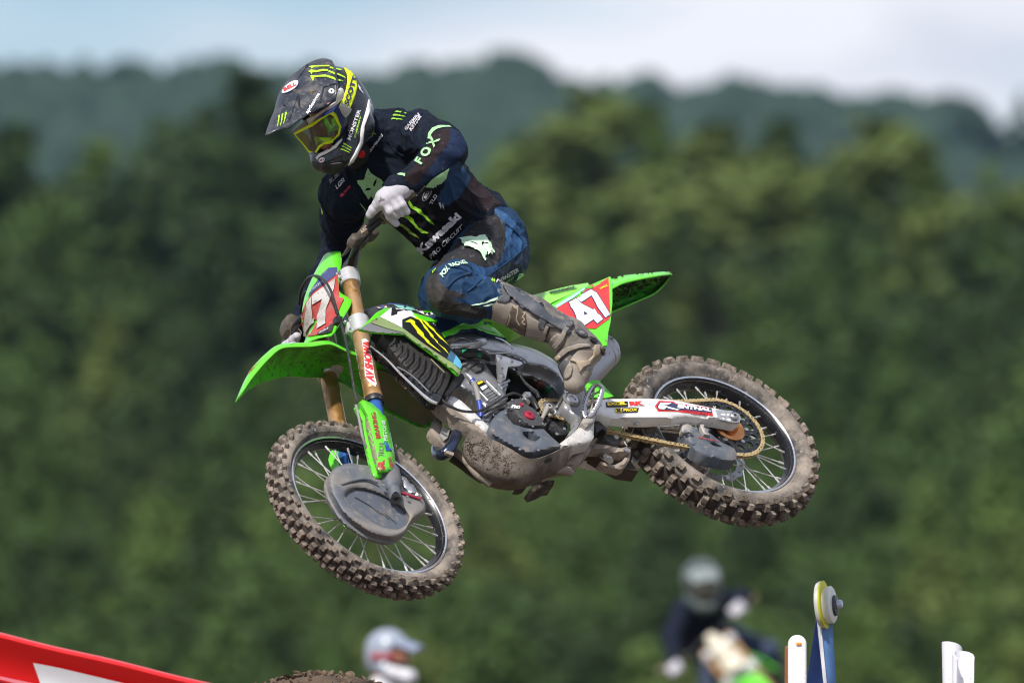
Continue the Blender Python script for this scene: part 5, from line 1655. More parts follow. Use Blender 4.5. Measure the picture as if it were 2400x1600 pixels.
T_('throttle_cable', 6, [(420, 175, .10), (520, 230, .08), (640, 215, .07), (760, 240, .05), (860, 320, .04), (900, 420, .04)], .0035, HOSE, n=24, seg=8)
T_('wiring_loom', 6, [(680, 740, .13), (720, 715, .14), (770, 690, .145), (830, 665, .14), (880, 640, .13)], .0048, HOSE, n=16, seg=8)
T_('wiring_loom', 6, [(690, 780, .13), (740, 740, .14), (800, 700, .145), (860, 690, .14)], .0038, HOSE, n=14, seg=8)
P('crankcase', 6, [(670, 770), (700, 700), (800, 650), (890, 640), (905, 705), (830, 725), (760, 795), (722, 885), (690, 830)], ALU, y=.12, thick=.05, g=8, er=.008, rw=8)
for q in ((700, 790), (790, 760)):
    bolt(BIKE.at(*V(6, (q[0], q[1], .122))[0]), .010, .006)
P('slave_cylinder', 6, [(1030, 570), (1060, 538), (1110, 540), (1132, 580), (1120, 620), (1080, 640), (1040, 620)], ALU, y=.12, thick=.04, g=6, er=.008, rw=7)
bolt(BIKE.at(*V(6, (1082, 588, .122))[0]), .006, .005)
T_('slave_pipe', 6, [(1120, 600, .135), (1150, 650, .14), (1180, 708, .14)], .0095, BLACK, n=10, seg=12)
T_('slave_pipe', 6, [(1168, 545, .135), (1190, 600, .135)], .006, BLACK, n=None, seg=10)
P('sprocket_cover', 6, [(1190, 640), (1240, 600), (1300, 620), (1340, 680), (1380, 740), (1450, 860), (1440, 930), (1360, 950), (1300, 880), (1240, 860), (1220, 760)], BLACK, y=.06, thick=.03, g=8, er=.006, rw=6)
P('case_saver', 6, [(1250, 850), (1290, 800), (1340, 820), (1400, 880), (1452, 890), (1450, 940), (1390, 955), (1320, 920), (1262, 900)], BLACK, y=.11, thick=.04, g=7, er=.008, rw=7)
for q in ((1418, 885), (1350, 930), (1180, 735), (1190, 610)):
    bolt(BIKE.at(*V(6, (q[0], q[1], .113))[0]), .0055, .005)
T_('shift_lever', 6, [(1310, 720, .10), (1280, 700, .12), (1265, 690, .135), (1240, 740, .14), (1215, 790, .145)], [.009, .0095, .009, .007, .006], ALUM, n=18, seg=10)
lathe('shift_shaft', [(0.0045, .012), (.010, .012), (.0115, .010), (.0115, -.02), (0.0045, -.02)], BIKE.at(*V(6, (1272, 690, .135))[0]), (0, 1, 0), ALUM, bike, 18)
lathe('guide_roller', [(0, .006), (.008, .006), (.011, .003), (.011, -.01), (0, -.01)], BIKE.at(*V(6, (1320, 728, .085))[0]), (0, 1, 0), WHITEM, bike, 18)
# frame pivot plate, bracket, pegs
piv = P('pivot_plate', 6, [(1405, 640), (1435, 585), (1510, 560), (1600, 515), (1622, 600), (1600, 660), (1588, 720), (1580, 800), (1535, 878), (1500, 925), (1452, 948), (1470, 905), (1522, 858), (1512, 780), (1455, 725), (1412, 690)], mat('pivot_grey', (.30, .30, .31), .45, metal=.45, dirt=.42, dcol=(.27, .235, .20), dscale=9), y=.145, thick=.03, g=8, er=.008, rw=8)
lathe('pivot_bolt', [(0, .004), (.009, .004), (.012, .008), (.019, .008), (.0225, .004), (.0235, 0), (0, 0)], BIKE.at(*V(6, (1490, 612, .147))[0]), (0, 1, 0), STEEL, piv, 24)
lathe('pivot_recess', [(.0235, .0015), (.030, .0015), (.031, 0)], BIKE.at(*V(6, (1490, 612, .1465))[0]), (0, 1, 0), GREYP, piv, 24)
P('peg_bracket', 6, [(1372, 1022), (1450, 962), (1540, 882), (1592, 802), (1655, 800), (1694, 832), (1692, 960), (1662, 1010), (1540, 1042), (1400, 1052)], mat('muddy_white_metal', (.55, .53, .51), .5, metal=.15, dirt=.50, dcol=(.29, .25, .21), dscale=9), y=.145, thick=.04, g=8, er=.010, rw=9)
peg_c = V(8, (262, 560, .165), (250, 500, .17), (262, 430, .18), (292, 355, .195), (330, 305, .21), (368, 288, .22), (396, 304, .222), (398, 350, .215), (378, 420, .20), (345, 490, .185), (305, 548, .17))
pegp = [BIKE.at(*p) for p in peg_c]
peg = tube('footpeg', pegp, .0046, STEEL, bike, seg=8, n=50, closed=True, squash=(1.7, .8), up=(1, 0, .4))
for i in range(26):
    q = Vector(spline(pegp, 26, True)[i])
    rbox('peg_tooth', q + Vector((.006, .0, .003)), (Vector((1, 0, .4)), Vector((0, 1, 0)), Vector((-.4, 0, 1))), (.008, .005, .006), STEEL, peg, .2, 1)
for a, b_ in (((262, 470, .175), (385, 395, .205)), ((280, 395, .187), (396, 335, .217)), ((300, 540, .172), (330, 310, .208))):
    T_('peg_bar', 8, [a, b_], .0035, ALUM, parent=peg, n=None, seg=8)
P('peg_mount', 8, [(222, 612), (245, 560), (292, 530), (336, 556), (334, 600), (300, 622), (262, 642)], ALUM, y=.165, thick=.03, g=7, er=.006, rw=6)
# ------------------------------------------------------------------ swingarm, chain, linkage
sa_o = [(328, 490), (345, 448), (420, 410), (700, 405), (900, 410), (1050, 428), (1180, 456), (1330, 486), (1405, 500), (1480, 508), (1535, 530), (1555, 565), (1545, 600), (1520, 618), (1375, 590), (1240, 572), (1100, 562), (900, 578), (760, 584), (560, 578), (420, 565), (345, 548)]
arm = P('swingarm', 8, sa_o, WHITEM, y=.125, thick=.034, g=9, er=.009, rw=8)
arm2 = mesh_obj('swingarm_far', [Vector((v.co.x, -v.co.y, v.co.z)) for v in arm.data.vertices], [tuple(p.vertices) for p in arm.data.polygons], WHITEM, arm, 50)
rbox('swingarm_bridge', (.50, 0, .12), AXB, (.10, .20, .07), WHITEM, arm, .3)
def sticker(k, pts, m, on, off=.0008, parent=None):
    return lay_poly('sticker', BIKE, V(k, *pts), on, m, parent or on[0], off)
sticker(8, [(425, 438), (610, 430), (612, 476), (432, 480)], INK, [arm])
text('EXCEL', BIKE, V(8, (440, 468), (598, 460), (596, 436), (438, 442)), [arm], YELLOW, arm, .05, off=.0016)
sticker(8, [(614, 432), (738, 428), (750, 468), (618, 474)], WHITE, [arm])
text('RK', BIKE, V(8, (624, 468), (745, 464), (735, 430), (618, 434)), [arm], RED, arm, .09, off=.0016)
sticker(8, [(500, 488), (560, 486), (562, 526), (510, 528)], YELLOW, [arm])
text('X', BIKE, V(8, (512, 524), (556, 522), (552, 490), (506, 492)), [arm], INK, arm, .08, off=.0016)
sticker(8, [(562, 486), (702, 484), (690, 522), (564, 526)], INK, [arm])
text('PROX', BIKE, V(8, (572, 518), (684, 514), (694, 490), (572, 494)), [arm], YELLOW, arm, .03, off=.0016)
sticker(8, [(835, 470), (870, 426), (990, 432), (1012, 448), (1310, 486), (1322, 552), (1060, 522), (1030, 515), (862, 512)], RED, [arm])
sticker(8, [(850, 470), (876, 438), (985, 442), (1010, 456), (1306, 492), (1310, 528), (1070, 505), (1030, 508), (868, 502)], mat('dark_blue_print', (.03, .04, .10), .4), [arm], .0014)
sticker(8, [(860, 478), (880, 446), (975, 448), (940, 462), (905, 465), (1000, 492), (1045, 500), (1020, 508), (960, 495), (930, 484), (912, 500), (868, 496)], WHITE, [arm], .002)
text('ENTHAL', BIKE, V(8, (1022, 488), (1302, 518), (1310, 496), (1026, 456)), [arm], WHITE, arm, .075, off=.0022)
text('SPROCKETS', BIKE, V(8, (1062, 514), (1310, 544), (1310, 532), (1062, 500)), [arm], mat('dark_red_print', (.3, .02, .04), .4), arm, .03, off=.0022)
# axle block
blk = P('axle_block', 8, [(1345, 498), (1400, 500), (1482, 508), (1540, 532), (1556, 566), (1546, 602), (1500, 606), (1380, 580), (1362, 560)], ALUB, y=.130, thick=.006, g=7, er=.002, rw=3, holes=[V(8, (1385, 515), (1428, 520), (1424, 545), (1384, 540)), V(8, (1436, 522), (1462, 526), (1458, 548), (1432, 545)), V(8, (1430, 556), (1462, 560), (1458, 586), (1428, 580)), V(8, (1392, 550), (1422, 556), (1420, 578), (1396, 572))])
lathe('axle_nut', [(.005, .008), (.010, .009), (.0125, .006), (.0135, .009), (.0155, .007), (.016, 0), (.005, 0)], BIKE.at(*V(8, (1500, 556, .132))[0]), (0, 1, 0), STEEL, blk, 6 * 4)
lathe('rear_axle', [(0, .12), (.012, .12), (.012, -.12), (0, -.12)], (0, 0, 0), (0, 1, 0), STEEL, bike, 16)
bolt(BIKE.at(*V(8, (680, 612, .10))[0]), .009, .006, parent=arm)
# chain
ch = empty('chain', None, bike)
ca = BIKE.at(*V(6, (1290, 700, SPR))[0])
rf_, rr_ = .036, .121
dx, dz = ca.x, ca.z
d_ = math.hypot(dx, dz)
base = math.atan2(dz, dx)
off_ = math.acos((rr_ - rf_) / d_)
path = []
up_a, lo_a = base + off_, base - off_
path.append(Vector((rf_ * math.cos(up_a) + dx, SPR, rf_ * math.sin(up_a) + dz)))
path.append(Vector((rr_ * math.cos(up_a), SPR, rr_ * math.sin(up_a))))
seq = []
A_, B_ = path
for i in range(31):
    f = i / 30
    seq.append(A_.lerp(B_, f) + Vector((0, 0, -.010 * math.sin(math.pi * f))))
for i in range(1, 60):
    a = up_a + (2 * math.pi - 2 * off_) * i / 60
    seq.append(Vector((rr_ * math.cos(a), SPR, rr_ * math.sin(a))))
A_ = Vector((rr_ * math.cos(lo_a), SPR, rr_ * math.sin(lo_a)))
B_ = Vector((rf_ * math.cos(lo_a) + dx, SPR, rf_ * math.sin(lo_a) + dz))
for i in range(31):
    f = i / 30
    seq.append(A_.lerp(B_, f) + Vector((0, 0, -.016 * math.sin(math.pi * f))))
for i in range(1, 20):
    a = lo_a + (2 * off_) * i / 20
    seq.append(Vector((rf_ * math.cos(a) + dx, SPR, rf_ * math.sin(a) + dz)))
S_ = np.array([tuple(p) for p in seq + seq[:1]])
sl = np.r_[0, np.cumsum(np.linalg.norm(np.diff(S_, axis=0), axis=1))]
NL = int(sl[-1] / .015875 / 2) * 2
def peanut(y, th, hh):
    o = []
    for i in range(16):
        a = 2 * math.pi * i / 16
        x = math.copysign(.0079, math.cos(a)) * min(1, abs(math.cos(a)) * 3) + hh * math.cos(a)
        z = hh * math.sin(a) * (1 if abs(math.cos(a)) > .3 else .72)
        o.append((x, z))
    v = [Vector((x, y + th / 2, z)) for x, z in o] + [Vector((x, y - th / 2, z)) for x, z in o]
    f = [tuple(range(16)), tuple(range(31, 15, -1))] + [(i, (i + 1) % 16, 16 + (i + 1) % 16, 16 + i) for i in range(16)]
    return v, f
lm = []
for y in (.0055, .0035):
    d = [peanut(y, .0022, .0078), peanut(-y, .0022, .0078)]
    for sx in (-.0079, .0079):
        d.append(tube_data([(sx, -.0075, 0), (sx, .0075, 0)], .0036, 8))
    v, f = merge(*d)
    o = mesh_obj('link', v, f, CHAINM, ch, 40)
    lm.append(o)
for k in range(NL):
    s = sl[-1] * (k + .5) / NL
    p = Vector([np.interp(s, sl, S_[:, i]) for i in range(3)])
    q = Vector([np.interp((s + .004) % sl[-1], sl, S_[:, i]) for i in range(3)])
    X = (q - p).normalized()
    Z = X.cross(Vector((0, 1, 0)))
    M = Matrix(((X.x, 0, Z.x, p.x), (X.y, 1, Z.y, p.y), (X.z, 0, Z.z, p.z), (0, 0, 0, 1)))
    o = lm[k % 2] if k < 2 else link('link', lm[k % 2].data, None, ch)
    o.matrix_local = M
ring_plate('drive_sprocket', .034, .012, 0, .006, STEEL, bike, teeth=13, tooth=.007).location = (dx, SPR, dz)
# chain guide
cg = P('chain_guide', 8, [(1056, 690), (1080, 674), (1160, 672), (1290, 688), (1392, 768), (1500, 822), (1522, 862), (1516, 915), (1470, 920), (1400, 914), (1250, 882), (1172, 832), (1130, 775)], GUARD, y=.085, thick=.045, g=8, er=.006, rw=6, holes=[V(8, (1290, 770), (1330, 768), (1400, 804), (1370, 808), (1320, 795))])
P('guide_slot_back', 8, [(1275, 760), (1340, 760), (1410, 805), (1370, 815), (1310, 800)], BLACKHOLE, y=.06, thick=.003, g=8, parent=cg)
text('TM DESIGN', BIKE, V(8, (1190, 736), (1362, 768), (1366, 758), (1194, 724)), [cg], REDD, cg, .04)
P('guide_mount', 8, [(1066, 585), (1142, 580), (1146, 678), (1080, 690), (1062, 680)], ALUM, y=.095, thick=.02, g=7, er=.005, rw=5)
P('guide_mount', 8, [(1214, 612), (1262, 608), (1250, 640), (1282, 676), (1290, 710), (1250, 700), (1222, 650)], ALUM, y=.10, thick=.014, g=7, er=.004, rw=4)
for q in ((1090, 682), (1134, 684), (1262, 685)):
    bolt(BIKE.at(*V(8, (q[0], q[1], .096))[0]), .006, .005, parent=cg)
P('chain_slider', 8, [(320, 585), (380, 600), (440, 660), (430, 690), (395, 660), (345, 690), (322, 640)], BLACK, y=.10, thick=.04, g=7, er=.004, rw=4)
# linkage under the swingarm
lk1 = P('linkage_arm', 8, [(270, 800), (340, 782), (440, 792), (555, 820), (600, 806), (634, 830), (636, 860), (600, 872), (560, 868), (420, 838), (300, 836)], MUDTAN, y=.06, thick=.03, g=8, er=.008, rw=7)
P('linkage_arm', 8, [(380, 930), (440, 945), (500, 960), (560, 930), (600, 880), (636, 868), (628, 910), (590, 975), (545, 995), (470, 980), (390, 955)], MUDTAN, y=.05, thick=.03, g=8, er=.008, rw=7, parent=lk1)
P('linkage_rocker', 8, [(360, 690), (400, 680), (480, 690), (560, 690), (568, 740), (540, 790), (480, 800), (420, 770), (390, 720)], mat('dark_link', (.09, .085, .08), .6, dirt=.4), y=.04, thick=.04, g=8, er=.008, rw=7, parent=lk1)
T_('linkage_pin', 8, [(385, 870, .02), (430, 900, .05), (468, 925, .07)], [.010, .011, .010], STEEL, parent=lk1, n=8, seg=12)
for q in ((595, 838), (510, 728), (455, 908)):
    bolt(BIKE.at(*V(8, (q[0], q[1], .065))[0]), .009, .006, parent=lk1)
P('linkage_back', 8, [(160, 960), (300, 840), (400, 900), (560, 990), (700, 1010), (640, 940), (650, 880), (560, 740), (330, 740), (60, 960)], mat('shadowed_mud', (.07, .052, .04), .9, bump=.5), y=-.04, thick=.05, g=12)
P('frame_lower', 8, [(60, 960), (130, 900), (200, 830), (290, 800), (300, 840), (240, 900), (200, 960), (160, 970)], MUDTAN, y=.08, thick=.04, g=8, er=.008, rw=7)
P('rear_caliper', 8, [(1050, 830), (1090, 820), (1150, 850), (1190, 900), (1160, 930), (1100, 920), (1060, 880)], mat('blue_grey_metal', (.22, .25, .30), .4, metal=.5, dirt=.3), y=-.05, thick=.03, g=7, er=.005, rw=5)
P('inner_hugger', 8, [(840, 640), (1040, 640), (1060, 740), (1000, 790), (930, 760), (870, 700)], mat('inner_mud', (.05, .04, .032), .9, dirt=.4), y=.0, thick=.02, g=9)
# ------------------------------------------------------------------ soft shapes: blended capsules and ellipsoids -> one surface
def sdf_grid(prims, lo, hi, h, k):
    n = [int(math.ceil((hi[i] - lo[i]) / h)) + 1 for i in range(3)]
    ax = [lo[i] + h * np.arange(n[i]) for i in range(3)]
    G = np.stack(np.meshgrid(*ax, indexing='ij'), -1).astype(np.float32)
    D = None
    for p in prims:
        op = 'u'
        kk = k
        if p[0] == 'c':
            _, a, ra, b, rb = p[:5]
            rest = p[5:]
            a = np.array(a, np.float32)
            ab = np.array(b, np.float32) - a
            q = G - a
            t = np.clip((q @ ab) / max(float(ab @ ab), 1e-9), 0, 1)
            d = np.linalg.norm(q - t[..., None] * ab, axis=-1) - (ra + (rb - ra) * t)
        else:
            _, c, r, R = p[:4]
            rest = p[4:]
            q = (G - np.array(c, np.float32)) @ np.array(R, np.float32)      # columns of R are the axes
            r = np.array(r, np.float32)
            if p[0] == 'e':
                k0 = np.linalg.norm(q / r, axis=-1)
                k1 = np.linalg.norm(q / (r * r), axis=-1)
                d = k0 * (k0 - 1) / np.maximum(k1, 1e-6)
            else:                                                            # rounded box, last of r = rounding share
                rr = float(r.min()) * 0.5
                w = np.abs(q) - (r - rr)
                d = np.linalg.norm(np.maximum(w, 0), axis=-1) + np.minimum(w.max(-1), 0) - rr
        if rest:
            op = rest[0]
            if len(rest) > 1:
                kk = rest[1]
        if D is None:
            D = d
        elif op == 'u':
            hh = np.clip(.5 + .5 * (D - d) / kk, 0, 1)
            D = D + (d - D) * hh - kk * hh * (1 - hh)
        elif op == 's':
            hh = np.clip(.5 - .5 * (D + d) / kk, 0, 1)
            D = D + (-d - D) * hh + kk * hh * (1 - hh)
        elif op == 'i':
            hh = np.clip(.5 - .5 * (d - D) / kk, 0, 1)
            D = d + (D - d) * hh + kk * hh * (1 - hh)
    return D
def surfnet(D, lo, h):
    S = D < 0
    nx, ny, nz = D.shape
    c = [(i, j, k) for i in (0, 1) for j in (0, 1) for k in (0, 1)]
    cnt = sum(S[i:nx - 1 + i, j:ny - 1 + j, k:nz - 1 + k].astype(np.int8) for i, j, k in c)
    A = np.argwhere((cnt > 0) & (cnt < 8))
    idx = -np.ones((nx - 1, ny - 1, nz - 1), np.int32)
    idx[A[:, 0], A[:, 1], A[:, 2]] = np.arange(len(A))
    acc = np.zeros((len(A), 3))
    num = np.zeros(len(A))
    for a in c:
        for ax in range(3):
            if a[ax]:
                continue
            b = list(a)
            b[ax] = 1
            d0 = D[A[:, 0] + a[0], A[:, 1] + a[1], A[:, 2] + a[2]]
            d1 = D[A[:, 0] + b[0], A[:, 1] + b[1], A[:, 2] + b[2]]
            m = (d0 < 0) != (d1 < 0)
            t = d0[m] / (d0[m] - d1[m])
            p = np.tile(np.array(a, float), (m.sum(), 1))
            p[:, ax] = t
            acc[m] += p
            num[m] += 1
    verts = np.array(lo) + h * (A + acc / num[:, None])
    faces = []
    for ax in range(3):
        o1, o2 = [(1, 2), (2, 0), (0, 1)][ax]
        sl0 = [slice(None)] * 3
        sl1 = [slice(None)] * 3
        sl0[ax] = slice(0, -1)
        sl1[ax] = slice(1, None)
        E = np.argwhere(S[tuple(sl0)] != S[tuple(sl1)])
        ok = (E[:, o1] > 0) & (E[:, o2] > 0) & (E[:, o1] < D.shape[o1] - 1) & (E[:, o2] < D.shape[o2] - 1)
        E = E[ok]
        e1 = np.zeros(3, int)
        e2 = np.zeros(3, int)
        e1[o1] = 1
        e2[o2] = 1
        q = [E - e1 - e2, E - e2, E, E - e1]
        F = np.stack([idx[x[:, 0], x[:, 1], x[:, 2]] for x in q], 1)
        fl = S[E[:, 0], E[:, 1], E[:, 2]]
        F[~fl] = F[~fl][:, ::-1]
        faces.append(F)
    return verts, np.vstack(faces)
def soft(name, prims, m, parent, h=.006, k=.03, disp=None, smooth_it=0):
    lo = np.full(3, 1e9)
    hi = -lo
    for p in prims:
        if len(p) > 5 and p[0] == 'c' and p[5] != 'u':
            continue
        if p[0] != 'c' and len(p) > 4 and p[4] != 'u':
            continue
        for c, r in (((p[1], p[2]), (p[3], p[4])) if p[0] == 'c' else ((p[1], max(p[2])),)):
            lo = np.minimum(lo, np.array(c) - r)
            hi = np.maximum(hi, np.array(c) + r)
    lo -= 4 * h
    hi += 4 * h
    v, f = surfnet(sdf_grid(prims, lo, hi, h, k), lo, h)
    if disp is not None:
        me = bpy.data.meshes.new('t')
        me.from_pydata(v.tolist(), [], f.tolist())
        nr = np.zeros(len(v) * 3)
        me.vertices.foreach_get('normal', nr)
        nr = nr.reshape(-1, 3)
        bpy.data.meshes.remove(me)
        v = v + nr * np.array([disp(Vector(p)) for p in v])[:, None]
    me = bpy.data.meshes.new(name)
    me.from_pydata(v.tolist(), [], f.tolist())
    me.materials.append(m)
    me.polygons.foreach_set('use_smooth', [True] * len(me.polygons))
    me.update()
    return link(name, me, None, parent)
I3 = np.eye(3)
def rag(fr):
    """joint at pixel and depth -> tuple in the frame"""
    return lambda px, py, t: tuple(fr.att(px, py, t))
def pad(name, fr, poly, on, m, parent, h=.004, g=7.0, cr=0, holes=()):
    o = lay_poly(name, fr, poly, on, m, parent, off=h, g=g, L=9, cr=cr, holes=holes)
    if o:
        md = o.modifiers.new('s', 'SOLIDIFY')
        md.thickness = h * 1.6
        md.offset = 0
        md.use_even_offset = False
    return o
def drape(name, fr, pts, on, m, parent, r=.003, n=24, lift=.5, seg=6):
    """a cord or seam lying on a surface along measured pixels"""
    P_ = spline([p[:2] for p in pts], n)
    tree = bvh(on)
    out = []
    for p in P_:
        d = fr.dir(p[0], p[1])
        d.normalize()
        hit = tree.ray_cast(fr.c, d)
        if hit[0] is not None:
            nn = hit[1] if hit[1].dot(d) < 0 else -hit[1]
            out.append(hit[0] + nn * r * lift)
    if len(out) < 3:
        return None
    return tube(name, out, r, m, parent, seg=seg)
# ------------------------------------------------------------------ the rider in the air
RID = Frame(sub(-.1, .25, -.30), RGT, FWD, UPV)
J = rag(RID)
RIDF[0] = RID
rider = empty('person', RID)
tag(rider, 'rider in dark navy jersey, blue pants and visored helmet standing on the flying bike', 'person')
JERSEY = mat('navy_jersey', (.0055, .010, .021), .85, spec=.2, bump=.35, bscale=420, dirt=.14, dcol=(.035, .036, .042), dscale=9, var=.25)
PANTS = mat('blue_riding_pants', (.010, .040, .100), .75, spec=.25, bump=.3, bscale=300, dirt=.26, dcol=(.06, .06, .065), dscale=8, var=.2)
SKIN = mat('skin', (.42, .22, .15), .5, bump=.1)
GLOVE = mat('white_glove', (.46, .445, .49), .62, bump=.25, bscale=260, dirt=.2, dcol=(.42, .38, .34), dscale=16)
BOOT = mat('muddy_boot', (.075, .075, .08), .55, dirt=.60, dcol=(.27, .23, .185), dscale=7, bump=.25, bscale=110)
BOOTT = mat('muddy_boot_shell', (.25, .215, .18), .6, dirt=.45, dcol=(.36, .31, .255), dscale=9, bump=.25, bscale=110)
BOOTD = mat('boot_grey_leather', (.065, .070, .080), .55, dirt=.42, dcol=(.22, .19, .16), dscale=9, bump=.2)
MINT = mat('mint_cloth_print', (.32, .56, .30), .65, dirt=.12, dcol=(.12, .14, .1), dscale=12)
MINTW = mat('pale_mint_print', (.56, .78, .56), .6)
BROWNK = mat('brown_black_cloth', (.020, .013, .016), .8, spec=.2, bump=.3, bscale=380, dirt=.2, dcol=(.07, .06, .058), dscale=9)
DBLUE = mat('dark_blue_cloth', (.010, .021, .056), .8, spec=.2, bump=.3, bscale=380, dirt=.15, dcol=(.07, .07, .08))
MBLUE = mat('mid_blue_cloth', (.014, .040, .095), .8, spec=.2, bump=.3, bscale=380, dirt=.15, dcol=(.08, .085, .1))
CLOTHW = mat('cloth_white_print', (.55, .53, .58), .65, dirt=.15, dcol=(.2, .19, .2))
CLOTHG = mat('cloth_grey_print', (.26, .26, .29), .65)
CLOTHR = mat('cloth_red_print', (.42, .03, .05), .65)
CLAWC = mat('claw_cloth_print', (.22, .50, .02), .65)
CLAWD = mat('claw_cloth_print_dim', (.16, .24, .02), .65)

def ridge(p, s):
    return 1 - abs(noise.noise(p * s)) * 2
def folds(amp, s=22.0, ax=None, st=2.6):
    A = Vector(ax).normalized() if ax is not None else None
    def f(p):
        q = p.copy()
        if A is not None:
            q = q + A * (q.dot(A) * (st - 1))
        w = Vector((noise.noise(q * s * .5), noise.noise(q * s * .5 + Vector((7, 3, 1))), noise.noise(q * s * .5 + Vector((1, 9, 4))))) * (.9 / s)
        r = max(0, ridge(q + w, s)) ** 2.6
        r2 = max(0, ridge(q * 1.3 + w, s * 2.2)) ** 2.2
        return amp * (r - .3) + amp * .32 * (r2 - .3) + amp * .6 * noise.noise(q * s * .45)
    return f
# joints
Lsh, Rsh = J(974, 322, -.335), J(812, 452, -.42)
Lel, Lwr = J(1050, 354, -.10), J(932, 440, -.065)
Rel, Rwr = J(800, 560, -.60), J(700, 775, -.55)
nk = J(893, 330, -.36)
ch0, ch1 = J(905, 390, -.40), J(985, 430, -.43)
wa = J(1052, 505, -.48)
pv = J(1120, 545, -.50)
Lhip, Rhip = J(1146, 584, -.43), J(1128, 570, -.60)
Lkn, Rkn = J(1062, 683, -.045), J(1045, 690, -.52)
Lbt, Lan = J(1165, 702, -.045), J(1345, 792, -.045)
Rbt = J(1130, 830, -.46)
Ran = J(1205, 1010, -.38)
# body under the clothes (one continuous figure: head, neck, trunk, limbs)
HEADO = RID.att(776, 250, -.20)
hf, hl, hu = (subv(v).normalized() for v in ((-.57222, -.603717, .555058), (.696594, -.000614, .717465), (-.432805, .797199, .420897)))
HEADW = RID.M @ HEADO
HEAD = Frame(HEADW, hf, hl, hu)
GOG = Frame(HEADW, -hl, hf, hu)
H2R = RID.I @ HEAD.M
def hp(x, y, z):
    return tuple(H2R @ Vector((x, y, z)))
HR = np.array(H2R.to_3x3())
body_pr = [('e', hp(-.01, 0, .0), (.088, .074, .112), HR), ('c', hp(.06, 0, -.05), .045, hp(.075, 0, -.07), .04), ('c', hp(.080, 0, -.01), .010, hp(.092, 0, -.038), .013), ('c', hp(-.03, 0, -.08), .05, nk, .05),
           ('c', nk, .05, ch0, .085), ('c', ch0, .09, wa, .085), ('c', wa, .10, pv, .105), ('c', Lsh, .06, Rsh, .06), ('c', Lsh, .05, Lel, .042), ('c', Lel, .04, Lwr, .030), ('c', Rsh, .05, Rel, .042), ('c', Rel, .04, Rwr, .03),
           ('c', Lhip, .085, Lkn, .055), ('c', Lkn, .045, Lan, .035), ('c', Rhip, .085, Rkn, .055), ('c', Rkn, .055, Rbt, .045), ('c', Rbt, .045, Ran, .035)]
body = soft('body', body_pr, SKIN, rider, h=.010, k=.025)
# jersey
jer_pr = [('c', J(905, 372, -.40), .120, J(1000, 440, -.44), .136), ('c', J(990, 432, -.44), .138, wa, .130), ('c', wa, .130, J(1118, 530, -.49), .122),
          ('c', J(932, 330, -.36), .078, Lsh, .080), ('c', J(880, 400, -.41), .085, Rsh, .082), ('c', nk, .078, J(905, 360, -.38), .10), ('c', J(866, 302, -.33), .062, nk, .075), ('c', J(850, 350, -.34), .055, nk, .075), ('c', J(874, 322, -.31), .045, nk, .07),
          ('c', Lsh, .078, J(1028, 336, -.20), .068), ('c', J(1028, 336, -.20), .067, Lel, .057), ('c', Lel, .057, J(1000, 400, -.08), .049), ('c', J(1000, 400, -.08), .052, Lwr, .036),
          ('c', Rsh, .075, J(800, 510, -.52), .060), ('c', J(800, 510, -.52), .060, Rel, .054), ('c', Rel, .053, Rwr, .036),
          ('c', J(925, 300, -.40), .05, J(955, 305, -.39), .045), ('c', J(960, 505, -.40), .06, J(1020, 560, -.43), .06), ('c', J(900, 302, -.40), .058, J(925, 292, -.42), .040)]
tor_ax = Vector(pv) - Vector(nk)
jersey = soft('jersey', jer_pr, JERSEY, rider, h=.0055, k=.035, disp=folds(.0100, 14, tor_ax, .5))
def JF(k, pts, m, cr=0):
    p = V(k, *pts)
    paint(jersey, RID, [tuple(q) for q in spline(p, cr, True)] if cr else p, m)
def JP(name, k, pts, m, off=.0018, cr=0, on=None, parent=None, g=9, holes=()):
    return lay_poly(name, RID, V(k, *pts), on or [jersey], m, parent or jersey, off, g=g, cr=cr, holes=[V(k, *h) for h in holes])
def JT(s, k, q, m=None, bold=.03, off=.0030, on=None, parent=None, **kw):
    return text(s, RID, V(k, *q), on or [jersey], m or CLOTHW, parent or jersey, bold, off=off, **kw)
JF(2, [(1100, 345), (1150, 318), (1250, 305), (1262, 340), (1250, 400), (1200, 480), (1130, 570), (1050, 675), (985, 760), (930, 815), (890, 775), (850, 745), (950, 615), (1040, 470), (1070, 395)], BROWNK, cr=60)
JF(2, [(1255, 308), (1300, 310), (1350, 335), (1395, 385), (1408, 440), (1380, 500), (1300, 590), (1180, 670), (1060, 755), (950, 835), (925, 818), (985, 760), (1050, 680), (1130, 575), (1200, 485), (1250, 400)], DBLUE, cr=60)
JP('sleeve_stripe', 2, [(1058, 392), (1063, 345), (1095, 302), (1150, 280), (1238, 278), (1262, 294), (1200, 296), (1140, 310), (1105, 335), (1088, 362), (1080, 400)], MINT, .0026)
JF(2, [(1235, 652), (1330, 588), (1390, 670), (1428, 715), (1405, 800), (1330, 905), (1240, 972), (1160, 985), (1135, 920), (1200, 800)], MBLUE)
JF(2, [(1430, 718), (1570, 835), (1700, 960), (1520, 1040), (1470, 1000), (1400, 930), (1335, 905), (1405, 805)], BROWNK)
JF(2, [(1050, 840), (1130, 830), (1200, 800), (1135, 920), (1160, 985), (1240, 975), (1330, 908), (1400, 935), (1480, 1010), (1420, 1120), (1300, 1260), (1100, 1500), (1000, 1440), (880, 1350), (760, 1260), (640, 1170), (700, 1000), (900, 900)], mat('black_mesh_cloth', (.005, .005, .007), .85, spec=.2, bump=.3, bscale=420, dirt=.1, dcol=(.025, .025, .03)))
JP('side_flash', 2, [(1238, 652), (1212, 740), (1160, 795), (1115, 820), (1030, 812), (1090, 745), (1160, 700)], MINT, .0026)
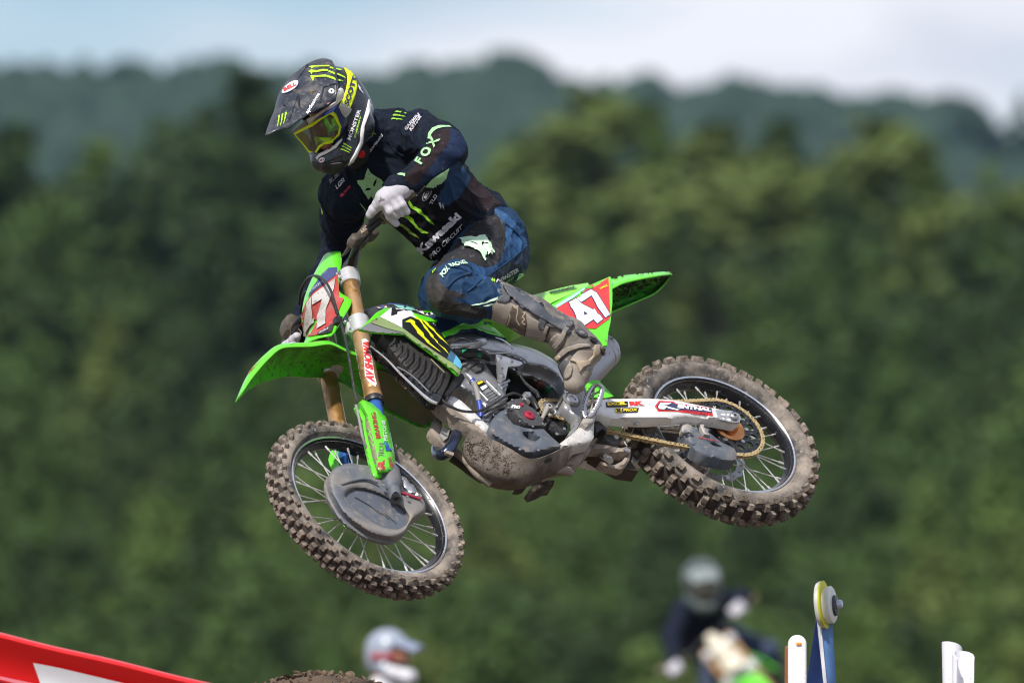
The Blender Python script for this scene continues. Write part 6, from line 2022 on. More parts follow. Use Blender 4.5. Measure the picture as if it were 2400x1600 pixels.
JP('chest_line', 2, [(655, 612), (700, 660), (760, 690), (862, 698), (858, 722), (790, 712), (720, 688)], MINT, .0026)
JP('chest_line', 2, [(425, 880), (455, 945), (490, 985), (520, 1030), (500, 1020), (462, 960)], MINT, .0026)
JP('fox_emblem', 2, [(532, 645), (556, 690), (598, 718), (645, 742), (676, 780), (684, 820), (668, 830), (682, 862), (655, 872), (662, 900), (625, 892), (628, 915), (595, 900), (575, 918), (560, 890), (532, 922), (516, 890), (488, 858), (468, 815), (442, 785), (437, 756), (500, 748), (516, 700)], MINT, .0028, holes=[[(578, 800), (588, 762), (612, 735), (606, 772), (590, 808)], [(500, 845), (528, 818), (562, 826), (545, 838), (520, 842)]], g=5)
for pts, m_ in (([(822, 512), (858, 490), (905, 565), (920, 590), (960, 600), (985, 625), (1050, 650), (1080, 720), (1150, 760), (1180, 810), (1240, 850), (1275, 905), (1200, 870), (1130, 810), (1110, 780), (1060, 740), (985, 692), (950, 665), (880, 622)], CLAWC),
                ([(730, 745), (830, 738), (875, 765), (920, 800), (940, 870), (985, 915), (1010, 950), (1050, 965), (1100, 1005), (1170, 1038), (1130, 1052), (1060, 1030), (1000, 975), (960, 950), (930, 905), (880, 862), (840, 820)], CLAWC),
                ([(682, 868), (750, 890), (800, 925), (850, 960), (880, 1010), (960, 1060), (1030, 1130), (930, 1080), (850, 1042), (820, 1000), (790, 972), (740, 930), (690, 912)], CLAWD)):
    JP('claw_mark', 9, pts, m_, .0028, g=5)
JT('Kawasaki', 2, [(1005, 1405), (1352, 1080), (1296, 1032), (950, 1350)], CLOTHW, .05)
JT('PRO CIRCUIT', 2, [(1085, 1442), (1368, 1165), (1348, 1140), (1062, 1412)], CLOTHW, .02, shear=.2)
JT('FOX', 2, [(1000, 622), (1168, 398), (1092, 370), (938, 588)], MINT, .045, space=1.5)
figure(CLAW, RID, V(2, (838, 242), (882, 168), (765, 148), (728, 238)), [jersey], CLAWC, jersey, .0032)
JT('GARMIN', 2, [(872, 325), (985, 195), (968, 172), (850, 302)], CLOTHW, .02)
JT('KSTAR', 2, [(915, 335), (1005, 205), (985, 190), (892, 312)], CLOTHW, .05, shear=.2)
JT('Kawasaki', 2, [(540, 530), (662, 366), (644, 346), (520, 512)], CLOTHW, .03)
JT('SMX', 2, [(520, 418), (562, 375), (548, 358), (506, 402)], CLOTHG, .04)
JT('X', 2, [(560, 385), (605, 350), (590, 308), (548, 345)], CLAWD, .05)
JT('iA', 2, [(560, 300), (598, 268), (590, 250), (552, 285)], CLOTHG, .03)
JT('LGSI', 2, [(262, 838), (330, 768), (318, 735), (250, 800)], CLOTHW, .03)
JT('BRL DIRT', 2, [(208, 788), (290, 712), (276, 690), (196, 752)], CLOTHG, .02)
JT('POWER', 2, [(330, 878), (382, 812), (372, 796), (318, 850)], CLOTHR, .03)
JP('badge', 2, [(285, 890), (300, 868), (322, 868), (325, 885), (305, 902), (290, 902)], CLOTHR, .0016)
JP('oval_badge', 2, [(1002, 920), (1018, 870), (1050, 825), (1080, 815), (1092, 840), (1075, 890), (1040, 930), (1012, 940)], CLOTHG, .0016, cr=30)
JP('oval_badge', 2, [(1010, 916), (1024, 872), (1052, 834), (1078, 824), (1084, 842), (1068, 886), (1036, 922), (1016, 930)], INK, .0022, cr=30)
JT('BELL', 2, [(1038, 918), (1075, 850), (1056, 840), (1018, 905)], CLOTHW, .03, .003)
JT('TLD', 2, [(1090, 970), (1140, 890), (1115, 872), (1066, 955)], CLOTHW, .03)
JT('ODI', 2, [(960, 900), (1030, 805), (1022, 795), (952, 885)], CLOTHG, .02)
JP('flash_badge', 2, [(1148, 955), (1162, 945), (1180, 985), (1186, 950), (1196, 1012), (1172, 975), (1170, 1005)], CLOTHW, .002)
JT('DUNLOP', 2, [(712, 1225), (782, 1195), (778, 1183), (706, 1212)], CLOTHG, .02)
JP('small_badge', 2, [(752, 1240), (790, 1228), (818, 1240), (800, 1252), (765, 1252)], CLOTHR, .002)
JT('D3', 2, [(850, 1300), (888, 1290), (880, 1262), (832, 1275)], CLOTHG, .05)
JP('sleeve_mark', 2, [(122, 985), (132, 980), (140, 1040), (142, 1058), (130, 1050)], CLAWD, .002)
JP('sleeve_mark', 2, [(1098, 188), (1112, 190), (1145, 208), (1140, 214), (1120, 206), (1118, 200)], CLOTHW, .002)
JP('cuff_stripe', 3, [(876, 160), (886, 148), (905, 180), (915, 200), (905, 238), (888, 225), (872, 196)], MINT, .002)
for pts in ([(660, 260), (655, 330), (680, 400), (740, 450)], [(1000, 172), (960, 250), (930, 350), (925, 430)], [(1440, 910), (1470, 980), (1510, 1030)], [(660, 270), (740, 470), (850, 540), (980, 470)]):
    drape('seam', RID, V(2, *pts), [jersey], JERSEY, jersey, .0028, 20)
# neck roll and red knob at the collar
collar = soft('neck_brace', [('c', J(856, 340, -.29), .020, J(845, 366, -.265), .019), ('c', J(845, 366, -.265), .019, J(832, 384, -.28), .018)], mat('black_foam', (.012, .012, .013), .8), rider, h=.006)
kn = Vector(RID.att(846, 361, -.235))
lathe('red_knob', [(0, .008), (.004, .008), (.006, .005), (.010, .007), (.0125, .004), (.0125, -.012), (0, -.012)], kn, RID.I.to_3x3() @ subv((-.1, .1, 1)), mat('red_knob', (.75, .02, .02), .35), rider, 20)
# ------------------------------------------------------------------ pants
shin_ax = Vector(Lbt) - Vector(Lkn)
pant_pr = [('c', J(1118, 535, -.50), .118, J(1135, 560, -.50), .122), ('c', J(1150, 572, -.46), .118, Lhip, .104), ('c', Lhip, .104, J(1088, 654, -.17), .085), ('c', J(1088, 654, -.17), .085, Lkn, .078), ('c', Lkn, .080, J(1105, 700, -.04), .068), ('c', J(1105, 700, -.04), .068, J(1140, 697, -.045), .056), ('c', J(1140, 697, -.045), .050, J(1215, 727, -.045), .038),
           ('c', Lhip, .11, J(1175, 610, -.42), .082), ('c', Rhip, .11, Rkn, .080), ('c', Rkn, .078, Rbt, .06), ('e', J(1052, 672, -.01), (.07, .05, .075), I3)]
pants = soft('pants', pant_pr, PANTS, rider, h=.0055, k=.032, disp=folds(.0088, 16, Vector(Lkn) - Vector(Lhip), 1.7))
def PF(pts, m):
    paint(pants, RID, V(10, *pts), m)
def PP(name, pts, m, off=.0016, k=10, cr=0, holes=(), g=9):
    return lay_poly(name, RID, V(k, *pts), [pants], m, pants, off, g=g, cr=cr, holes=[V(k, *h) for h in holes])
THIGH = mat('black_thigh_panel', (.020, .019, .022), .75, spec=.3, bump=.3, bscale=300, dirt=.34, dcol=(.10, .092, .085), dscale=9)
KNEE = mat('scuffed_knee_panel', (.022, .020, .021), .75, spec=.3, bump=.35, bscale=260, dirt=.34, dcol=(.085, .075, .068), dscale=10)
BRBLUE = mat('bright_blue_panel', (.012, .066, .175), .62, bump=.25, bscale=300, dirt=.12, dcol=(.09, .1, .12))
PF([(960, 55), (1060, 60), (1180, 130), (1330, 300), (1440, 520), (1300, 640), (1150, 740), (980, 860), (880, 980), (800, 900), (720, 830), (700, 760), (880, 820), (1000, 800), (1090, 715), (1140, 560), (1155, 330), (1130, 240), (1030, 130)], BRBLUE)
PF([(830, 100), (960, 58), (1030, 130), (1130, 240), (1155, 330), (1140, 560), (1090, 715), (1000, 800), (880, 822), (780, 800), (620, 720), (500, 702), (400, 740), (240, 830), (200, 790), (300, 700), (420, 590), (560, 430), (700, 270)], THIGH)
PF([(100, 1100), (120, 970), (190, 840), (240, 830), (262, 880), (290, 1010), (390, 1100), (560, 1175), (680, 1190), (560, 1222), (400, 1235), (560, 1280), (700, 1318), (850, 1335), (930, 1400), (860, 1490), (700, 1500), (520, 1460), (350, 1430), (200, 1380), (130, 1250)], KNEE)
PF([(900, 960), (1080, 830), (1300, 680), (1440, 540), (1445, 700), (1400, 900), (1250, 1120), (1100, 1050)], mat('navy_calf_panel', (.014, .03, .065), .68, bump=.3, bscale=300, dirt=.1))
PP('fox_emblem', [(550, 445), (640, 425), (760, 430), (830, 400), (880, 398), (915, 440), (918, 500), (945, 505), (965, 560), (990, 625), (985, 642), (960, 615), (955, 655), (930, 625), (915, 660), (905, 620), (888, 630), (878, 740), (862, 742), (830, 690), (810, 640), (770, 600), (735, 600), (730, 575), (690, 570), (640, 548), (610, 545), (575, 500), (590, 488), (570, 470)], MINTW, .0065, holes=[[(615, 484), (680, 490), (740, 500), (765, 520), (780, 550), (750, 520), (700, 500)], [(825, 498), (850, 500), (915, 515), (900, 525), (855, 518), (862, 575), (835, 530)]], g=4)
text('FOX', RID, V(10, (335, 960), (420, 840), (365, 800), (282, 910)), [pants], MINTW, pants, .05, off=.0048)
text('RACING', RID, V(10, (425, 812), (650, 780), (600, 735), (395, 785)), [pants], MINTW, pants, .04, off=.0048)
text('MONSTER', RID, V(7, (292, 202), (530, 66), (522, 22), (290, 160)), [pants], CLOTHW, pants, .03, off=.0048)
text('ENERGY', RID, V(7, (372, 218), (480, 140), (478, 126), (368, 202)), [pants], CLAWC, pants, .02, off=.002)
PP('claw_mark', [(960, 985), (975, 960), (990, 985), (1005, 945), (1020, 975), (1000, 1020), (985, 1000), (970, 1010)], CLAWC, .002)
PP('calf_flash', [(542, 92), (580, 92), (583, 112), (560, 165), (492, 250), (452, 238), (450, 205), (510, 165)], MINT, .002, k=7)
PP('shin_flash', [(690, 1315), (800, 1295), (900, 1265), (1050, 1205), (1035, 1240), (900, 1290), (780, 1318)], MINTW, .002)
PP('shin_flash', [(842, 1330), (930, 1305), (1002, 1285), (985, 1312), (900, 1334)], MINTW, .002)
PP('knee_mark', [(190, 870), (205, 858), (225, 840), (238, 825), (240, 838), (222, 860), (205, 878), (192, 900)], CLAWC, .002)
for pts in ([(900, 940), (1100, 800), (1300, 650), (1430, 530)], [(560, 755), (640, 790), (720, 850), (770, 930)], [(700, 890), (560, 940), (450, 1010), (380, 1080)], [(830, 980), (720, 1080), (640, 1140)], [(430, 810), (560, 830), (680, 890)], [(1140, 250), (1250, 330), (1380, 480)]):
    drape('seam', RID, V(10, *pts), [pants], PANTS, pants, .0035, 24)
# ------------------------------------------------------------------ left boot
bt = lambda x, y, t: J(x, y, t)
boot_pr = [('c', bt(1168, 704, -.05), .062, bt(1250, 742, -.05), .060), ('c', bt(1250, 742, -.05), .060, bt(1335, 786, -.05), .051), ('c', bt(1335, 786, -.05), .052, bt(1362, 812, -.05), .050),
           ('c', bt(1368, 815, -.05), .047, bt(1385, 822, -.052), .040), ('c', bt(1362, 815, -.048), .050, bt(1352, 868, -.03), .043), ('c', bt(1352, 868, -.03), .043, bt(1346, 898, -.01), .034), ('c', bt(1335, 790, -.05), .05, bt(1338, 850, -.035), .042)]
boot = soft('boot', boot_pr, BOOT, rider, h=.004, k=.02, disp=lambda p: .0012 * noise.noise(p * 40))
def BP(name, pts, m, h=.004, cr=0, k=7, holes=()):
    return pad(name, RID, V(k, *pts), [boot], m, boot, h, 6, cr, [V(k, *q) for q in holes])
BP('shin_guard', [(150, 590), (200, 500), (260, 420), (330, 350), (420, 400), (560, 480), (660, 560), (740, 610), (860, 670), (830, 760), (790, 870), (700, 860), (560, 800), (400, 740), (250, 670)], BOOTT, .003)
BP('logo_plate', [(330, 690), (400, 640), (440, 500), (470, 440), (540, 470), (610, 520), (620, 600), (600, 760), (540, 800), (440, 770), (380, 730)], mat('boot_logo_plate', (.085, .066, .050), .8, bump=.6, bscale=150, dirt=.3), .0045)
BP('cuff_pad', [(300, 395), (330, 340), (400, 330), (440, 350), (430, 400), (380, 415)], BOOTD, .005)
CREAM = mat('muddy_cream_rubber', (.36, .29, .21), .6, dirt=.3)
for pts in ([(430, 500), (440, 560), (415, 640), (390, 672), (345, 690), (352, 715), (400, 740), (470, 760), (520, 740)], [(430, 740), (450, 700), (500, 690), (525, 712)], [(470, 440), (515, 470), (520, 520), (510, 590), (545, 650)], [(580, 515), (605, 525), (580, 560), (600, 590), (575, 620), (605, 645)], [(535, 750), (590, 765), (560, 790)], [(470, 440), (500, 470), (530, 450)]):
    drape('logo_ridge', RID, V(7, *pts), [boot, bpy.data.objects['logo_plate']], CREAM, boot, .0032, 26)
BP('calf_leather', [(660, 560), (830, 640), (1000, 640), (1100, 720), (1060, 760), (1000, 690), (870, 680), (740, 610)], BOOTD, .003)
BP('calf_leather', [(360, 235), (480, 270), (620, 345), (760, 440), (860, 540), (1000, 610), (1100, 662), (1060, 740), (960, 690), (840, 620), (700, 540), (560, 440), (420, 330)], mat('blue_grey_leather', (.060, .068, .085), .5, dirt=.3, dcol=(.2, .18, .155), dscale=12), .0042)
BP('buckle_strap', [(740, 660), (760, 570), (790, 500), (830, 540), (825, 640), (800, 700), (760, 705)], BOOTD, .0035)
BP('buckle_strap', [(540, 450), (530, 350), (540, 270), (600, 330), (615, 420), (605, 470), (570, 482)], BOOTD, .0035)
BP('buckle', [(500, 270), (540, 255), (560, 290), (530, 320), (505, 310)], INK, .0035)
BP('buckle', [(735, 430), (775, 415), (800, 450), (780, 480), (742, 470)], INK, .0035)
BP('ankle_panel', [(805, 930), (850, 860), (880, 800), (950, 740), (1000, 760), (1030, 830), (960, 930), (900, 1015)], BOOTT, .003)
BP('ankle_strap', [(880, 880), (940, 840), (1000, 740), (1040, 640), (1090, 620), (1120, 660), (1060, 720), (1020, 820), (960, 900), (920, 920)], BOOTT, .0042)
BP('ankle_buckle', [(1030, 640), (1060, 612), (1118, 630), (1122, 662), (1080, 690), (1045, 672)], BOOTD, .0055)
BP('instep_strap', [(935, 1010), (975, 960), (1060, 890), (1180, 855), (1290, 860), (1310, 890), (1200, 900), (1080, 940), (1010, 1000), (975, 1040)], BOOTT, .0042)
BP('instep_buckle', [(945, 1000), (985, 975), (1005, 1000), (980, 1035), (950, 1030)], CREAM, .0055)
BP('ankle_hinge', [(1140, 700), (1200, 700), (1260, 740), (1275, 775), (1220, 780), (1160, 740)], BOOTD, .0035, cr=30)
BP('hinge_ring', [(1185, 720), (1225, 730), (1245, 755), (1215, 765), (1185, 745)], GREYP, .0045, cr=24)
BP('heel_clip', [(1295, 780), (1350, 800), (1380, 840), (1340, 850), (1300, 815)], INK, .0035)
BP('foot_shell', [(1110, 1000), (1180, 920), (1330, 900), (1350, 870), (1440, 880), (1482, 905), (1460, 990), (1400, 1090), (1320, 1240), (1250, 1330), (1160, 1400), (1070, 1420), (1035, 1370), (1030, 1230), (1040, 1130)], BOOTT, .0018)
BP('foot_rand', [(1345, 870), (1400, 870), (1395, 960), (1340, 1000), (1290, 1080), (1230, 1110), (1190, 1170), (1170, 1110), (1150, 1060), (1090, 1040), (1130, 1020), (1190, 1050), (1280, 1030), (1330, 980)], CREAM, .0050)
BP('toe_guard', [(1040, 1180), (1075, 1080), (1110, 1090), (1115, 1160), (1090, 1220), (1050, 1240)], BOOTT, .0050, cr=30)
BP('sole_edge', [(1400, 905), (1482, 905), (1470, 975), (1420, 1060), (1390, 1100), (1380, 1060), (1430, 980)], mat('dark_sole', (.06, .048, .038), .85, dirt=.4), .0050)
text('FX', RID, V(7, (1270, 1160), (1330, 1120), (1310, 1080), (1255, 1125)), [boot, bpy.data.objects['foot_shell']], GREYP, boot, .04, off=.005)
for pts in ([(200, 640), (330, 540), (420, 400)], [(790, 870), (840, 760), (870, 680)], [(930, 1020), (1000, 940), (1100, 900)], [(1035, 1370), (1120, 1300), (1230, 1200), (1330, 1180)], [(1100, 960), (1120, 1010), (1080, 1060)]):
    drape('boot_seam', RID, V(7, *pts), [boot], mat('boot_seam_dark', (.03, .026, .022), .8), boot, .0022, 20)
# right boot, mostly behind the engine
boot2 = soft('boot', [('c', Rbt, .062, Ran, .05), ('c', Ran, .05, tuple(Vector(Ran) + (RID.I.to_3x3() @ BF) * .14), .036), ('c', Ran, .05, tuple(Vector(Ran) - (RID.I.to_3x3() @ BF) * .04), .045)], BOOT, rider, h=.006, k=.02)
# ------------------------------------------------------------------ gloves: palm, four fingers, thumb closing on the grips
def z9(x, y, t):
    p = V(9, (x, y))[0]
    return RID.att(p[0], p[1], t)
tg = -.075
fing = [('c', (775, 262, tg + .005), .036, (640, 330, tg + .016), .038), ('c', (640, 330, tg + .016), .036, (450, 470, tg + .02), .034), ('c', (700, 330, tg + .02), .032, (600, 430, tg + .028), .024), ('c', (560, 400, tg + .025), .03, (430, 520, tg + .025), .026), ('c', (420, 500, tg + .02), .026, (340, 560, tg + .012), .022),
        ('c', (620, 400, tg + .036), .0150, (735, 570, tg + .045), .0128), ('c', (735, 570, tg + .045), .0126, (812, 690, tg + .030), .0110),
        ('c', (545, 455, tg + .036), .0150, (640, 620, tg + .044), .0126), ('c', (640, 620, tg + .044), .0126, (725, 720, tg + .028), .0110),
        ('c', (460, 530, tg + .034), .0150, (520, 680, tg + .042), .0126), ('c', (520, 680, tg + .042), .0126, (640, 760, tg + .026), .0110),
        ('c', (430, 560, tg + .015), .0150, (520, 770, tg + .012), .0126), ('c', (520, 770, tg + .012), .0126, (630, 885, tg + .006), .0115),
        ('c', (370, 560, tg + .01), .0185, (255, 650, tg + .005), .0165), ('c', (255, 650, tg + .005), .0165, (192, 735, tg - .002), .0135)]
def hand(name, mirror):
    pr = []
    for c in fing:
        pts = []
        for q in (c[1], c[3]):
            p = z9(*q)
            if mirror:
                l = FORK.I @ (RID.M @ p)
                p = RID.I @ (FORK.M @ Vector((l.x - .03, -l.y + .05, l.z - .045)))
            pts.append(tuple(p))
        pr.append(('c', pts[0], c[2], pts[1], c[4]))
    return soft(name, pr, GLOVE, rider, h=.0026, k=.0045, disp=lambda p: .0009 * noise.noise(p * 70))
glove = hand('glove', False)
hand('glove', True)
lay_poly('glove_mark', RID, V(9, (362, 440), (385, 438), (388, 470), (435, 468), (436, 490), (385, 495), (345, 520), (335, 505), (365, 482)), [glove], GREYP, glove, .0008)
soft('wrist_skin', [('c', tuple(z9(800, 215, tg - .005)), .030, tuple(z9(860, 200, tg - .008)), .031)], SKIN, rider, h=.004)
# ------------------------------------------------------------------ helmet
HELM = mat('dusty_black_helmet', (.011, .015, .026), .32, dirt=.36, dcol=(.12, .115, .11), dscale=16, coat=.3, bump=.06)
PEAK = mat('dusty_peak', (.012, .017, .030), .40, dirt=.50, dcol=(.15, .14, .13), dscale=20, coat=.15, bump=.1)
HW = mat('helmet_white', (.80, .79, .78), .35, dirt=.16, dcol=(.38, .33, .28), dscale=12)
FLUO = mat('fluo_yellow', (.72, .86, .01), .5)
GNAVY = mat('goggle_navy', (.012, .026, .10), .4)
helm_pr = [('e', hp(-.002, 0, .006), (.126, .110, .122), HR), ('e', hp(-.020, 0, -.055), (.102, .102, .095), HR),
           ('c', hp(.0, .098, -.075), .040, hp(.088, .074, -.112), .033), ('c', hp(.088, .074, -.112), .033, hp(.120, .030, -.128), .031), ('c', hp(.120, .030, -.128), .031, hp(.118, -.022, -.128), .030), ('c', hp(.118, -.022, -.128), .030, hp(.078, -.060, -.112), .030), ('c', hp(.078, -.060, -.112), .030, hp(.0, -.088, -.075), .036),
           ('e', hp(-.0, 0, -.02), (.122, .094, .14), HR, 's', .012),
           ('b', hp(.155, 0, -.012), (.105, .092, .050), HR, 's', .02)]
helmet = soft('helmet', helm_pr, HELM, rider, h=.0034, k=.03)
def HP_(name, pts, m, off=.001, cr=0, on=None, g=7, k=1, parent=None):
    return lay_poly(name, RID, V(k, *pts), on or [helmet], m, parent or helmet, off, g=g, cr=cr)
def HT(s, q, m, bold=.03, off=.002, on=None, k=1, **kw):
    return text(s, RID, V(k, *q), on or [helmet], m, (on or [helmet])[0], bold, off=off, **kw)
# white edge trims
pad('helmet_trim', RID, V(1, (1215, 640), (1220, 665), (1170, 760), (1135, 900), (1085, 1030), (1020, 1115), (920, 1175), (830, 1220), (805, 1250), (790, 1225), (830, 1185), (900, 1150), (985, 1090), (1045, 1010), (1095, 890), (1130, 760), (1160, 690)), [helmet], HW, helmet, .0022, 5)
pad('helmet_trim', RID, V(1, (1385, 560), (1412, 620), (1400, 700), (1345, 860), (1318, 1050), (1250, 1200), (1180, 1320), (1118, 1420), (1092, 1405), (1150, 1305), (1222, 1180), (1285, 1040), (1300, 890), (1345, 730), (1368, 640)), [helmet], HW, helmet, .0025, 5)
pad('goggle_strap', RID, V(1, (1095, 175), (1150, 205), (1205, 265), (1242, 330), (1252, 420), (1230, 510), (1200, 590), (1165, 672), (1110, 640), (1040, 645), (1085, 560), (1125, 450), (1145, 350), (1138, 270)), [helmet], FLUO, helmet, .0025, 5)
st = bpy.data.objects.get('goggle_strap')
HT('SCOTT', [(1150, 640), (1250, 300), (1195, 290), (1098, 610)], NAVYL, .05, .0065)
HT('MONSTER', [(1185, 1032), (1300, 680), (1262, 668), (1145, 1012)], WHITE, .02)
HT('ENERGY', [(1240, 998), (1308, 752), (1292, 742), (1222, 990)], CLAWM, .02)
figure(CLAW, RID, V(1, (1172, 1180), (1205, 1112), (1105, 1048), (1062, 1135)), [helmet], CLAWM, helmet, .002)
HP_('oval_badge', [(818, 1262), (835, 1232), (870, 1222), (893, 1240), (880, 1268), (845, 1280)], WHITE, .0015, cr=24)
HT('BELL', [(836, 1268), (888, 1250), (882, 1234), (830, 1252)], REDD, .05, .0025)
pad('chin_vent', RID, V(1, (862, 1295), (930, 1290), (1080, 1270), (1110, 1290), (1100, 1380), (1060, 1430), (960, 1400), (880, 1375), (866, 1330)), [helmet], mat('vent_black', (.006, .006, .007), .5), helmet, .004, 5)
drape('vent_edge', RID, V(1, (830, 1290), (960, 1250), (1080, 1190)), [helmet], INK, helmet, .0018, 16)
HP_('side_decal', [(1262, 380), (1295, 420), (1330, 490), (1318, 480), (1280, 440)], WHITE, .0015)
# visor peak
pk = [V(1, (206, 975, .050), (300, 932, .070), (430, 892, .085), (490, 880, .088), (600, 795, .098), (720, 718, .106), (850, 652, .112), (960, 592, .118), (1030, 500, .122), (1035, 420, .122)),
      V(1, (228, 905, .025), (330, 830, .048), (450, 740, .055), (560, 650, .060), (680, 560, .066), (800, 470, .075), (900, 390, .085), (980, 330, .090), (1010, 280, .088), (1015, 230, .082)),
      V(1, (262, 810, .0), (360, 690, .008), (450, 580, .012), (550, 470, .015), (660, 370, .018), (770, 290, .020), (860, 230, .024), (930, 190, .028), (975, 165, .03), (985, 140, .03)),
      V(1, (300, 725, -.030), (345, 610, -.035), (405, 490, -.038), (500, 370, -.038), (610, 270, -.036), (720, 190, -.033), (810, 140, -.028), (880, 112, -.02), (930, 105, -.012), (975, 122, -.0)),
      V(1, (322, 690, -.062), (335, 605, -.068), (375, 480, -.072), (470, 335, -.070), (590, 225, -.066), (700, 150, -.06), (790, 108, -.05), (850, 93, -.042), (905, 95, -.035), (960, 112, -.02))]
rows = [[RID.I @ (HEAD.M @ HEAD.at(*p)) for p in c] for c in pk]
pv_, pf_ = strip_data(RID, [[tuple(q) + (0,) for q in r] for r in rows], nu=36, nv=20, thick=0.0)
me = bpy.data.meshes.new('visor_peak')
me.from_pydata(pv_, [], pf_)
me.materials.append(PEAK)
finish(me, 60)
peak = link('visor_peak', me, None, rider)
md = peak.modifiers.new('s', 'SOLIDIFY')
md.thickness = .005
md.offset = 0
for quad in ([(1095, 340), (1130, 300), (715, 180), (735, 355)],):
    for pts in ([(706, 190), (745, 178), (940, 172), (948, 188), (850, 188), (770, 192), (740, 215), (735, 200)], [(700, 245), (730, 225), (800, 232), (860, 218), (925, 220), (930, 240), (870, 240), (800, 252), (745, 258), (740, 282), (730, 260)], [(722, 295), (745, 290), (800, 292), (905, 280), (908, 305), (830, 305), (770, 315), (755, 358), (735, 320)]):
        HP_('claw_mark', pts, CLAWM, .004, on=[peak, helmet], g=5)
for pts in ([(950, 190), (1010, 195), (1040, 212), (1085, 220), (1060, 228), (1010, 215), (950, 205)], [(935, 232), (1000, 250), (1060, 275), (1110, 300), (1128, 320), (1060, 290), (990, 268), (935, 250)], [(912, 285), (980, 302), (1030, 325), (1100, 350), (1040, 348), (970, 325), (910, 305)]):
    HP_('claw_mark', pts, CLAWM, .0036, on=[peak, helmet], g=5)
figure(CLAW, RID, V(1, (330, 885), (420, 850), (460, 700), (352, 745)), [peak], CLAWM, peak, .0036)
HP_('oval_badge', [(398, 490), (410, 440), (455, 390), (520, 350), (580, 340), (596, 360), (580, 410), (530, 455), (460, 490), (415, 498)], NAVYL, .0034, cr=36, on=[peak])
HP_('oval_badge', [(404, 486), (418, 442), (460, 396), (522, 357), (576, 347), (588, 362), (573, 406), (526, 448), (458, 482), (418, 490)], WHITE, .0042, cr=36, on=[peak])
HT('BELL', [(428, 478), (572, 402), (556, 362), (420, 438)], RED, .045, .0058, on=[peak])
HT('apdesigns', [(704, 740), (842, 508), (804, 484), (656, 710)], WHITE, .02, .0040, on=[peak])
HP_('side_badge', [(848, 660), (870, 640), (975, 565), (985, 570), (900, 650), (855, 680)], mat('pink_print', (.5, .12, .2), .5), .0036, on=[peak])
sc_h = bvh([peak, helmet]).ray_cast(RID.c, RID.dir(*V(1, (963, 468))[0]))
if sc_h[0] is not None:
    n_ = sc_h[1] if sc_h[1].dot(RID.c - sc_h[0]) > 0 else -sc_h[1]
    lathe('visor_screw', [(.003, .003), (.005, .005), (.0085, .005), (.010, .002), (.010, -.002)], sc_h[0] + n_ * .002, n_, HW, peak, 20)
for pts in ([(880, 420), (950, 395), (1020, 378)], [(880, 415), (850, 520), (835, 600)], [(585, 480), (590, 580), (605, 665)], [(585, 480), (540, 620), (480, 790)], [(700, 150), (640, 240), (560, 350)]):
    drape('peak_ridge', RID, V(1, *pts), [peak], PEAK, peak, .0032, 16, 1.0)
pad('peak_vent', RID, V(1, (582, 500), (600, 580), (608, 668), (585, 640), (575, 560)), [peak], INK, peak, .003, 5)
pad('peak_vent', RID, V(1, (398, 572), (425, 610), (450, 640), (420, 635)), [peak], INK, peak, .003, 5)
for q in ((540, 465, .006), (745, 475, .009), (460, 745, .004), (735, 490, .006)):
    hh = bvh([peak]).ray_cast(RID.c, RID.dir(*V(1, q[:2])[0]))
    if hh[0] is not None:
        soft('mud_clod', [('c', tuple(hh[0]), q[2], tuple(hh[0] + Vector((.006, 0, .003))), q[2] * .7)], MUDDY, peak, h=.002, k=.004, disp=lambda p: .002 * noise.noise(p * 200))
# white brow of the port, goggles
def GP(name, pts, m, thick=.006, parent=None, **kw):
    v, f = panel_data(GOG, V(1, *pts), thick=thick, **kw)
    M_ = RID.I @ GOG.M
    return mesh_obj(name, [M_ @ p for p in v], f, m, parent or rider, 50)
GP('port_brow', [(660, 800, .115), (740, 760, .112), (840, 695, .105), (930, 640, .098), (1010, 590, .090), (1040, 445, .075), (1070, 455, .07), (1088, 500, .070), (1078, 570, .078), (1000, 640, .090), (900, 690, .10), (800, 760, .11), (690, 855, .118)], HW, .012, parent=helmet)
GP('port_brow', [(495, 930, .12), (560, 880, .122), (660, 805, .122), (690, 855, .122), (600, 900, .122), (520, 945, .12)], GREYP, .012, parent=helmet)
LENS = mat('smoke_lens', (.055, .05, .035), .05, spec=.8, alpha=.42, coat=1.0)
gframe_o = [(528, 950, .118), (570, 918, .124), (745, 830, .130), (835, 770, .128), (985, 695, .112), (1020, 720, .104), (1080, 870, .090), (1060, 965, .092), (975, 1060, .108), (885, 1072, .122), (830, 1110, .128), (778, 1190, .128), (698, 1160, .118), (634, 1073, .112), (556, 986, .112)]
gframe_i = [(545, 960), (590, 940), (750, 862), (850, 785), (950, 725), (988, 752), (1055, 872), (1035, 955), (955, 1035), (878, 1046), (815, 1085), (768, 1165), (705, 1145), (645, 1068), (570, 985)]
gog = GP('goggle_frame', gframe_o, FLUO, .03, holes=[V(1, *gframe_i)], g=5, y=.12, er=.003, rw=3)
GP('goggle_frame_side', [(745, 815, .124), (835, 745, .122), (1000, 665, .106), (1050, 720, .094), (1108, 830, .080), (1075, 985, .082), (985, 1085, .10), (960, 1060, .108), (1060, 965, .092), (1080, 870, .090), (1020, 720, .104), (985, 695, .112), (835, 770, .128)], GNAVY, .02, parent=gog)
GP('goggle_lens', [(p[0], p[1], q[2] - .004) for p, q in zip(gframe_i, gframe_o)], LENS, .002, parent=gog, g=7)
GP('nose_guard', [(765, 985, .118), (880, 1000, .116), (960, 1010, .106), (955, 1035, .106), (878, 1046, .118), (815, 1085, .120), (790, 1110, .120)], mat('lime_nose_guard', (.35, .62, .04), .5), .006, parent=gog)
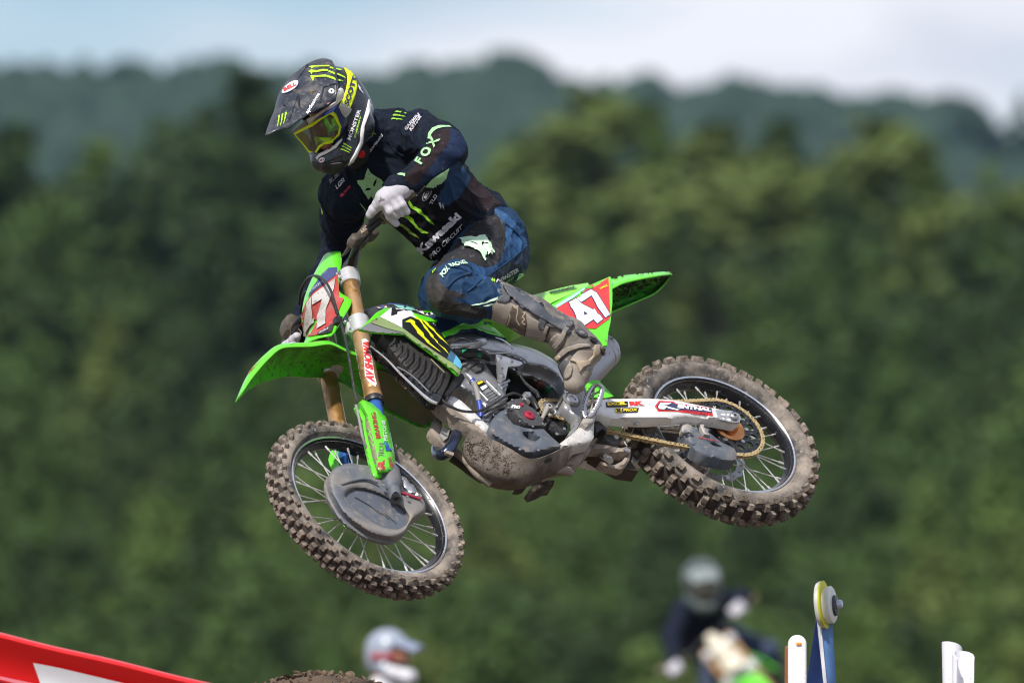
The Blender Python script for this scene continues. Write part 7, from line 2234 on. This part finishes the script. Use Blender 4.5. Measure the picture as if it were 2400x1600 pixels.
GP('goggle_outrigger', [(1060, 618, .088), (1175, 690, .066), (1160, 730, .066), (1070, 838, .076), (1040, 790, .084), (1008, 700, .094)], mat('clear_grey_plastic', (.55, .57, .58), .15, spec=.7, alpha=.8), .012, parent=gog, er=.003, rw=4)
GP('lens_post', [(1000, 690, .10), (1022, 690, .098), (1078, 830, .084), (1060, 850, .084)], FLUO, .01, parent=gog)
# ------------------------------------------------------------------ second rider, out of focus behind the jump
D2 = 75.0
def dirv(x, y, t):
    return subv((x, y, t))
F2 = dirv(.14, -.17, .975).normalized()
L2 = dirv(.76, .58, .10)
L2 = (L2 - F2 * L2.dot(F2)).normalized()
U2 = F2.cross(L2)
anchor = F2B @ Vector((.05, 0, .90))
Rm = Matrix(((F2.x, L2.x, U2.x), (F2.y, L2.y, U2.y), (F2.z, L2.z, U2.z)))
O2 = cam_pt(1697, 1527, D2 - .35) - Rm @ anchor
bike2 = empty('dirt_bike', Frame(O2, F2, L2, U2))
tag(bike2, 'blurred green dirt bike with a pale front plate carrying the second rider', 'motorcycle')
keep = {'front_number_plate', 'front_fender', 'fork_tube', 'fork_guard', 'upper_clamp', 'lower_clamp', 'handlebar', 'grip', 'radiator_shroud', 'fuel_tank', 'seat', 'side_number_plate', 'rear_fender', 'swingarm', 'radiator', 'disc_guard', 'skid_plate', 'frame_spar', 'cylinder_head', 'engine_guard', 'down_tube', 'steering_stem', 'exhaust_header'}
CREAMP = mat('cream_number_plate', (.66, .60, .48), .5, dirt=.06)
for ch_ in list(bike.children):
    base_n = ch_.name.split('.')[0]
    if base_n in keep:
        c = ch_.copy()
        COL.objects.link(c)
        c.parent = bike2
        c.matrix_parent_inverse = Matrix.Identity(4)
        if base_n == 'front_number_plate':
            c.material_slots[0].link = 'OBJECT'
            c.material_slots[0].material = CREAMP
            c.scale = (.66, .66, .66)
            c.location = anchor * .34
        if base_n == 'radiator_shroud':
            v = [Vector((q.co.x, -q.co.y, q.co.z)) for q in ch_.data.vertices]
            mesh_obj('radiator_shroud', v, [tuple(p.vertices) for p in ch_.data.polygons], GREEN, bike2, 50)
    elif base_n in ('front_wheel', 'rear_wheel'):
        c = ch_.copy()
        COL.objects.link(c)
        c.parent = bike2
        for g_ in ch_.children:
            if g_.name.split('.')[0] in ('tyre', 'rim', 'hub', 'spoke', 'brake_disc'):
                e = g_.copy()
                COL.objects.link(e)
                e.parent = c
R2F = Frame(cam_pt(1645, 1450, D2), RGT, FWD, UPV)
def j2(px, py, t):
    return tuple(R2F.I @ cam_pt(px, py, D2 - t))
rider2 = empty('person', R2F)
tag(rider2, 'blurred second rider in dark jersey and grey helmet on the green bike behind', 'person')
JER2 = mat('dark_jersey_far', (.007, .011, .024), .85, spec=.2, bump=.2)
PAN2 = mat('dark_pants_far', (.016, .03, .07), .7)
jr2 = [('c', j2(1650, 1412, -.05), .13, j2(1640, 1500, -.30), .145), ('c', j2(1600, 1428, .0), .075, j2(1692, 1412, .0), .075), ('c', j2(1604, 1430, .0), .07, j2(1572, 1490, .12), .058), ('c', j2(1572, 1490, .12), .056, j2(1580, 1556, .28), .040), ('c', j2(1690, 1414, .0), .07, j2(1738, 1400, .10), .058), ('c', j2(1738, 1400, .10), .056, j2(1730, 1425, .28), .040)]
soft('jersey', jr2, JER2, rider2, h=.012, k=.04, disp=folds(.006, 12))
hipc = tuple(R2F.I @ (O2 + Rm @ Vector((.42, 0, .80))))
for s in (1, -1):
    pass
pn2 = [('c', j2(1640, 1500, -.30), .14, hipc, .14)]
bt2 = []
for s in (1, -1):
    kn_ = tuple(R2F.I @ (O2 + Rm @ Vector((.80, .24 * s, .52))))
    an_ = tuple(R2F.I @ (O2 + Rm @ Vector((.52, .20 * s, .22))))
    to_ = tuple(R2F.I @ (O2 + Rm @ Vector((.72, .21 * s, .15))))
    pn2 += [('c', hipc, .105, kn_, .075), ('c', kn_, .072, tuple(Vector(kn_).lerp(Vector(an_), .5)), .06)]
    bt2.append([('c', tuple(Vector(kn_).lerp(Vector(an_), .35)), .066, an_, .052), ('c', an_, .05, to_, .036)])
soft('pants', pn2, PAN2, rider2, h=.012, k=.03, disp=folds(.005, 12))
for q in bt2:
    soft('boot', q, BOOT, rider2, h=.010, k=.02)
for (px, py, t, s) in ((1582, 1566, .30, 1), (1728, 1428, .30, -1)):
    c = Vector(j2(px, py, t))
    ba = (R2F.I.to_3x3() @ L2).normalized()
    upn = R2F.I.to_3x3() @ U2
    fwn = R2F.I.to_3x3() @ F2
    pr = [('c', tuple(c - ba * .03 + upn * .015), .030, tuple(c + ba * .03 + upn * .015), .030)]
    for k in range(4):
        b_ = c + ba * (-.034 + .0225 * k)
        pr += [('c', tuple(b_ + upn * .02 + fwn * .02), .0135, tuple(b_ + fwn * .042 - upn * .008), .012), ('c', tuple(b_ + fwn * .042 - upn * .008), .012, tuple(b_ + fwn * .018 - upn * .036), .011)]
    pr += [('c', tuple(c - ba * .03 * s), .017, tuple(c - ba * .05 * s - upn * .03), .013)]
    soft('glove', pr, GLOVE, rider2, h=.006, k=.008)
hd = R2F.I.to_3x3() @ dirv(.15, -.25, .95).normalized()
hlv = (R2F.I.to_3x3() @ dirv(.97, .1, -.1))
hlv = (hlv - hd * hlv.dot(hd)).normalized()
huv = hd.cross(hlv).normalized()
H2 = np.array([[hd.x, hlv.x, huv.x], [hd.y, hlv.y, huv.y], [hd.z, hlv.z, huv.z]])
hc2 = Vector(j2(1645, 1366, .05))
def h2(x, y, z):
    return tuple(hc2 + hd * x + hlv * y + huv * z)
HELM2 = mat('grey_helmet_far', (.05, .07, .065), .3, dirt=.3, dcol=(.3, .32, .3), dscale=9, coat=.3)
hm2 = soft('helmet', [('e', h2(-.01, 0, .02), (.150, .128, .142), H2), ('c', h2(.02, .095, -.09), .04, h2(.15, .035, -.12), .036), ('c', h2(.15, .035, -.12), .036, h2(.15, -.035, -.12), .036), ('c', h2(.15, -.035, -.12), .036, h2(.02, -.095, -.09), .04), ('e', h2(0, 0, -.03), (.12, .095, .14), H2, 's', .012), ('b', h2(.15, 0, -.01), (.1, .09, .05), H2, 's', .02)], HELM2, rider2, h=.007, k=.03)
soft('goggles', [('e', h2(.10, 0, -.01), (.035, .088, .048), H2)], mat('pale_lens_far', (.25, .24, .2), .15), rider2, h=.007)
soft('face', [('e', h2(.0, 0, -.01), (.10, .078, .115), H2)], SKIN, rider2, h=.010)
vz = []
for i in range(9):
    for k in range(11):
        s = k / 5 - 1
        f = i / 8
        vz.append(Vector(h2(.07 + .17 * f * (1 - .12 * s * s), s * (.112 - .03 * f), .115 + .015 * (1 - f) - .035 * s * s - .02 * f)))
o = mesh_obj('visor_peak', vz, [(i * 11 + k, i * 11 + k + 1, (i + 1) * 11 + k + 1, (i + 1) * 11 + k) for i in range(8) for k in range(10)], mat('pale_peak_far', (.22, .25, .25), .4, dirt=.45, dcol=(.12, .16, .12), dscale=14), rider2, 60)
md = o.modifiers.new('s', 'SOLIDIFY')
md.thickness = .006
mound('dirt_roller', 1700, 2060, D2 + .2, .25, 3.0, clods=0, seed=3)
# ------------------------------------------------------------------ third rider, only head and shoulders in view
D3 = 60.0
B3 = Frame(Vector((px_x(905, D3), D3, 0)), Vector((1, 0, 0)), Vector((0, 1, 0)), Vector((0, 0, 1)))
by = empty('person', B3)
tag(by, 'blurred person in a pale grey visored helmet facing right above the dirt mound', 'person')
def jb(px, py, t):
    return tuple(B3.I @ cam_pt(px, py, D3 - t))
xc, _, zc = jb(911, 1532, 0)
fa = Vector((.93, -.34, -.12)).normalized()
la = Vector((.34, .94, 0))
la = (la - fa * la.dot(fa)).normalized()
ua = fa.cross(la).normalized()
H3 = np.array([[fa.x, la.x, ua.x], [fa.y, la.y, ua.y], [fa.z, la.z, ua.z]])
hc3 = Vector((xc, 0, zc))
def h3(x, y, z):
    return tuple(hc3 + (fa * x + la * y + ua * z) * .9)
SK3 = mat('skin_far', (.48, .24, .17), .55)
bodyp = [('e', h3(0, 0, 0), (.083, .068, .106), H3), ('c', h3(.08, 0, -.01), .012, h3(.10, 0, -.035), .015), ('c', h3(-.02, 0, -.07), .055, (xc - .03, 0, zc - .2), .062), ('c', (xc - .03, 0, zc - .2), .07, (xc - .02, 0, zc - .7), .11)]
for s in (1, -1):
    bodyp += [('c', (xc - .03, .17 * s, zc - .3), .05, (xc - .02, .24 * s, zc - .58), .042), ('c', (xc - .02, .24 * s, zc - .58), .04, (xc + .06, .25 * s, zc - .82), .03), ('c', (xc + .06, .25 * s, zc - .82), .032, (xc + .09, .25 * s, zc - .90), .022),
              ('c', (xc - .02, .09 * s, zc - .78), .085, (xc - .02, .11 * s, zc - 1.18), .055), ('c', (xc - .02, .11 * s, zc - 1.18), .055, (xc - .03, .12 * s, .09), .04)]
soft('body', bodyp, SK3, by, h=.011, k=.025)
soft('jersey', [('c', (xc - .03, -.13, zc - .30), .085, (xc - .03, .13, zc - .30), .085), ('c', (xc - .02, 0, zc - .32), .14, (xc - .02, 0, zc - .75), .15), ('c', (xc - .03, .16, zc - .30), .075, (xc - .02, .24, zc - .58), .058), ('c', (xc - .02, .24, zc - .58), .056, (xc + .06, .25, zc - .80), .040), ('c', (xc - .03, -.16, zc - .30), .075, (xc - .02, -.24, zc - .58), .058), ('c', (xc - .02, -.24, zc - .58), .056, (xc + .06, -.25, zc - .80), .040), ('c', (xc - .03, 0, zc - .17), .07, (xc - .03, 0, zc - .26), .09)], mat('white_jersey', (.66, .66, .70), .75, spec=.2), by, h=.012, k=.05, disp=folds(.006, 12))
soft('pants', [('c', (xc - .02, -.07, zc - .78), .125, (xc - .02, .07, zc - .78), .125)] + [q for s in (1, -1) for q in (('c', (xc - .02, .09 * s, zc - .8), .105, (xc - .02, .11 * s, zc - 1.2), .08), ('c', (xc - .02, .11 * s, zc - 1.2), .08, (xc - .03, .12 * s, .35), .065))], mat('white_pants', (.5, .5, .52), .8), by, h=.013, k=.03)
for s in (1, -1):
    soft('boot', [('c', (xc - .03, .12 * s, .38), .07, (xc - .03, .12 * s, .08), .055), ('c', (xc - .05, .12 * s, .05), .05, (xc + .14, .13 * s, .04), .042)], mat('dark_boot', (.05, .05, .05), .6), by, h=.012)
    hnd = Vector((xc + .085, .25 * s, zc - .88))
    pr = [('c', tuple(hnd + Vector((-.02, 0, .05))), .034, tuple(hnd), .036)]
    for k in range(4):
        b_ = hnd + Vector((.01, -.027 + .018 * k, -.02))
        pr += [('c', tuple(b_), .012, tuple(b_ + Vector((.02, 0, -.04))), .011), ('c', tuple(b_ + Vector((.02, 0, -.04))), .011, tuple(b_ + Vector((.005, 0, -.068))), .0095)]
    pr += [('c', tuple(hnd + Vector((.01, -.03 * s, .01))), .014, tuple(hnd + Vector((.045, -.035 * s, -.03))), .011)]
    soft('glove', pr, GLOVE, by, h=.006, k=.008)
H3M = mat('pale_helmet_far', (.27, .31, .38), .35, coat=.3, dirt=.15)
soft('helmet', [('e', h3(-.01, 0, .02), (.121, .106, .117), H3), ('e', h3(-.03, 0, -.05), (.09, .094, .08), H3), ('c', h3(.02, .09, -.085), .036, h3(.13, .03, -.115), .033), ('c', h3(.13, .03, -.115), .033, h3(.13, -.03, -.115), .033), ('c', h3(.13, -.03, -.115), .033, h3(.02, -.09, -.085), .036), ('e', h3(0, 0, -.03), (.103, .083, .117), H3, 's', .012), ('b', h3(.14, 0, -.01), (.095, .088, .048), H3, 's', .02)], H3M, by, h=.007, k=.03)
soft('chin_bar', [('c', h3(.04, .088, -.09), .034, h3(.136, .03, -.115), .034), ('c', h3(.136, .03, -.115), .034, h3(.136, -.03, -.115), .034), ('c', h3(.136, -.03, -.115), .034, h3(.04, -.088, -.09), .034)], mat('white_chin_far', (.72, .72, .76), .4), by, h=.007, k=.02)
soft('goggles', [('e', h3(.09, 0, -.005), (.034, .084, .046), H3)], mat('orange_lens_far', (.34, .15, .09), .2), by, h=.007)
soft('goggle_strap', [('c', h3(.05, -.100, -.01), .024, h3(-.05, -.108, -.02), .022)], mat('red_strap_far', (.30, .05, .06), .6), by, h=.007)
vz = []
for i in range(9):
    for k in range(11):
        s = k / 5 - 1
        f = i / 8
        vz.append(Vector(h3(.05 + .16 * f * (1 - .12 * s * s), s * (.108 - .03 * f), .108 - .035 * s * s - .035 * f)))
o = mesh_obj('visor_peak', vz, [(i * 11 + k, i * 11 + k + 1, (i + 1) * 11 + k + 1, (i + 1) * 11 + k) for i in range(8) for k in range(10)], mat('blue_grey_peak_far', (.22, .26, .36), .4), by, 60)
md = o.modifiers.new('s', 'SOLIDIFY')
md.thickness = .006
